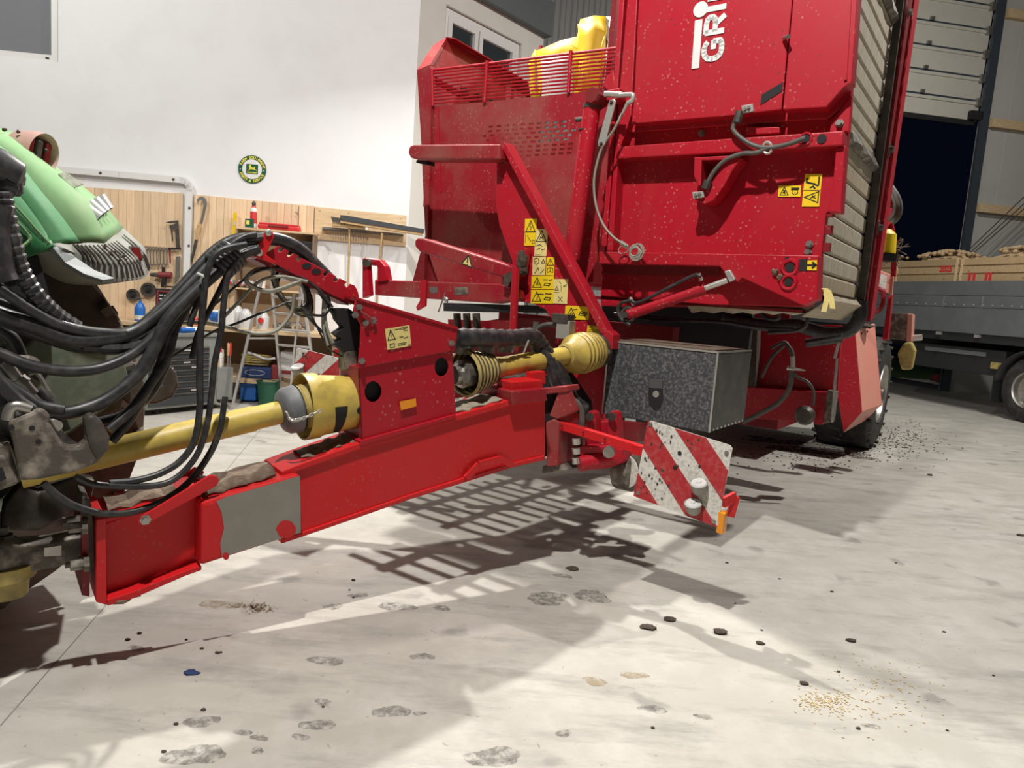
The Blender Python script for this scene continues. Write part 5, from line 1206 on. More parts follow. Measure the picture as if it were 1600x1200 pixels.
# ================================================================ HOSES BETWEEN TRACTOR AND RACK
def hose(pts, r, o0, o1, mat=BLACK, name='hydraulic_hose', wob=0.0):
    n = len(pts); P = [DP(x, y, o0 + (o1 - o0) * i / (n - 1) + wob * math.sin(i * 1.7)) for i, (x, y) in enumerate(pts)]
    m = MB(); m.tube(spline(P, 7), r, 9); return m.build(name, mat, HV, smooth=60)
hose([(-30, 478), (0, 492), (60, 512), (110, 530), (170, 529), (215, 516), (265, 478), (300, 442), (345, 400), (385, 378), (430, 374), (470, 392), (500, 430)], .030, .0, -.2)
hose([(-30, 440), (0, 452), (50, 485), (95, 508), (150, 520), (205, 518), (250, 482), (290, 440), (330, 395), (365, 374), (400, 372), (440, 378), (478, 405)], .021, .03, -.22)
hose([(-30, 545), (0, 553), (50, 572), (110, 580), (165, 573), (215, 548), (260, 505), (290, 468), (330, 430), (370, 398), (402, 386)], .021, .05, -.12)
hose([(-30, 560), (0, 598), (35, 630), (75, 645), (120, 642), (170, 622), (215, 585), (240, 545), (262, 500), (300, 460), (345, 420), (380, 396), (402, 388)], .025, .08, -.10)
hose([(0, 500), (60, 525), (130, 545), (190, 542), (230, 528), (262, 492), (295, 455), (340, 420), (385, 392)], .019, -.05, -.2)
hose([(-30, 585), (0, 595), (30, 612), (60, 632), (100, 640)], .02, .02, .05)
hose([(175, 690), (200, 660), (222, 625), (250, 570), (262, 525), (290, 475), (320, 440), (360, 405), (395, 385)], .017, -.02, -.14)
hose([(170, 672), (205, 640), (235, 600), (262, 555), (275, 510), (305, 460), (345, 420), (392, 390)], .019, .0, -.16)
hose([(150, 660), (190, 648), (230, 622), (258, 572), (268, 520), (300, 465), (350, 415), (398, 386)], .017, -.04, -.18)
hose([(402, 388), (378, 398), (358, 424), (350, 470), (345, 520), (335, 570), (330, 620), (322, 670), (305, 715), (270, 750), (225, 760), (150, 757), (118, 745)], .0125, -.06, .06)
hose([(385, 382), (345, 392), (325, 420), (318, 470), (313, 530), (312, 590), (312, 640), (303, 690), (280, 722), (245, 742), (205, 752), (170, 755)], .0135, -.02, .04)
hose([(345, 668), (330, 705), (300, 748), (262, 778), (215, 798), (165, 803), (120, 792), (90, 775), (68, 755)], .0135, -.04, .09)
hose([(352, 620), (345, 668)], .0125, -.06, -.04)
hose([(410, 372), (372, 378), (345, 400), (322, 440), (306, 480), (296, 510)], .012, -.10, -.05)
hose([(400, 366), (378, 372), (350, 392), (330, 420)], .014, -.08, -.08)
hose([(358, 424), (335, 470), (310, 520), (300, 560)], .012, -.12, -.1)
hose([(440, 385), (480, 402), (520, 440), (552, 470)], .026, -.2, -.2)
hose([(395, 376), (425, 374), (470, 388), (505, 425), (535, 462)], .022, -.24, -.24)
# wrapped joint in the bundle
for k in range(5):
    m = MB(); c = DP(342 + 5.5 * k, 416 - 5 * k, -.1); ax = (DP(370, 400, -.1) - DP(340, 430, -.1)).normalized()
    m.tube(circle(c, ax.cross(DN).normalized(), DN, .055, 16), .014, 7, closed=True); m.build('rubber_tie', BLACK, HV, smooth=60)
m = MB(); m.rod(DP(308, 427, .0), DP(317, 431, .0), .006, 6); m.rod(DP(317, 431, .0), DP(313, 440, -.03), .006, 6); m.build('cable_tie', WHITE, HV)
m = MB(); m.tube(spline([DP(x, y, -.02) for x, y in ((60, 700 - 120), (50, 565), (20, 562))], 4), .02, 7); m.build('hose_end', DARKSTEEL, HV)
for pts, wd in (([(130, 540), (180, 545), (225, 540)], .02),):
    m = MB(); pp_ = spline([DP(x, y, -.06) for x, y in pts], 8); m.tube(pp_, lambda t: .02 + .004 * (math.sin(t * 90) > 0), 8); m.build('spiral_guard', BLACK, HV)
# coiled electric leads under the rack
for k in range(9):
    c = DP(452 + 1.2 * k, 448 + 1.5 * k, -.16 - .006 * k); u_ = (DP(470, 475, -.16) - DP(440, 430, -.16)).normalized(); v_ = u_.cross(DN).normalized()
    m = MB(); m.tube(circle(c, u_, v_, .105 + .005 * (k % 4), 22, .052 + .006 * (k % 3)), .0055, 6, closed=True); m.build('electric_lead', BLACK if k % 3 else CABLE, HV, smooth=60)
for pts, r, mt in (([(430, 420), (400, 422), (385, 440), (420, 455), (470, 440)], .010, CABLE), ([(345, 500), (375, 470), (405, 440), (440, 432), (480, 440)], .008, CABLE),
                   ([(240, 575), (330, 520), (370, 505), (430, 480), (462, 468)], .006, BLACK), ([(320, 490), (365, 450), (400, 425), (440, 420), (490, 445), (520, 480)], .006, BLACK),
                   ([(235, 510), (275, 505), (330, 505), (390, 520), (430, 517), (455, 490), (460, 460)], .009, CABLE), ([(500, 440), (515, 470), (510, 490), (490, 492), (470, 478)], .006, BLACK),
                   ([(495, 450), (520, 490), (545, 530), (565, 545)], .008, BLACK), ([(468, 480), (500, 515), (530, 540), (558, 545)], .007, BLACK), ([(475, 470), (495, 510), (515, 545), (545, 562)], .005, BLACK),
                   ([(510, 465), (508, 500), (520, 535), (548, 545)], .009, CABLE), ([(506, 462), (505, 510), (512, 540)], .008, CABLE)):
    m = MB(); m.tube(spline([DP(x, y, -.17 + .01 * i) for i, (x, y) in enumerate(pts)], 7), r, 6); m.build('electric_lead', mt, HV, smooth=60)

# ================================================================ FRONT DRIVE SHAFT
PO = -.13
s0_, s1_ = DP(150, 712, PO), DP(443, 643, PO)
pt = thing('drive_shaft', s0_.lerp(s1_, .5), 'long yellow drive shaft between tractor and harvester', 'drive shaft')
sx_ = (s1_ - s0_).normalized(); SL = (s1_ - s0_).length
m = MB(); m.rod(s0_ - sx_ * .25, s0_ + sx_ * SL * .80, .056, 20); m.build('outer_tube', YEL, pt, smooth=40)
m = MB(); m.rod(s0_ + sx_ * SL * .52, s1_, .052, 20); m.lathe(s0_ + sx_ * SL * .79, sx_, [(0, .0565), (.02, .0565)], 20); m.build('inner_tube', YEL, pt, smooth=40)
m = MB(); m.lathe(s1_ - sx_ * .02, sx_, [(0, .056), (.01, .09), (.03, .105), (.08, .11), (.09, .10)], 24, cap=False); m.build('grey_collar', flat('grey_collar', (.13, .135, .145), .55, 0, (.26, .25, .23), .6, 14), pt, smooth=40)
pr = []
for k in range(4): pr += [(.09 + .03 * k, .108 - .003 * k), (.105 + .03 * k, .098 - .003 * k)]
m = MB(); m.lathe(s1_ - sx_ * .02, sx_, pr + [(.23, .08), (.3, .06)], 24, cap=False); m.build('ribbed_cone', YELD, pt, smooth=30)
m = MB()
cp_ = spline([DP(448, 646, -.02), DP(455, 656, .0), DP(470, 655, .02), DP(505, 640, .03)], 6)
for i, p in enumerate(cp_[:-1]): m.tube(circle(p, (cp_[i + 1] - p).normalized(), UP if i % 2 else DN, .012, 8, .007), .003, 5, closed=True)
m.build('chain', ZINC, pt, kind='stuff')

# ================================================================ THE TRACTOR, its rear end only
TR = thing('tractor', DP(0, 900, -.75) * 1.0, 'green tractor with grey fender end, seen from behind', 'tractor')
TO = -.60
tyc = DP(232, 660, -.75) - DT * .93; tyc.z = .90
def TP(x, y, o): return DP(x, y, o)
ty, rm = wheel(TR, tyc + DN * .20, DN, .90, .55, .52, TYREM, OLIVE, 18, True, 'rear_tyre')
m = MB(); m.lathe(tyc + DN * .05, DN, [(0, .50), (.02, .46), (.03, .3), (.12, .26), (.16, .2), (.5, .17)], 28); m.build('wheel_disc', OLIVE, TR, smooth=30)
for k in range(8):
    a = k * math.pi / 4; m = MB(); m.box(tyc + DN * .09 + (DT * math.cos(a) + UP * math.sin(a)) * .38, DT * .05, DN * .03, UP * .05); m.build('disc_lug', OLIVE, TR, bevel=.008)
m = MB(); m.slab([DP(x, y, -.42) for x, y in ((20, 560), (60, 525), (125, 515), (190, 555), (205, 600), (165, 640), (90, 690), (20, 645))], -DN * .08); m.build('axle_housing', OLIVE, TR, bevel=.01)
# fender lofted between its edges
n_ = 9
def rail_(pts, o): 
    return [p for p in spline([DP(x, y, o) for x, y in pts], 4)]
f0 = rail_([(-60, 418), (0, 416), (20, 412), (50, 400), (82, 386)], -.30)
f1 = rail_([(-60, 240), (0, 276), (30, 306), (62, 350), (82, 385)], -.34)
f2 = rail_([(-60, 200), (10, 238), (58, 296), (94, 340), (122, 378)], -.42)
f3 = rail_([(-60, 196), (14, 222), (75, 268), (135, 322), (160, 380)], -.58)
f4 = rail_([(-60, 194), (20, 210), (86, 263), (150, 312), (190, 357)], -.95)
m = MB(); m.loft([f0, f1]); m.build('fender_side', GREEN, TR, smooth=50, thick=.02)
m = MB(); m.loft([f1, f2]); m.build('fender_chamfer', GREENM, TR, smooth=50, thick=.02)
m = MB(); m.loft([f2, f3, f4]); fe = m.build('fender_top', GREENL, TR, smooth=60, thick=.02)
f5 = rail_([(-60, 300), (20, 300), (90, 330), (150, 352), (190, 357)], -1.1); m = MB(); m.loft([f4, f5]); m.build('fender_outer', GREEN, TR, smooth=50, thick=.02)
m = MB(); m.tube(spline([DP(x, y, -.31) for x, y in ((8, 308), (30, 328), (60, 362), (80, 383))], 5), .006, 6); m.build('fender_seam', GREENL, TR)
m = MB(); m.tube(spline([DP(x, y, -.285) for x, y in ((0, 391), (25, 388), (42, 380), (46, 368), (20, 340), (5, 330))], 5), .007, 6); m.build('fender_panel_seam', GREENL, TR)
m = MB(); m.bar(DP(24, 344, -.29), DP(46, 366, -.29), .01, .02, DN); m.build('fender_slot', BLACKM, TR)
# grey lower cover with ribs
gu = [(80, 385), (97, 378), (125, 379.5), (155, 378), (176, 371), (190, 358)]
gl_ = [(82, 389), (104, 412), (146, 434), (196, 437), (224, 431), (232, 416)]
oo = [-.33, -.38, -.44, -.58, -.75, -.95]
U_ = spline([DP(x, y, o) for (x, y), o in zip(gu, oo)], 5); L__ = spline([DP(x, y, o) for (x, y), o in zip(gl_, oo)], 5)
Mi = [(a * .5 + b * .5) - DT * -.035 for a, b in zip(U_, L__)]
Lb = [p - DT * .10 - UP * .02 for p in L__]
m = MB(); m.loft([U_, Mi, L__, Lb]); gc = m.build('fender_cover', GRILLE, TR, smooth=60, thick=.02)
m = MB(); m.loft([[DP(x, y, -.30) for x, y in ((80, 388), (100, 412), (130, 430), (160, 440))], [DP(x, y, -.36) for x, y in ((96, 384), (116, 404), (146, 424), (178, 437))]]); m.build('cover_side', GRILLED, TR, thick=.015)
for k in range(7, len(U_) - 2):
    if 20 <= k <= 21: continue
    a, b, c = U_[k], Mi[k], L__[k]; off = DN * .014 + DT * .012
    m = MB(); pts = [a.lerp(b, .12) + off * .7, a.lerp(b, .6) + off, b.lerp(c, .2) + off, b.lerp(c, .9) + off]; m.tube(pts, .005, 5); m.build('cover_groove', DARKSTEEL, gc)
m = MB(); pts = [DP(x, y, -.78) + DN * .034 for x, y in ((203, 386), (215, 388), (220, 405), (209, 405))]; m.slab(pts, DN * .012); m.build('red_reflector', REDREF, gc)
m = MB(); m.slab([DP(x, y, -.78) + DN * .02 for x, y in ((200, 384), (217, 386), (222, 407), (208, 407))], DN * .012); m.build('reflector_frame', GRILLED, gc)
for k in range(22):
    x, y = 165 + rnd.gauss(0, 9), 398 + rnd.gauss(0, 9); m = MB(); c = DP(x + (y - 398) * .7, y, -.55) + DN * .02 + DT * .02
    m.ball(c, .006, 5, 4, .3); m.build('mud_speck', SOILD, gc)
# four bright outlet pipes
for k in range(4):
    a_ = DP(128 + 9 * k, 326 - 5.5 * k, -.62 - .07 * k) + DN * .0 + UP * .01; b_ = DP(154 + 5 * k, 344 - 4.5 * k, -.62 - .07 * k) + UP * .01
    m = MB(); m.rod(a_, b_, .026, 14); pi_ = m.build('outlet_pipe', CHROME, TR, smooth=40)
    d_ = (b_ - a_).normalized(); m = MB(); m.lathe(b_, d_, [(0, .021), (.004, .021)], 14); m.build('pipe_mouth', BLACKM, pi_)
m = MB(); m.slab([DP(x, y, -.60) for x, y in ((130, 328), (152, 345), (160, 357), (146, 350), (132, 336))], -DN * .28); m.build('outlet_block', GREENM, TR, bevel=.012)
# lamp pod on the fender
pc = DP(62, 240, -.72); pax = (DT * .72 + DN * .62 - UP * .18).normalized()
m = MB(); m.lathe(pc - pax * .14, pax, [(0, .04), (.05, .075), (.12, .088), (.16, .088), (.15, .078), (.10, .07)], 22, cap=False); lp_ = m.build('tail_lamp', PINKLAMP, TR, smooth=40)
pu = pax.cross(UP).normalized(); pv = pax.cross(pu)
for k in range(3):
    m = MB(); m.slab([pc + pu * (.05 * (k - 1) + dx) + pv * dz for dx, dz in ((-.017, -.055), (.017, -.055), (.017, .055), (-.017, .055))], -pax * .03); m.build('lamp_cell', REDREF if k != 1 else GREYH, lp_, bevel=.008)
m = MB(); m.slab([DP(x, y, -.66) + DN * .02 + UP * .02 for x, y in ((90, 281), (103, 279), (129, 297), (113, 303))], DN * .004 + UP * .004); stk = m.build('fender_sticker', WHITES, fe)
for x, y in ((7, 208), (28, 211), (70, 269), (50, 266), (120, 291), (72, 240)):
    m = MB(); m.ball(DP(x, y, -.7) + UP * .012 + DN * .012, .008, 6, 4, .3); m.build('mud_speck', SOILD, fe)
# dark lamp housing and spiral-wrapped hose close to the eye
m = MB(); m.lathe(DP(-14, 256, .0), (DT + UP * -.35), [(-.12, .03), (-.08, .06), (.02, .062), (.085, .045), (.095, .02)], 16); m.build('work_lamp', BLACK, TR, smooth=50)
m = MB(); m.ball(DP(12, 275, -.02), .05, 10, 8, .12); m.ball(DP(20, 290, -.02), .035, 8, 6, .15); m.ball(DP(6, 292, .0), .045, 8, 6, .15); m.rod(DP(2, 300, 0), DP(2, 330, 0), .03, 8); m.build('lamp_knuckle', BLACK, TR, smooth=50)
sp = spline([DP(x, y, o) for x, y, o in ((2, 300, .03), (10, 340, .03), (22, 390, .02), (36, 430, .0), (60, 465, -.02), (88, 492, -.05), (118, 512, -.08))], 14)
m = MB(); m.tube(sp, lambda t: .028 + .004 * (math.sin(t * 120) > 0), 9); m.build('spiral_hose', BLACK, TR)
for pts, r, o in (([(0, 320), (-5, 360), (2, 420), (10, 440)], .04, .05), ([(0, 640), (20, 660), (40, 690)], .05, -.05), ([(-10, 510), (20, 530), (40, 570), (70, 590)], .022, -.1), ([(0, 540), (10, 600), (5, 680)], .03, -.15),
                  ([(30, 640), (60, 660), (110, 700), (150, 720)], .03, -.3), ([(-10, 470), (40, 490), (70, 520)], .018, -.05), ([(60, 610), (90, 640), (105, 672)], .014, -.2)):
    m = MB(); m.tube(spline([DP(x, y, o) for x, y in pts], 6), r, 8); m.build('hydraulic_hose', BLACK, TR, smooth=60)
m = MB(); m.rod(DP(8, 566, -.03), DP(28, 592, -.03), .018, 8); m.rod(DP(28, 592, -.03), DP(38, 600, -.03), .026, 8); m.rod(DP(38, 600, -.03), DP(52, 616, -.03), .02, 8); m.build('quick_coupler', STEEL, TR)
m = MB(); m.tube(spline([DP(x, y, -.06) for x, y in ((44, 585), (58, 583), (75, 610), (84, 622))], 4), .009, 6); m.build('coupler_lever', STEEL, TR)
# lower link hooks
hk = [(12, 660), (64, 638), (80, 650), (77, 660), (90, 682), (104, 698), (122, 698), (132, 688), (134, 672), (130, 654), (144, 646), (160, 660), (172, 684), (170, 704), (152, 724), (120, 738), (60, 750), (30, 752), (20, 692)]
m = MB(); m.slab(dp(hk, .10), -DN * .05); h1 = m.build('lower_link_hook', DIRTSTEEL, TR, bevel=.012, label='bright worn hook plate beside the yellow shaft')
m = MB(); m.slab(dp([(130, 654), (144, 646), (160, 660), (172, 684), (170, 704), (152, 720), (140, 700), (134, 680)], .108), -DN * .07); m.build('hook_tip', DARKSTEEL, h1, bevel=.014)
for x, y in ((18, 668), (50, 669), (60, 690)):
    m = MB(); m.lathe(DP(x, y, .10), DN, [(0, .009), (.002, .009)], 10); m.build('hole', BLACKM, h1)
m = MB(); m.slab(dp([(76, 656), (84, 654), (99, 662), (98, 670), (90, 676), (84, 670)], .07), -DN * .05); m.build('hook_latch', STEEL, h1, bevel=.006)
m = MB(); m.tube(spline([DP(x, y, .07) for x, y in ((12, 656), (16, 640), (26, 634), (48, 640))], 4), .02, 8); m.build('latch_handle', STEEL, h1, smooth=50)
m = MB(); m.slab(dp([(-60, 712), (14, 690), (34, 752), (-60, 795)], .06), -DN * .12); m.build('link_arm', DIRTSTEEL, TR, bevel=.01)
m = MB(); m.slab(dp([(-40, 722), (8, 712), (30, 756), (-40, 782)], .09), -DN * .03); m.build('arm_rib', DIRTSTEEL, TR, bevel=.01)
m = MB(); m.slab(dp([(-40, 735), (4, 730), (10, 748), (-40, 768)], .093), DN * .003); m.build('arm_hole', BLACKM, TR)
hk2 = [(178, 575), (210, 565), (218, 578), (225, 598), (240, 606), (252, 600), (256, 580), (262, 568), (276, 582), (280, 602), (270, 622), (245, 632), (200, 632), (180, 610)]
m = MB(); m.slab(dp(hk2, -.45), -DN * .05); h2 = m.build('lower_link_hook', DARKSTEEL, TR, bevel=.012, label='dark hook plate in front of the drawer trolley')
m = MB(); m.slab(dp([(110, 635), (180, 600), (196, 612), (190, 640), (120, 668)], -.45), -DN * .1); m.build('link_arm', DARKSTEEL, TR, bevel=.01)
for x, y in ((183, 585), (202, 583)):
    m = MB(); m.lathe(DP(x, y, -.45), DN, [(0, .012), (.002, .012)], 10); m.build('hole', BLACKM, h2)
m = MB(); m.slab(dp([(5, 790), (30, 760), (60, 770), (120, 745), (150, 752), (140, 790), (60, 830), (0, 830)], -.35), -DN * .1); m.build('drawbar_frame', DARKSTEEL, TR, bevel=.01)
m = MB(); m.slab([DP(-80, 620, -.25), DP(-10, 620, -.25), DP(-10, 850, -.25), DP(-80, 850, -.25)], -DN * .3); m.build('rear_axle_case', DARKSTEEL, TR)
m = MB(); m.slab([DP(-60, 420, -.32), DP(60, 400, -.32), DP(80, 470, -.32), DP(40, 520, -.32), DP(-60, 520, -.32)], -DN * .05); m.build('inner_guard', BLACKM, TR)

# ================================================================ THE WORKSHOP CORNER
def wthing(name, x, y, o, label, cat, group=None): return thing(name, WP(x, y, o), label, cat, group)
# round enamel sign on the wall
sc_ = WP(394, 264.5, .012); SR = (WP(416, 265, .012) - WP(372, 263, .012)).length / 2
sg = thing('enamel_sign', sc_, 'round green and white farm equipment sign on the plaster wall', 'sign')
m = MB(); m.lathe(sc_ - WN * .01, WN, [(0, SR), (.008, SR), (.012, SR * .985)], 40); m.build('disc', SIGNG, sg, smooth=40)
m = MB(); m.lathe(sc_ + WN * .002, WN, [(0, SR * .70), (.002, SR * .70)], 36); m.build('white_field', WHITE, sg)
cq = sc_ + WN * .0048; e = SR * .42
m = MB(); m.slab([cq + WT * (e * x) + UP * (e * y) for x, y in ((-.9, -.82), (.9, -.82), (1, -.72), (1, .75), (.9, .85), (-.9, .85), (-1, .75), (-1, -.72))], WN * .001); m.build('green_panel', SIGNG, sg)
deer = [(-.75, -.45), (-.45, -.12), (-.38, .1), (-.55, .3), (-.45, .62), (-.32, .70), (-.22, .5), (-.2, .3), (.1, .18), (.42, .28), (.5, .42), (.52, .2), (.45, -.02), (.75, -.18), (.85, -.38), (.7, -.24), (.3, -.14), (0, -.1), (-.25, -.12), (-.5, -.3)]
m = MB(); m.slab([cq + WN * .0012 + WT * (e * x) + UP * (e * (y + .1)) for x, y in deer], WN * .0008); m.build('leaping_deer', SIGNY, sg)
lettering('JOHN DEERE', e * .27, cq + WN * .0015 - WT * 0 - UP * (e * .66), WT, UP, WN, SIGNY, 'lettering', sg, .001, .0003, 'CENTER', e * 1.6)
def arc_text(txt, r, a0_, a1_, size, flip):
    for i, ch in enumerate(txt):
        if ch == ' ': continue
        a = math.radians(a0_ + (a1_ - a0_) * i / (len(txt) - 1)); rad = WT * math.cos(a) + UP * math.sin(a); tan = WT * math.sin(a) - UP * math.cos(a)
        if flip: rt, u_ = -tan, -rad
        else: rt, u_ = tan, rad
        lettering(ch, size, sc_ + WN * .0025 + rad * (r if not flip else r + size * .62), rt, u_, WN, SIGNY, 'letter', sg, .0015, .0003, 'CENTER')
arc_text('FARM EQUIPMENT', SR * .76, 158, 12, SR * .25, False)
arc_text('PARTS & SERVICE', SR * .77, 205, 335, SR * .25, True)
for an in (183, -3):
    a = math.radians(an); m = MB(); m.lathe(sc_ + WN * .002 + (WT * math.cos(a) + UP * math.sin(a)) * SR * .84, WN, [(0, .007), (.001, .007)], 8); m.build('dot', WHITE, sg)

# tool board with rail, broom, brush and rake
tbd = wthing('tool_board', 563, 384, .02, 'pine board fixed to the wall for brooms and rake', 'board')
m = MB(); m.slab([WP(492, 323, .03), WP(635, 336.5, .03), WP(634, 385, .03), WP(491, 374, .03)], -WN * .025); m.build('board', PINEH, tbd, bevel=.004)
for x, y in ((500, 330), (626, 342), (626, 378), (498, 367), (545, 333)):
    m = MB(); m.lathe(WP(x, y, .03), WN, [(0, .007), (.003, .006)], 8); m.build('screw', DARKSTEEL, tbd)
m = MB(); m.slab([WP(503, 355, .09), WP(630, 365, .09), WP(630, 369, .09), WP(503, 359, .09)], -WN * .05); m.build('hook_rail', STEEL, tbd)
br1 = wthing('push_broom', 597, 430, .16, 'long black-bristled push broom hanging bristles up on the tool board', 'broom')
m = MB(); m.slab([WP(533, 342, .24), WP(660, 362, .24), (WP(660, 368, .24)), WP(531, 348, .24)], -WN * .07); m.build('broom_head', HANDLE, br1, bevel=.006)
m = MB(); a_, b_ = WP(532, 340, .24), WP(661, 361, .24)
m.slab([WP(531, 336, .25), WP(540, 336.5, .25), WP(663, 358, .25), WP(662, 364, .25), WP(533, 344, .25)], -WN * .09); m.build('bristle_block', BRISTLE, br1)
m = MB(); m.rod(WP(597, 364, .2), WP(590, 440, .12), .014, 10); m.rod(WP(590, 440, .12), WP(588, 500, .10), .014, 10); m.build('handle', HANDLE, br1, smooth=50)
br2 = wthing('hand_brush', 545, 390, .16, 'smaller dark brush head on a handle left of the push broom', 'brush')
m = MB(); m.slab([WP(519, 347, .2), WP(575, 355, .2), WP(573, 359, .2), WP(519, 352.5, .2)], -WN * .06); m.build('brush_head', HANDLE, br2, bevel=.004)
for k in range(8):
    m = MB(); m.bar(WP(518 + 2.6 * k, 338.5 + .4 * k, .2), WP(521 + 2.6 * k, 347 + .4 * k, .19), .012, .05, WN); m.build('bristle_tuft', BRISTLE, br2)
m = MB(); m.rod(WP(546, 356, .16), WP(544, 450, .10), .013, 10); m.build('handle', HANDLE, br2, smooth=50)
m = MB(); m.box(WP(573, 357, .22), WT * .016, WN * .01, UP * .018); m.build('white_clip', WHITE, br2)
rk_ = wthing('rake', 540, 366, .1, 'steel rake head with short tines under the brushes', 'rake')
m = MB(); m.bar(WP(504, 356, .12), WP(576, 361, .12), .03, .025); m.build('rake_head', STEEL, rk_)
for k in range(14):
    m = MB(); m.rod(WP(520 + 4 * k, 358 + .3 * k, .12), WP(519.5 + 4 * k, 371 + .3 * k, .14), .006, 5, .003); m.build('tine', STEEL, rk_)

# hand tools on the cladding
sv = wthing('pruning_saw', 305, 380, .05, 'curved saw blade with pale wooden handle hung right of the trunking', 'saw')
m = MB(); pts = [(307, 313), (311, 308), (317, 307), (322, 311), (323.5, 318), (320, 335), (316, 350), (312, 349), (316, 334), (318.5, 319), (316.5, 314), (313, 312), (309, 316)]
m.slab([WP(x, y, .07) for x, y in pts], WN * .006); m.build('blade', STEEL, sv, bevel=.001)
m = MB(); m.slab([WP(x, y, .06) for x, y in ((309, 350), (316, 352), (309.5, 375), (304.5, 373))], WN * .022); m.build('handle', HANDLE, sv, bevel=.005)
m = MB(); m.slab([WP(x, y, .06) for x, y in ((304.5, 374), (309.5, 376), (301, 410), (298, 408))], WN * .008); m.build('lower_blade', DARKSTEEL, sv)
cal = wthing('calliper', 276, 405, .05, 'large dark sliding calliper hung above the spanners', 'calliper')
m = MB(); m.slab([WP(x, y, .07) for x, y in ((273.5, 345.5), (279, 345), (281.5, 387), (275.5, 387))], WN * .01); m.build('beam', DARKSTEEL, cal)
m = MB(); m.slab([WP(x, y, .07) for x, y in ((258, 348.5), (266, 345.5), (279, 344.5), (279, 348.5), (268, 349))], WN * .012); m.build('jaw', DARKSTEEL, cal)
m = MB(); m.slab([WP(x, y, .07) for x, y in ((265, 352), (274, 350), (274, 358), (270, 358), (271, 376), (269, 377), (267.5, 360))], WN * .012); m.build('jaw', DARKSTEEL, cal)
sq = wthing('try_square', 271, 411, .05, 'dark try square hanging under the calliper', 'square')
m = MB(); m.slab([WP(x, y, .06) for x, y in ((263, 387), (283, 387), (283, 390.5), (263, 390.5))], WN * .016); m.build('stock', BLACKM, sq)
m = MB(); m.slab([WP(x, y, .06) for x, y in ((264, 390), (267, 390), (267.5, 411), (265, 411))], WN * .006); m.build('blade', REDD2, sq)
lv_ = wthing('steel_rule', 277, 440, .04, 'broad steel rule hanging below the try square', 'rule')
m = MB(); m.slab([WP(x, y, .05) for x, y in ((275, 401), (282, 400.5), (281, 432), (273.5, 443))], WN * .008); m.build('blade', STEEL, lv_)
wr = None
for k in range(9):
    x = 219 + 5.2 * k; y0 = 386 + .25 * k; ln = 29 - 1.0 * k * .4
    if k == 0:
        pass
    w_ = wthing('ring_spanner', x, y0 + ln, .05, 'chrome combination spanner in the row on the pine cladding', 'spanner', 'spanners hung in a row on the cladding')
    m = MB(); m.bar(WP(x, y0 + 3, .06), WP(x + .6, y0 + ln - 3, .06), .014, .008, WN); m.build('shank', STEEL, w_)
    m = MB(); m.tube(circle(WP(x, y0 + 1, .06), WT, UP, .016, 10), .007, 5, closed=True); m.build('ring', STEEL, w_)
    m = MB(); c = WP(x + .6, y0 + ln - 1, .06); m.slab([c + WT * .009 + UP * .012, c + WT * .02, c + WT * .016 - UP * .02, c + WT * .006 - UP * .006, c - WT * .006 - UP * .006, c - WT * .016 - UP * .02, c - WT * .02, c - WT * .009 + UP * .012], WN * .008); m.build('jaw', STEEL, w_)
sr_ = wthing('spanner_rack', 242, 386, .03, 'narrow pale wooden strip carrying the spanner row', 'rack')
m = MB(); m.slab([WP(208, 381.5, .04), WP(264, 385, .04), WP(264, 387.5, .04), WP(208, 384, .04)], -WN * .015); m.build('strip', PINEH, sr_)
dr = wthing('cordless_driver', 255, 448, .08, 'red and black power driver hung below the spanners', 'driver')
c0, c1 = WP(235, 429, .1), WP(268, 430, .1)
m = MB(); m.rod(c0, c0.lerp(c1, .45), .022, 10, .035); m.build('nose', DARKSTEEL, dr, smooth=40)
m = MB(); m.rod(c0.lerp(c1, .42), c1, .042, 12); m.build('motor_body', REDD2, dr, smooth=40)
m = MB(); m.bar(WP(257, 434, .1), WP(255, 449, .1), .045, .06, WN); m.build('grip', BLACKM, dr, bevel=.008)
m = MB(); m.box(WP(255.5, 421, .1), WT * .015, WN * .02, UP * .03); m.build('hanging_ring', BLACKM, dr)
for (x, y, r, lb) in ((208.5, 461, .078, 'dark grinding disc hanging low beside the tyre'), (232.5, 453, .092, 'larger dark disc hanging above the red charger')):
    t = wthing('grinding_disc', x, y + 8, .04, lb, 'disc')
    c = WP(x, y, .045); m = MB(); m.lathe(c, WN, [(0, r), (.03, r), (.03, r * .7), (.015, r * .6), (.015, .005)], 28); m.build('wheel', DARKSTEEL, t, smooth=35)
    m = MB(); m.lathe(c + WN * .014, WN, [(0, r * .42), (.01, r * .42), (.012, .02), (.03, .018)], 16); m.build('hub', BLACKM, t)
    m = MB(); m.tube(circle(c + WN * .02, WT, UP, r * .8, 24), .006, 5, closed=True); m.build('rim_ring', GREYH, t)

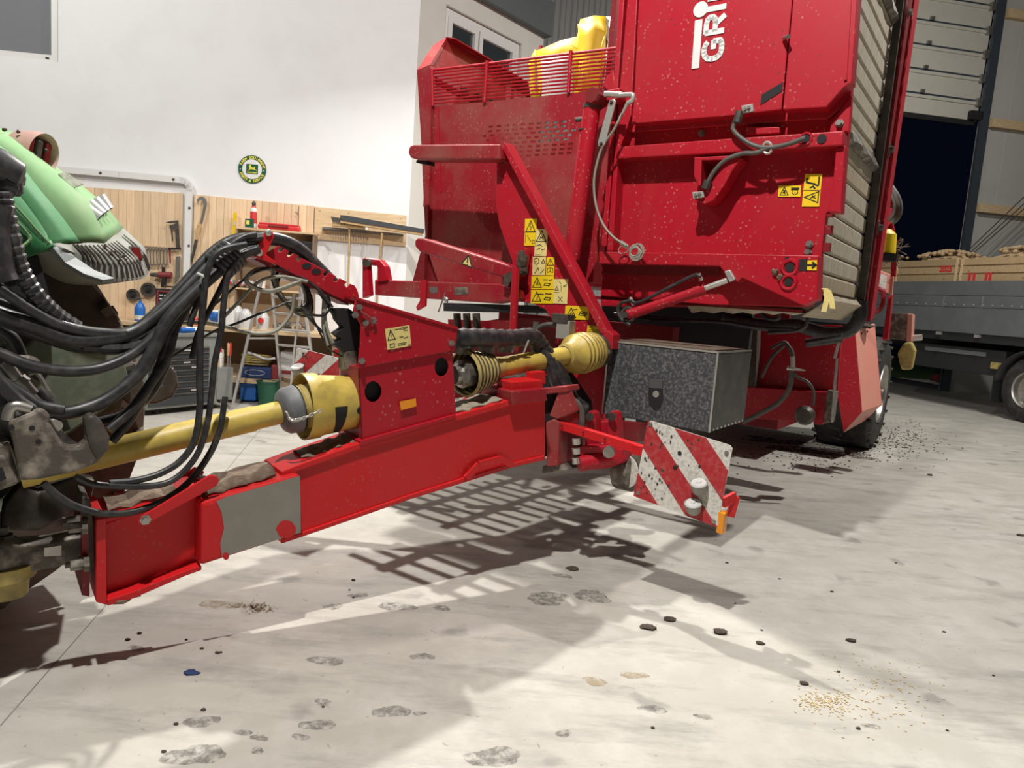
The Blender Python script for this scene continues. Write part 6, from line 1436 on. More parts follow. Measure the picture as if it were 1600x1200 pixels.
# bench, hutch and what stands there
BZ = wsz(430, 517, .62)[1]
bs0, bs1 = wsz(150, 500, .62)[0], wsz(531, 530, .62)[0]
bn = thing('workbench', WB((bs0 + bs1) / 2, .3, 0), 'long cluttered wooden workbench along the office wall', 'workbench')
m = MB(); m.slab([WB(bs0, .045, BZ - .05), WB(bs1, .045, BZ - .05), WB(bs1, .64, BZ - .05), WB(bs0, .64, BZ - .05)], UP * .05); m.build('worktop', PINEH, bn, bevel=.004)
LZ = wsz(405, 592, .55)[1]
m = MB(); m.slab([WB(bs0, .05, LZ - .06), WB(bs1, .05, LZ - .06), WB(bs1, .58, LZ - .06), WB(bs0, .58, LZ - .06)], UP * .06); m.build('lower_shelf', PINEH, bn)
for s_ in (bs0 + .05, wsz(280, 540, .5)[0], wsz(525, 560, .5)[0]):
    m = MB(); m.slab([WB(s_ - .04, .06, 0), WB(s_ + .04, .06, 0), WB(s_ + .04, .6, 0), WB(s_ - .04, .6, 0)], UP * (BZ - .05)); m.build('trestle', BROWNB, bn)
m = MB(); m.slab([WB(bs0, .045, LZ), WB(bs1, .045, LZ), WB(bs1, .045, BZ - .05), WB(bs0, .045, BZ - .05)], WN * .012); m.build('back_sheet', BROWNB, bn)
hu = wthing('wall_hutch', 430, 500, .1, 'brown wooden hutch of shelves above the bench', 'shelf')
h0, _ = wsz(369, 380, .28); h1_, _ = wsz(491, 380, .28); 
zt_, zm_, zl_ = wsz(428, 359, .28)[1], wsz(428, 397, .28)[1], wsz(428, 453, .28)[1]
for z in (zt_, zm_, zl_):
    m = MB(); m.slab([WB(h0, .035, z - .022), WB(h1_, .035, z - .022), WB(h1_, .30, z - .022), WB(h0, .30, z - .022)], UP * .022); m.build('shelf_board', PINEH, hu)
for s_ in (h0, h1_ - .02):
    m = MB(); m.slab([WB(s_, .035, BZ), WB(s_ + .02, .035, BZ), WB(s_ + .02, .29, BZ), WB(s_, .29, BZ)], UP * (zt_ - .022 - BZ)); m.build('side', BROWNB, hu)
m = MB(); m.slab([WB(h0, .036, BZ), WB(h1_, .036, BZ), WB(h1_, .036, zt_ - .03), WB(h0, .036, zt_ - .03)], WN * .006); m.build('back', CARD, hu)
def at_shelf(x, o, z): return WB(wsz(x, 450, o)[0], o, z)
def seat(name, x, o, z, label, cat, group=None): return thing(name, at_shelf(x, o, z), label, cat, group)
# on the top board
t = seat('sealant_bottle', 393, .2, zt_, 'red and white spray bottle standing on the hutch top', 'bottle'); c = at_shelf(393, .2, zt_)
m = MB(); m.lathe(c, UP, [(0, .042), (.20, .042), (.26, .03), (.28, .02)], 18); m.build('body', REDPL, t, smooth=40)
m = MB(); m.lathe(c + UP * .28, UP, [(0, .022), (.03, .026), (.06, .015)], 12); m.build('nozzle', DARKSTEEL, t)
m = MB(); m.lathe(c + UP * .205, UP, [(0, .0425), (.03, .0415), (.05, .033)], 18); m.build('white_shoulder', WHITE, t, smooth=40)
m = MB(); m.lathe(c + UP * .01, UP, [(0, .043), (.05, .043)], 18); m.build('white_band', WHITE, t, smooth=40)
t = seat('green_carton', 388, .25, zt_, 'small dark green carton in front of the spray bottle', 'carton'); c = at_shelf(387.5, .25, zt_)
m = MB(); m.box(c + UP * .055, WT * .05, WN * .03, UP * .055); m.build('carton', DGREEN, t, bevel=.003)
m = MB(); m.box(c + UP * .065 + WN * .031 - WT * .015, WT * .02, WN * .001, UP * .025); m.build('label', SIGNY, t)
t = seat('tool_case', 437, .2, zt_, 'long red plastic case lying on the hutch top', 'case')
s0, s1 = wsz(404, 352, .2)[0], wsz(469, 357, .2)[0]
m = MB(); m.slab([WB(s0, .1, zt_), WB(s1, .1, zt_), WB(s1, .26, zt_), WB(s0, .26, zt_)], UP * .065); m.build('lower_shell', REDPL, t, bevel=.02)
m = MB(); m.slab([WB(s0 + .01, .11, zt_ + .06), WB(s1 - .01, .11, zt_ + .06), WB(s1 - .01, .25, zt_ + .06), WB(s0 + .01, .25, zt_ + .06)], UP * .025); m.build('lid', REDPL, t, bevel=.012)
m = MB(); m.bar(WB((s0 + s1) / 2 - .12, .27, zt_ + .05), WB((s0 + s1) / 2 + .12, .27, zt_ + .05), .02, .02); m.build('handle', REDD2, t)
t = wthing('spirit_level', 365, 372, .08, 'yellow spirit level standing upright at the left end of the hutch', 'level')
m = MB(); m.slab([WP(x, y, .10) for x, y in ((364.5, 332), (369.5, 332), (366.5, 371), (362, 371))], -WN * .03); m.build('bar', STICK, t, bevel=.003)
m = MB(); m.slab([WP(x, y, .102) for x, y in ((365.3, 346), (368, 346), (367.5, 352), (365, 352))], WN * .002); m.build('vial', GLASS, t)
t = wthing('pull_cord', 466, 352, .06, 'thin pull cord with wire hook on the cladding above the red case', 'cord'); m = MB(); m.rod(WP(466.5, 322, .06), WP(466, 352, .06), .004, 5); m.rod(WP(461, 331, .06), WP(467, 335, .06), .005, 5); m.build('cord', DARKSTEEL, t)
# second shelf
t = seat('black_radio', 475, .2, zm_, 'black boxy device on the second hutch shelf', 'radio'); c = at_shelf(473, .2, zm_)
m = MB(); m.box(c + UP * .10, WT * .13, WN * .07, UP * .09); m.build('case', BLACKM, t, bevel=.02)
m = MB(); m.lathe(c + UP * .10 + WN * .07 + WT * .03, WN, [(0, .03), (.01, .028)], 12); m.build('dial', GREYH, t)
# third shelf
for i, x in enumerate((363, 378, 391, 408)):
    t = seat('drink_bottle', x, .2, zl_, ('clear bottle with red cap lying on the lower hutch shelf', 'second clear bottle with red cap on the lower hutch shelf', 'third clear bottle with red cap on the lower hutch shelf', 'white tub beside the clear bottles')[i], 'bottle', 'containers on the lower hutch shelf')
    c = at_shelf(x, .15, zl_)
    if i < 3:
        m = MB(); m.lathe(c + UP * .05 - WN * .06, WN, [(0, .045), (.14, .045), (.18, .02)], 14); m.build('bottle', CLEARPL, t, smooth=40)
        m = MB(); m.lathe(c + UP * .05 + WN * .115, WN, [(0, .026), (.03, .026)], 12); m.build('cap', REDPL, t)
    else:
        m = MB(); m.lathe(c, UP, [(0, .05), (.09, .055), (.09, .06), (.10, .06)], 14); m.build('tub', WHITE, t, smooth=40)
        m = MB(); m.lathe(c + UP * .1, UP, [(0, .061), (.01, .061)], 14); m.build('lid', WHITE, t)
# bench clutter
def jug(x, o, lb, h=.22, cap=True):
    t = seat('clear_jug', x, o, BZ, lb, 'jug', 'cloudy plastic jugs on the bench'); c = at_shelf(x, o, BZ)
    m = MB(); m.lathe(c, UP, [(0, .075), (h * .7, .08), (h * .9, .05), (h, .03)], 14); m.build('body', CLEARPL, t, smooth=40)
    if cap: m = MB(); m.lathe(c + UP * h * .5 + WN * .078, WN, [(0, .035), (.03, .035)], 12); m.build('red_cap', REDPL, t)
jug(412, .45, 'cloudy plastic jug with red cap on the bench behind the ladder'); jug(385, .5, 'cloudy jug without cap left of the ladder', .24, False); jug(372, .4, 'tall cloudy jug at the back of the bench', .27, False)
t = seat('rag_pile', 455, .45, BZ, 'crumpled grey and white rags on the bench between the ladder rails', 'rags')
m = MB()
for k in range(7): m.ball(at_shelf(440 + 6 * k, .42, BZ) + UP * (.05 + .015 * (k % 3)), .055, 8, 6, .3, (1.2, 1, .8))
m.build('rag', DIRTSTEEL, t, kind='stuff')
t = seat('paper_roll', 466, .52, BZ, 'pale round roll near the right end of the bench', 'roll'); m = MB(); m.lathe(at_shelf(466, .52, BZ) + UP * .055, WN, [(-.06, .05), (.06, .055)], 14); m.build('roll', CARD, t, smooth=40)
m = MB(); m.lathe(at_shelf(466, .52, BZ) + UP * .055 + WN * .06, WN, [(0, .02), (.002, .02)], 10); m.build('core', BLACKM, t)
t = seat('paper_sheet', 455, .56, BZ, 'white sheet of paper at the front edge of the bench', 'paper'); m = MB(); c = at_shelf(455, .55, BZ + .001); m.box(c + UP * .003, WT * .13, WN * .06, UP * .003); m.build('sheet', WHITE, t)
t = seat('cleaning_pack', 338, .45, BZ, 'crumpled blue and white bag on the bench', 'bag'); m = MB(); m.ball(at_shelf(338, .45, BZ) + UP * .10, .11, 10, 8, .2, (1, .7, .9)); m.build('bag', WHITE, t)
m = MB(); m.ball(at_shelf(336, .52, BZ) + UP * .12, .06, 8, 6, .25, (1.2, .6, 1)); m.build('blue_print', BLUE, t)
t = seat('gas_bottle', 218, .45, BZ, 'small blue gas cylinder on the bench beside the tyre', 'cylinder'); c = at_shelf(219, .45, BZ)
m = MB(); m.lathe(c, UP, [(0, .055), (.01, .06), (.16, .06), (.21, .04), (.23, .018), (.25, .016)], 18); m.build('body', BLUE, t, smooth=40)
m = MB(); m.rod(c + UP * .25, c + UP * .29, .012, 8); m.rod(c + UP * .28 - WT * .03, c + UP * .28 + WT * .05, .008, 6); m.build('valve', DARKSTEEL, t)
m = MB(); m.lathe(c + UP * .02, UP, [(0, .0605), (.05, .0605)], 18); m.build('label_band', WHITES, t, smooth=40)
t = seat('battery_charger', 262, .4, BZ, 'red framed black battery charger box on the bench', 'charger'); s0, s1, z0_, z1_ = wrect(241, 452, 286, 500, .45)
m = MB(); m.slab([WB(s0, .2, BZ), WB(s1, .2, BZ), WB(s1, .42, BZ), WB(s0, .42, BZ)], UP * (z1_ - BZ)); m.build('case', BLACKM, t, bevel=.01)
m = MB(); sash(m, WB, s0 + .02, s1 - .02, BZ + .06, z1_ - .02, .42, .02, .012, WN); m.build('red_frame', REDD2, t)
for k in range(12):
    m = MB(); m.box(WB(s0 + .07 + .055 * (k % 4), .425, z1_ - .08 - .045 * (k // 4)), WT * .018, WN * .004, UP * .008); m.build('display_bar', CLEARPL, t)
m = MB(); m.box(WB((s0 + s1) / 2, .425, BZ + .10), WT * .10, WN * .006, UP * .02); m.build('red_strip', REDPL, t)
m = MB(); m.bar(WB(s0 + .06, .3, z1_ + .03), WB(s1 - .06, .3, z1_ + .03), .03, .02); m.build('handle', DARKSTEEL, t)
t = seat('red_ball_jar', 306, .5, BZ, 'small red pot on the bench behind the hoses', 'pot'); m = MB(); m.lathe(at_shelf(306, .5, BZ), UP, [(0, .035), (.07, .045), (.09, .03)], 12); m.build('pot', REDPL, t, smooth=40)
for i, (x, hgt, mt, lb) in enumerate(((349, .22, CLEARPL, 'tall clear container at the front of the bench left of the ladder'), (361, .22, WHITE, 'square white canister at the front of the bench'))):
    t = seat('canister', x, .55, BZ, lb, 'canister'); m = MB(); m.box(at_shelf(x, .55, BZ) + UP * hgt / 2, WT * .045, WN * .045, UP * hgt / 2); m.build('body', mt, t, bevel=.01)
    m = MB(); m.lathe(at_shelf(x, .55, BZ) + UP * hgt, UP, [(0, .025), (.025, .025)], 10); m.build('cap', GREYH, t)
# under the bench
def under(name, x0, x1, o, z0_, h_, d_, mat, lb, cat):
    s0, s1 = wsz(x0, 580, o)[0], wsz(x1, 580, o)[0]; t = thing(name, WB((s0 + s1) / 2, o, z0_), lb, cat)
    m = MB(); m.slab([WB(s0, o - d_, z0_), WB(s1, o - d_, z0_), WB(s1, o, z0_), WB(s0, o, z0_)], UP * h_); m.build('body', mat, t, bevel=.015); return t, s0, s1
t, s0, s1 = under('tool_bag', 373, 423, .55, LZ, .14, .3, NAVY, 'dark blue tool bag on the shelf under the bench', 'bag')
m = MB(); m.tube([WB((s0 + s1) / 2 + .12 * math.cos(a * .4) , .552, LZ + .075 + .035 * math.sin(a * .4)) for a in range(16)], .003, 5, closed=True); m.build('stitched_emblem', CLEARPL, t)
t = seat('cable_coil', 400, .4, LZ + .14, 'yellow and dark cable coils heaped on the blue tool bag', 'cable')
m = MB()
for k in range(6): m.tube(circle(WB(wsz(400, 570, .4)[0], .4, LZ + .17 + .02 * k), WT, WN * .8 + UP * (.1 * (k % 3)), .16 + .01 * (k % 3), 18, .12), .010, 6, closed=True)
m.build('coil', YELD, t, kind='stuff')
t = seat('curved_hose', 405, .5, LZ + .2, 'pale curved hose lying over the cables under the bench', 'hose'); m = MB(); m.tube(spline([WP(x, y, .5) for x, y in ((387, 551), (400, 555), (415, 561), (430, 560))], 6), .018, 8); m.build('pipe', CLEARPL, t, smooth=50)
t, s0, s1 = under('storage_tub', 437, 461, .5, LZ, .36, .3, CLEARPL, 'translucent tub with red contents under the bench', 'tub')
m = MB(); m.slab([WB(s0 + .005, .503, LZ + .02), WB(s1 - .005, .503, LZ + .02), WB(s1 - .005, .503, LZ + .12), WB(s0 + .005, .503, LZ + .12)], WN * .002); m.build('red_contents', REDD2, t)
t, s0, s1 = under('red_crate', 423, 436, .52, LZ, .18, .3, REDD2, 'dark red box between tool bag and tub', 'box')
t, s0, s1 = under('blue_crate', 376, 401, .5, .02, .28, .3, BLUE, 'blue plastic crate on the floor under the bench', 'crate')
m = MB(); m.slab([WB(s0 - .01, .19, .28), WB(s1 + .01, .19, .28), WB(s1 + .01, .51, .28), WB(s0 - .01, .51, .28)], UP * .02); m.build('rim', BLUE, t)
t, s0, s1 = under('brown_carton', 440, 458, .62, .02, .33, .3, CARD, 'brown carton on the floor behind the yellow bell', 'carton')
t = thing('aluminium_tube', WP(385, 614, .6), 'bright metal tube lying in front of the blue crate', 'tube'); m = MB(); a_ = onz(368, 617, .06); b_ = onz(402, 614, .06); a_.z = b_.z = .06; m.rod(a_, b_, .03, 10); m.build('tube', ALU, t, smooth=50)
m = MB(); m.rod(a_ - UP * .06, a_ , .02, 8); m.rod(b_ - UP * .06, b_, .02, 8); m.build('foot', ALU, t)
# green bucket
gb = onz(418, 634, 0); t = thing('bucket', gb, 'dark green bucket on the floor beside the ladder', 'bucket')
m = MB(); m.lathe(gb, UP, [(0, .105), (.30, .135), (.30, .143), (.315, .143), (.315, .13), (.02, .10)], 24, cap=False); m.build('body', DGREEN, t, smooth=35)
m = MB(); m.tube([gb + UP * .30 + V((.138 * math.cos(a * .157), .138 * math.sin(a * .157) * .5 - .1 , .02 + .01 * math.sin(a * .157))) for a in range(21)], .005, 6); m.build('bail', DARKSTEEL, t)

# aluminium step ladder
LO = 1.15
ld = wthing('step_ladder', 420, 640, LO, 'aluminium step ladder standing open before the bench', 'ladder')
def lp(x, y, o): return WP(x, y, o)
ft = WP(441, 611, LO + .25); ft.z = max(0.0, ft.z)
fr_ = WP(497, 640, LO + .25)
f_l = onz(442, 632, 0); f_r = onz(500, 640, 0)
top_l = lp(424, 437, LO - .15); top_r = lp(470, 441, LO - .15)
m = MB(); m.bar(f_l, top_l, .03, .06, WN); m.build('front_stile', ALU, ld, bevel=.004)
m = MB(); m.bar(f_r, top_r, .03, .06, WN); m.build('front_stile', ALU, ld, bevel=.004)
bk_l, bk_r = onz(367, 640, 0) + WN * 0, onz(372, 640, 0)
b0 = WP(365, 640, LO - .6)
rear_l = onz(362, 640, 0); rear_tl = lp(409, 437, LO - .2)
m = MB(); m.bar(rear_l, rear_tl, .028, .05, WN); m.build('rear_stile', ALU, ld, bevel=.004)
rear_r = WP(452, 610, LO - .42); rear_r.z = 0
m = MB(); m.bar(rear_r, top_r - WN * .04, .025, .04, WN); m.build('rear_stile', ALU, ld, bevel=.004)
for k in range(1, 8):
    t_ = k / 8.0
    m = MB(); m.bar(f_l.lerp(top_l, t_), f_r.lerp(top_r, t_), .09, .025); m.build('tread', ALU, ld, bevel=.004)
m = MB(); m.bar(top_l - WT * .03 + UP * .02, top_r + WT * .03 + UP * .02, .2, .04); m.build('top_step', ALU, ld, bevel=.004)
m = MB(); m.bar(rear_l.lerp(rear_tl, .55), f_l.lerp(top_l, .55), .012, .02); m.build('spreader', ALU, ld)

# drawer trolley
a_, b_ = onz(236, 648, 0), onz(352, 645, 0)
TX = (onz(345, 645, 0) - onz(238, 657, 0)); TX.z = 0; TX.normalize()
TF = V((TX.y, -TX.x, 0))
tc0 = onz(238, 650, 0); 
def TPl(x, y, o=0.0): return plane_at(x, y, tc0 + TF * o, TF)
tl = (TPl(229, 560) - tc0).dot(TX); trr = (TPl(341, 560) - tc0).dot(TX)
ztr = TPl(285, 527).z; zbr = TPl(285, 636).z
trl = thing('drawer_trolley', tc0 + TX * ((tl + trr) / 2) - TF * .25, 'grey wheeled workshop trolley with dark drawers', 'tool trolley')
def TB_(s, o, z): return V((tc0.x, tc0.y, 0)) + TX * s + TF * o + UP * z
m = MB(); m.slab([TB_(tl, 0, zbr), TB_(trr, 0, zbr), TB_(trr, -.45, zbr), TB_(tl, -.45, zbr)], UP * (ztr - zbr)); m.build('cabinet', CAB, trl, bevel=.006)
m = MB(); m.slab([TB_(tl - .02, .02, ztr), TB_(trr + .02, .02, ztr), TB_(trr + .02, -.47, ztr), TB_(tl - .02, -.47, ztr)], UP * .04); m.build('top_tray', CAB, trl, bevel=.008)
s1 = (TPl(326, 580) - tc0).dot(TX)
edges = [542, 550, 561, 569, 577, 586, 595, 605, 613, 632]
for i, (ya, yb) in enumerate(zip(edges[:-1], edges[1:])):
    za, zb2 = TPl(285, ya).z, TPl(285, yb).z
    m = MB(); m.slab([TB_(tl + .02, .0, zb2 + .006), TB_(s1, .0, zb2 + .006), TB_(s1, .0, za - .003), TB_(tl + .02, .0, za - .003)], TF * .012); dwr = m.build('drawer', CABD, trl, bevel=.003)
    m = MB(); m.bar(TB_(tl + .03, .018, za - .012), TB_(s1 - .01, .018, za - .012), .016, .010); m.build('handle', GREYH, dwr)
    for f_ in ((.35, .75) if i % 2 else (.62,)):
        if i in (1, 4, 5, 6, 8) : continue
        m = MB(); m.box(TB_(tl + (s1 - tl) * f_, .0135, (za + zb2) / 2 - .008), TX * .04, TF * .001, UP * .008); m.build('label', WHITE, dwr)
m = MB(); m.slab([TB_(trr - .012, .01, zbr + .05), TB_(trr + .20, .01, zbr + .03), TB_(trr + .20, .01, zbr + .42), TB_(trr - .012, .01, zbr + .42)], -TF * .4); m.build('side_bin', CAB, trl, bevel=.004)
for s_, o_ in ((tl + .15, -.08), (trr - .06, -.08), (tl + .12, -.4), (trr - .06, -.4)):
    m = MB(); m.lathe(TB_(s_, o_, .06) - TX * .018, TX, [(0, .058), (.036, .058)], 18); cw = m.build('caster', BLACKM, trl, smooth=40)
    m = MB(); m.slab([TB_(s_ - .03, o_ - .02, .05), TB_(s_ + .03, o_ - .02, .05), TB_(s_ + .03, o_ - .02, zbr), TB_(s_ - .03, o_ - .02, zbr)], TF * .04); m.build('fork', ZINC, cw)
m = MB(); m.bar(TB_(trr + .04, .03, zbr + .02), TB_(trr + .10, -.3, zbr + .02), .03, .03); m.build('push_rail', STEEL, trl)
for i, (x, h_, col, lb) in enumerate(((345, .20, WHITE, 'white spray can in the trolley side bin'), (351, .22, REDPL, 'spray can with red cap in the trolley side bin'), (355, .2, CLEARPL, 'silver spray can in the trolley side bin'))):
    s_ = trr + .035 + .05 * i; zc = zbr + .42
    c = TB_(s_, -.06 - .03 * i, zc); t = thing('spray_can', c, lb, 'can')
    m = MB(); m.lathe(c, UP, [(0, .026), (h_ * .75, .026), (h_ * .82, .018)], 12); m.build('can', WHITES, t, smooth=40)
    m = MB(); m.lathe(c + UP * h_ * .8, UP, [(0, .024), (h_ * .22, .022)], 12); m.build('cap', col, t, smooth=40)
for i, (mt, lb, dx) in enumerate(((HANDLE, 'wooden-handled tool standing behind the spray cans', .085), (REDPL, 'red-handled screwdriver standing at the trolley end', .115), (HANDLE, 'pale handled tool at the near edge of the trolley', -.02))):
    c = TB_(trr + dx + (.06 if dx > 0 else 0), -.02 if dx > 0 else .022, zbr + .42 if dx > 0 else zbr + .30); t = thing('screwdriver', c, lb, 'screwdriver')
    m = MB(); m.rod(c, c + UP * .14, .006, 6); m.build('shank', STEEL, t)
    m = MB(); m.lathe(c + UP * .14, UP, [(0, .014), (.06, .017), (.13, .015), (.15, .008)], 10); m.build('handle', mt, t, smooth=40)
for i, (s_, mt, lb) in enumerate(((.62, BLUE, 'blue tube lying on top of the drawer trolley'), (.52, NAVY, 'dark blue packet on top of the drawer trolley'), (.78, WHITE, 'white can lying on the trolley top'))):
    c = TB_(tl + (trr - tl) * s_, -.1 - .06 * i, ztr + .04); t = thing('trolley_packet', c, lb, 'packet')
    m = MB(); m.rod(c + UP * .03 - TX * .09, c + UP * .03 + TX * .08, .03, 12, .025); m.build('body', mt, t, smooth=40)
    m = MB(); m.rod(c + UP * .03 + TX * .08, c + UP * .03 + TX * .11, .018, 10); m.build('cap', WHITE, t, smooth=40)
# green lamp on the office roof with its cable
gp = CP(823, 18, -.15); t = thing('roof_lamp', V((gp.x, gp.y, TOPZ + .5)), 'small green lamp box on the office roof edge', 'lamp')
m = MB(); m.box(V((gp.x, gp.y, TOPZ + .60)), ST * .12, SN * .08, UP * .10); m.build('box', DGREEN, t, bevel=.02)
m = MB(); m.rod(V((gp.x, gp.y, TOPZ + .68)), V((gp.x, gp.y, TOPZ + .68)) + ST * .5 + UP * .6, .012, 6); m.build('cable', BLACK, t)
m = MB(); m.bar(V((gp.x, gp.y, TOPZ + .55)) - ST * .55, V((gp.x, gp.y, TOPZ + 1.0)) - ST * .75, .05, .05); m.build('strut', WHITE, t)

# ================================================================ THE TRUCK AND ITS POTATO CRATES
tw = onz(1597, 661, 0)
TD = V((-.235, .972, 0)).normalized(); TNn = V((-TD.y, TD.x, 0))          # along the truck (away), and out of its near side
def KP(x, y, o=0.0): return plane_at(x, y, tw + TNn * o, TNn)
def KB(s, o, z): return V((tw.x, tw.y, 0)) + TD * s + TNn * o + UP * z
def ks(x, y, o=0.0):
    p = KP(x, y, o); return (p - tw).dot(TD), p.z
tk = thing('flatbed_truck', KB(2.0, -1.2, 0), 'grey flatbed truck loaded with potato crates by the gate', 'truck')
zb0 = ks(1500, 520)[1]; zb1 = ks(1500, 439)[1]; zq0 = ks(1500, 462)[1]; zq1 = ks(1500, 480)[1]
KL, KR = -4.5, 8.5
for nm, za, zc in (('lower_side_board', zb0, zq1 - .006), ('rail_band', zq1, zq0), ('upper_side_board', zq0 + .006, zb1)):
    d_ = .05 if nm != 'rail_band' else .04
    m = MB(); m.slab([KB(KL, 0, za), KB(KR, 0, za), KB(KR, 0, zc), KB(KL, 0, zc)], -TNn * d_); o = m.build(nm, TRUCKG, tk, bevel=.008)
    if nm == 'rail_band':
        for k in range(14):
            m = MB(); m.lathe(KB(ks(1402 + 15 * k, 471)[0], -.002, zq1 + .05), TNn, [(0, .018), (.012, .014)], 8); m.build('rivet', ZINC, o)
        for x in (1395, 1475, 1536):
            m = MB(); s_ = ks(x, 470)[0]; m.slab([KB(s_, .002, zq1), KB(s_ + .012, .002, zq1), KB(s_ + .012, .002, zq0), KB(s_, .002, zq0)], TNn * .003); m.build('joint', ZINC, o)
m = MB(); m.slab([KB(KL, -.05, zb0), KB(KR, -.05, zb0), KB(KR, -2.5, zb0), KB(KL, -2.5, zb0)], UP * .08); m.build('bed_floor', TRUCKG, tk)
m = MB(); m.slab([KB(KL, -2.45, zb0), KB(KR, -2.45, zb0), KB(KR, -2.5, zb0), KB(KL, -2.5, zb0)], UP * (zb1 - zb0)); m.build('far_side_board', TRUCKG, tk)
m = MB(); m.slab([KB(KR, 0, zb0), KB(KR, -2.5, zb0), KB(KR, -2.5, zb1), KB(KR, 0, zb1)], TD * .05); m.build('end_board', TRUCKG, tk)
m = MB(); m.slab([KB(KL, -.03, zb0 - .16), KB(KR, -.03, zb0 - .16), KB(KR, -.03, zb0), KB(KL, -.03, zb0)], -TNn * .08); m.build('side_sill', TRUCKB, tk)
for o_ in (-.7, -1.8):
    m = MB(); m.slab([KB(KL, o_, zb0 - .36), KB(KR - .3, o_, zb0 - .36), KB(KR - .3, o_, zb0), KB(KL, o_, zb0)], -TNn * .1); m.build('chassis_rail', TRUCKB, tk)
s_a, s_b = ks(1560, 570)[0], ks(1415, 550)[0]
zg0, zg1 = ks(1480, 578)[1], ks(1480, 540)[1]
m = MB(); m.slab([KB(s_a, -.12, zg0), KB(s_b, -.12, zg0), KB(s_b, -.12, zg1), KB(s_a, -.12, zg1)], -TNn * .5); m.build('battery_box', TRUCKB, tk, bevel=.02)
m = MB(); m.slab([KB(s_a + .4, -.1, zg1 - .14), KB(s_b - .4, -.1, zg1 - .14), KB(s_b - .4, -.1, zg1 - .06), KB(s_a + .4, -.1, zg1 - .06)], -TNn * .03); m.build('side_guard', TRUCKG, tk)
for x in (1467, 1528):
    s_, z_ = ks(x, 521); m = MB(); m.box(KB(s_, .0, zb0 - .04), TD * .05, TNn * .03, UP * .03); m.build('board_latch', ZINC, tk)
s_w = 0.0
RT = (ks(1597, 556)[1]) / 2
wheel(tk, KB(s_w, -.02, RT), TNn, RT, .34, RT * .56, TYRE, STEEL, 0, True, 'tyre')
wheel(tk, KB(s_w, -2.48, RT), -TNn, RT, .34, RT * .56, TYRE, STEEL, 0, False, 'tyre')
m = MB(); m.rod(KB(0, -.3, RT), KB(0, -2.2, RT), .08, 10); m.build('axle', TRUCKB, tk)
arc = [(KB(s_w + math.cos(math.radians(a)) * RT * 1.16, 0, RT + math.sin(math.radians(a)) * RT * 1.16)) for a in range(5, 180, 8)]
m = MB(); m.loft([[p + TNn * .02 for p in arc], [p - TNn * .45 for p in arc]]); m.build('wheel_arch', TRUCKB, tk, smooth=50, thick=.03)
s_f = s_w + RT * 1.14
m = MB(); m.slab([KB(s_f, .02, RT * .45), KB(s_f, -.45, RT * .45), KB(s_f, -.45, RT * 1.3), KB(s_f, .02, RT * 1.3)], TD * .02); m.build('mud_flap', TRUCKB, tk)
m = MB(); m.box(KB(s_f + .1, -.1, RT * 1.6), TD * .08, TNn * .05, UP * .06); m.build('yellow_valve', YELD, tk)
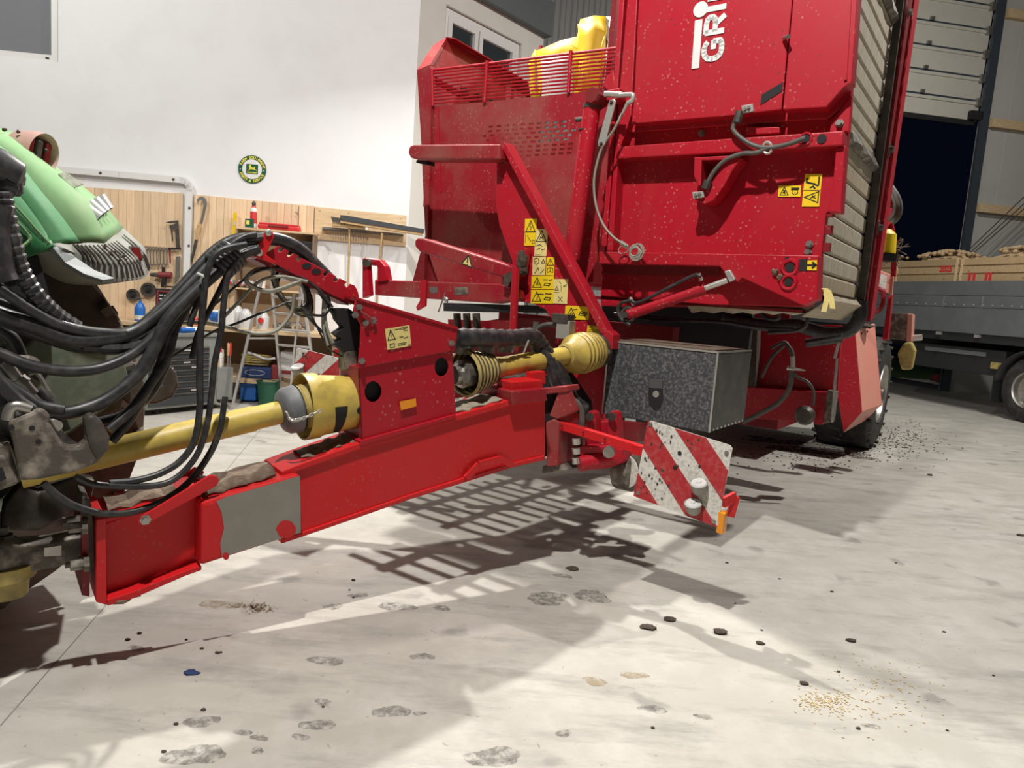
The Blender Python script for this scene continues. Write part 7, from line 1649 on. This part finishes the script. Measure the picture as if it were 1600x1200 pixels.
# slatted crates along the bed
cz0 = zb0 + .08; czt = ks(1500, 402)[1]
joints = [1600 + 170, 1498, 1398, 1300]
edges_s = [ks(x, 425, -.06)[0] for x in joints]
labs = ('wooden potato crate nearest the camera on the truck', 'wooden potato crate lettered 2025 in the middle of the truck', 'wooden potato crate half hidden behind the harvester ladder')
nP = 0
zl = [ks(1450, y)[1] for y in (403, 414, 427, 436.5, 440, 450, 462)]
for i in range(3):
    sa, sb = edges_s[i] + .03, edges_s[i + 1] - .03
    if i == 0: sa = max(sa, sb - 1.75)
    ct = thing('potato_crate', KB((sa + sb) / 2, -.7, cz0), labs[i], 'crate', 'potato crates on the truck bed')
    nb = max(6, round(3.1 * (czt - cz0) / (czt - zb1))); bh = (czt - cz0) / nb
    for k in range(nb):
        for o_ in (-.06, -1.24):
            m = MB(); m.slab([KB(sa, o_, cz0 + bh * k + .004), KB(sb, o_, cz0 + bh * k + .004), KB(sb, o_, cz0 + bh * (k + 1) - .022), KB(sa, o_, cz0 + bh * (k + 1) - .022)], -TNn * .022); m.build('plank', CRATE, ct)
        for s_ in (sa, sb - .022):
            m = MB(); m.slab([KB(s_, -.085, cz0 + bh * k + .004), KB(s_, -1.24, cz0 + bh * k + .004), KB(s_, -1.24, cz0 + bh * (k + 1) - .012), KB(s_, -.085, cz0 + bh * (k + 1) - .012)], TD * .022); m.build('plank', CRATE, ct)
    for s_ in (sa + .024, sb - .094):
        for o_ in (-.085, -1.17):
            m = MB(); m.slab([KB(s_, o_, cz0), KB(s_ + .07, o_, cz0), KB(s_ + .07, o_ - .05, cz0), KB(s_, o_ - .05, cz0)], UP * (czt - cz0)); m.build('corner_post', PINEH, ct)
    m = MB(); m.slab([KB(sa, -.06, cz0), KB(sb, -.06, cz0), KB(sb, -1.26, cz0), KB(sa, -1.26, cz0)], UP * .02); m.build('crate_floor', CRATE, ct)
    m = MB(); m.slab([KB(sa + .03, -.09, cz0 + .03), KB(sb - .03, -.09, cz0 + .03), KB(sb - .03, -1.2, cz0 + .03), KB(sa + .03, -1.2, cz0 + .03)], UP * (czt - cz0 - .09)); m.build('potato_fill', POTATO, ct, kind='stuff')
    m = MB(); m.loft([[KB(sa + .05 + (sb - sa - .1) * a / 10, -.09 - 1.12 * v_, czt - .12 + .24 * max(0, 1 - ((a / 10 - .5) / .5) ** 2) * max(.25, 1 - ((v_ - .5) / .6) ** 2)) for a in range(11)] for v_ in (0, .12, .25, .4, .5, .6, .75, .88, 1)]); m.build('potato_mound', POTATO, ct, kind='stuff', smooth=60)
    for s_ in (sa + .005, sb - .055):
        m = MB(); m.slab([KB(s_, -.06, cz0), KB(s_ + .05, -.06, cz0), KB(s_ + .05, -.06, czt - .02), KB(s_, -.06, czt - .02)], TNn * .012); m.build('batten', PINEH, ct)
    # stencilled red marks
    q0_ = KB(0, -.055, 0)
    if i == 1:
        s_, z_ = ks(1487, 424, -.055); lettering('2025', .155, KB(s_, -.056, z_), -TD, UP, TNn, REDPL, 'lettering', ct, .006, .002, 'RIGHT')
    if i == 0:
        for x in (1514, 1521, 1540, 1546):
            s_, z_ = ks(x, 439, -.055); m = MB(); m.slab([KB(s_ + .03, -.056, z_), KB(s_ - .03, -.056, z_), KB(s_ - .03, -.056, z_ + .16), KB(s_ + .03, -.056, z_ + .16)], TNn * .003); m.build('red_mark', REDPL, ct)
        s_, z_ = ks(1513, 441, -.055); m = MB(); m.bar(KB(s_, -.055, z_), KB(ks(1521, 441)[0], -.055, z_), .03, .003, TNn); m.build('red_mark', REDPL, ct)
        s_, z_ = ks(1594, 424, -.055); lettering('2025', .155, KB(s_ - .5, -.056, z_), -TD, UP, TNn, REDPL, 'lettering', ct, .006, .002, 'RIGHT')
    # the heap: potatoes one by one
    n_p = (85, 95, 16)[i]
    for k in range(n_p):
        u, v_ = rnd.gauss(.5, .17), rnd.gauss(.5, .22)
        u, v_ = min(.93, max(.07, u)), min(.93, max(.05, v_))
        hgt = .26 * max(0, 1 - ((u - .5) / .5) ** 2) * max(.25, 1 - ((v_ - .5) / .6) ** 2)
        c = KB(sa + (sb - sa) * u, -.08 - 1.14 * v_, czt - .03 + hgt * .93)
        r = rnd.uniform(.034, .052); m = MB(); m.ball(c, r, 7, 5, .08, (rnd.uniform(1, 1.5), rnd.uniform(.9, 1.3), .9)); o = m.build('potato', POTATO, None, smooth=80)
        tag(o, ('potato heaped on the nearest crate', 'potato heaped on the crate lettered 2025', 'potato on the crate half hidden by the ladder')[i], 'potato', ('potatoes heaped in the nearest crate', 'potatoes heaped in the middle crate', 'potatoes in the half hidden crate')[i])
# stay cables in front of the end wall
for i, (p, q_) in enumerate((((1509, 395), (1605, 303)), ((1513, 397), (1605, 314)), ((1518, 398), (1605, 322)))):
    a_, b_ = GP(*p, .6), GP(*q_, .6); dd = b_ - a_
    m = MB(); m.rod(a_ - dd * .9, b_ + dd * 2.2, .012, 6); o = m.build('stay_cable', DARKSTEEL, None)
    tag(o, ('upper thin steel stay cable before the sandwich wall', 'middle thin steel stay cable before the sandwich wall', 'lowest thin steel stay cable before the sandwich wall')[i], 'cable')
# white containers in the yard beyond the truck
for i, (x0, x1, lb, mt) in enumerate(((1488, 1517, 'white rounded tank low in the yard beyond the truck', WHITE), (1463, 1486, 'grey and red bundle low in the yard beyond the truck', REDD2))):
    p = onz((x0 + x1) / 2, 601, -.06); d_ = (p - EYE).length; wd = (x1 - x0) / F * d_ / 2
    t = thing('yard_tank', p, lb, 'tank'); m = MB(); m.box(p + UP * wd * .55, V((wd, 0, 0)), V((0, .4, 0)), UP * wd * .55); m.build('body', mt, t, bevel=.15)
    m = MB(); m.lathe(p + UP * wd * 1.1, UP, [(0, .12), (.06, .12)], 10); m.build('cap', DARKSTEEL, t)
yl = None

# ================================================================ SMALL THINGS ON THE FLOOR
def clod(x, y, r, mat, lb, cat, flat_=.35, grp=None):
    c = onz(x, y, 0); m = MB(); m.ball(c + UP * r * flat_ * .8, r, 9, 6, .22, (1.4, 1, flat_)); o = m.build('soil_clod', mat, None, smooth=70); tag(o, lb, cat, grp); return o
clod(299, 1052, .022, NAVY, 'small dark blue scrap lying on the light strip of floor', 'scrap', .2)
clod(894, 889, .03, SOILD, 'flat dark clod behind the shadow of the drawbar', 'clod', .2)
clod(1013, 981, .03, SOILD, 'flat soil clod at the tip of the thin shadow', 'clod', .2)
clod(1125, 989, .026, SOILD, 'dark soil clod on the bright floor below the hazard board', 'clod', .4)
clod(1188, 1006, .016, SOILD, 'small clod right of the larger clod on bright floor', 'clod', .4)
clod(1330, 1002, .018, SOILD, 'clod alone on the grey floor right of the slanting shadow', 'clod', .4)
clod(1046, 969, .022, SOILD, 'pale-edged clod at the edge of the slanting shadow', 'clod', .4)
clod(1256, 1069, .014, SOILD, 'small clod at the point of the slanting shadow', 'clod', .4)
clod(1453, 743, .02, SOILD, 'clod on open floor right of the harvester wheel', 'clod', .5)
clod(1594, 837, .02, SOILD, 'clod at the far right edge of the open floor', 'clod', .4)
for x, y in ((552, 907), (546, 922), (552, 934), (218, 990), (200, 1000), (291, 1000), (315, 1014), (340, 1021), (345, 1020), (318, 1110), (275, 1132), (256, 1175), (505, 1105), (1149, 943), (1020, 1138), (1341, 1139), (1475, 988), (1552, 1056), (1480, 1142), (1136, 880), (1190, 985), (1300, 925), (1400, 880), (1218, 905), (1460, 700), (1436, 676), (1395, 724), (1310, 1050)):
    clod(x, y, rnd.uniform(.004, .008), SOILD, 'tiny dark soil crumb alone on the concrete', 'crumb', .6, 'scattered soil crumbs on the concrete')
m = MB(); g = onz(400, 950, 0)
for k in range(160):
    x, y = rnd.gauss(400, 14), rnd.gauss(950, 3.5); c = onz(x, y, 0); m.ball(c + UP * .003, rnd.uniform(.003, .007), 4, 3, .3)
o = m.build('bran_spill', STAINT, None, kind='stuff'); o['label'] = 'small tan spill of bran on the floor by the drawbar nose'; o['category'] = 'spill'
m = MB()
for k in range(330):
    x, y = (rnd.gauss(1290, 22), rnd.gauss(1098, 9)) if k % 2 else (rnd.gauss(1370, 50), rnd.gauss(1085, 30))
    c = onz(x, y, 0); d_ = V((rnd.uniform(-1, 1), rnd.uniform(-1, 1), 0)).normalized() * .005; m.bar(c - d_ + UP * .002, c + d_ + UP * .002, .003, .003)
o = m.build('spilled_grain', SAND, None, kind='stuff'); o['label'] = 'pale spilled grain scattered on the bright floor'; o['category'] = 'grain'
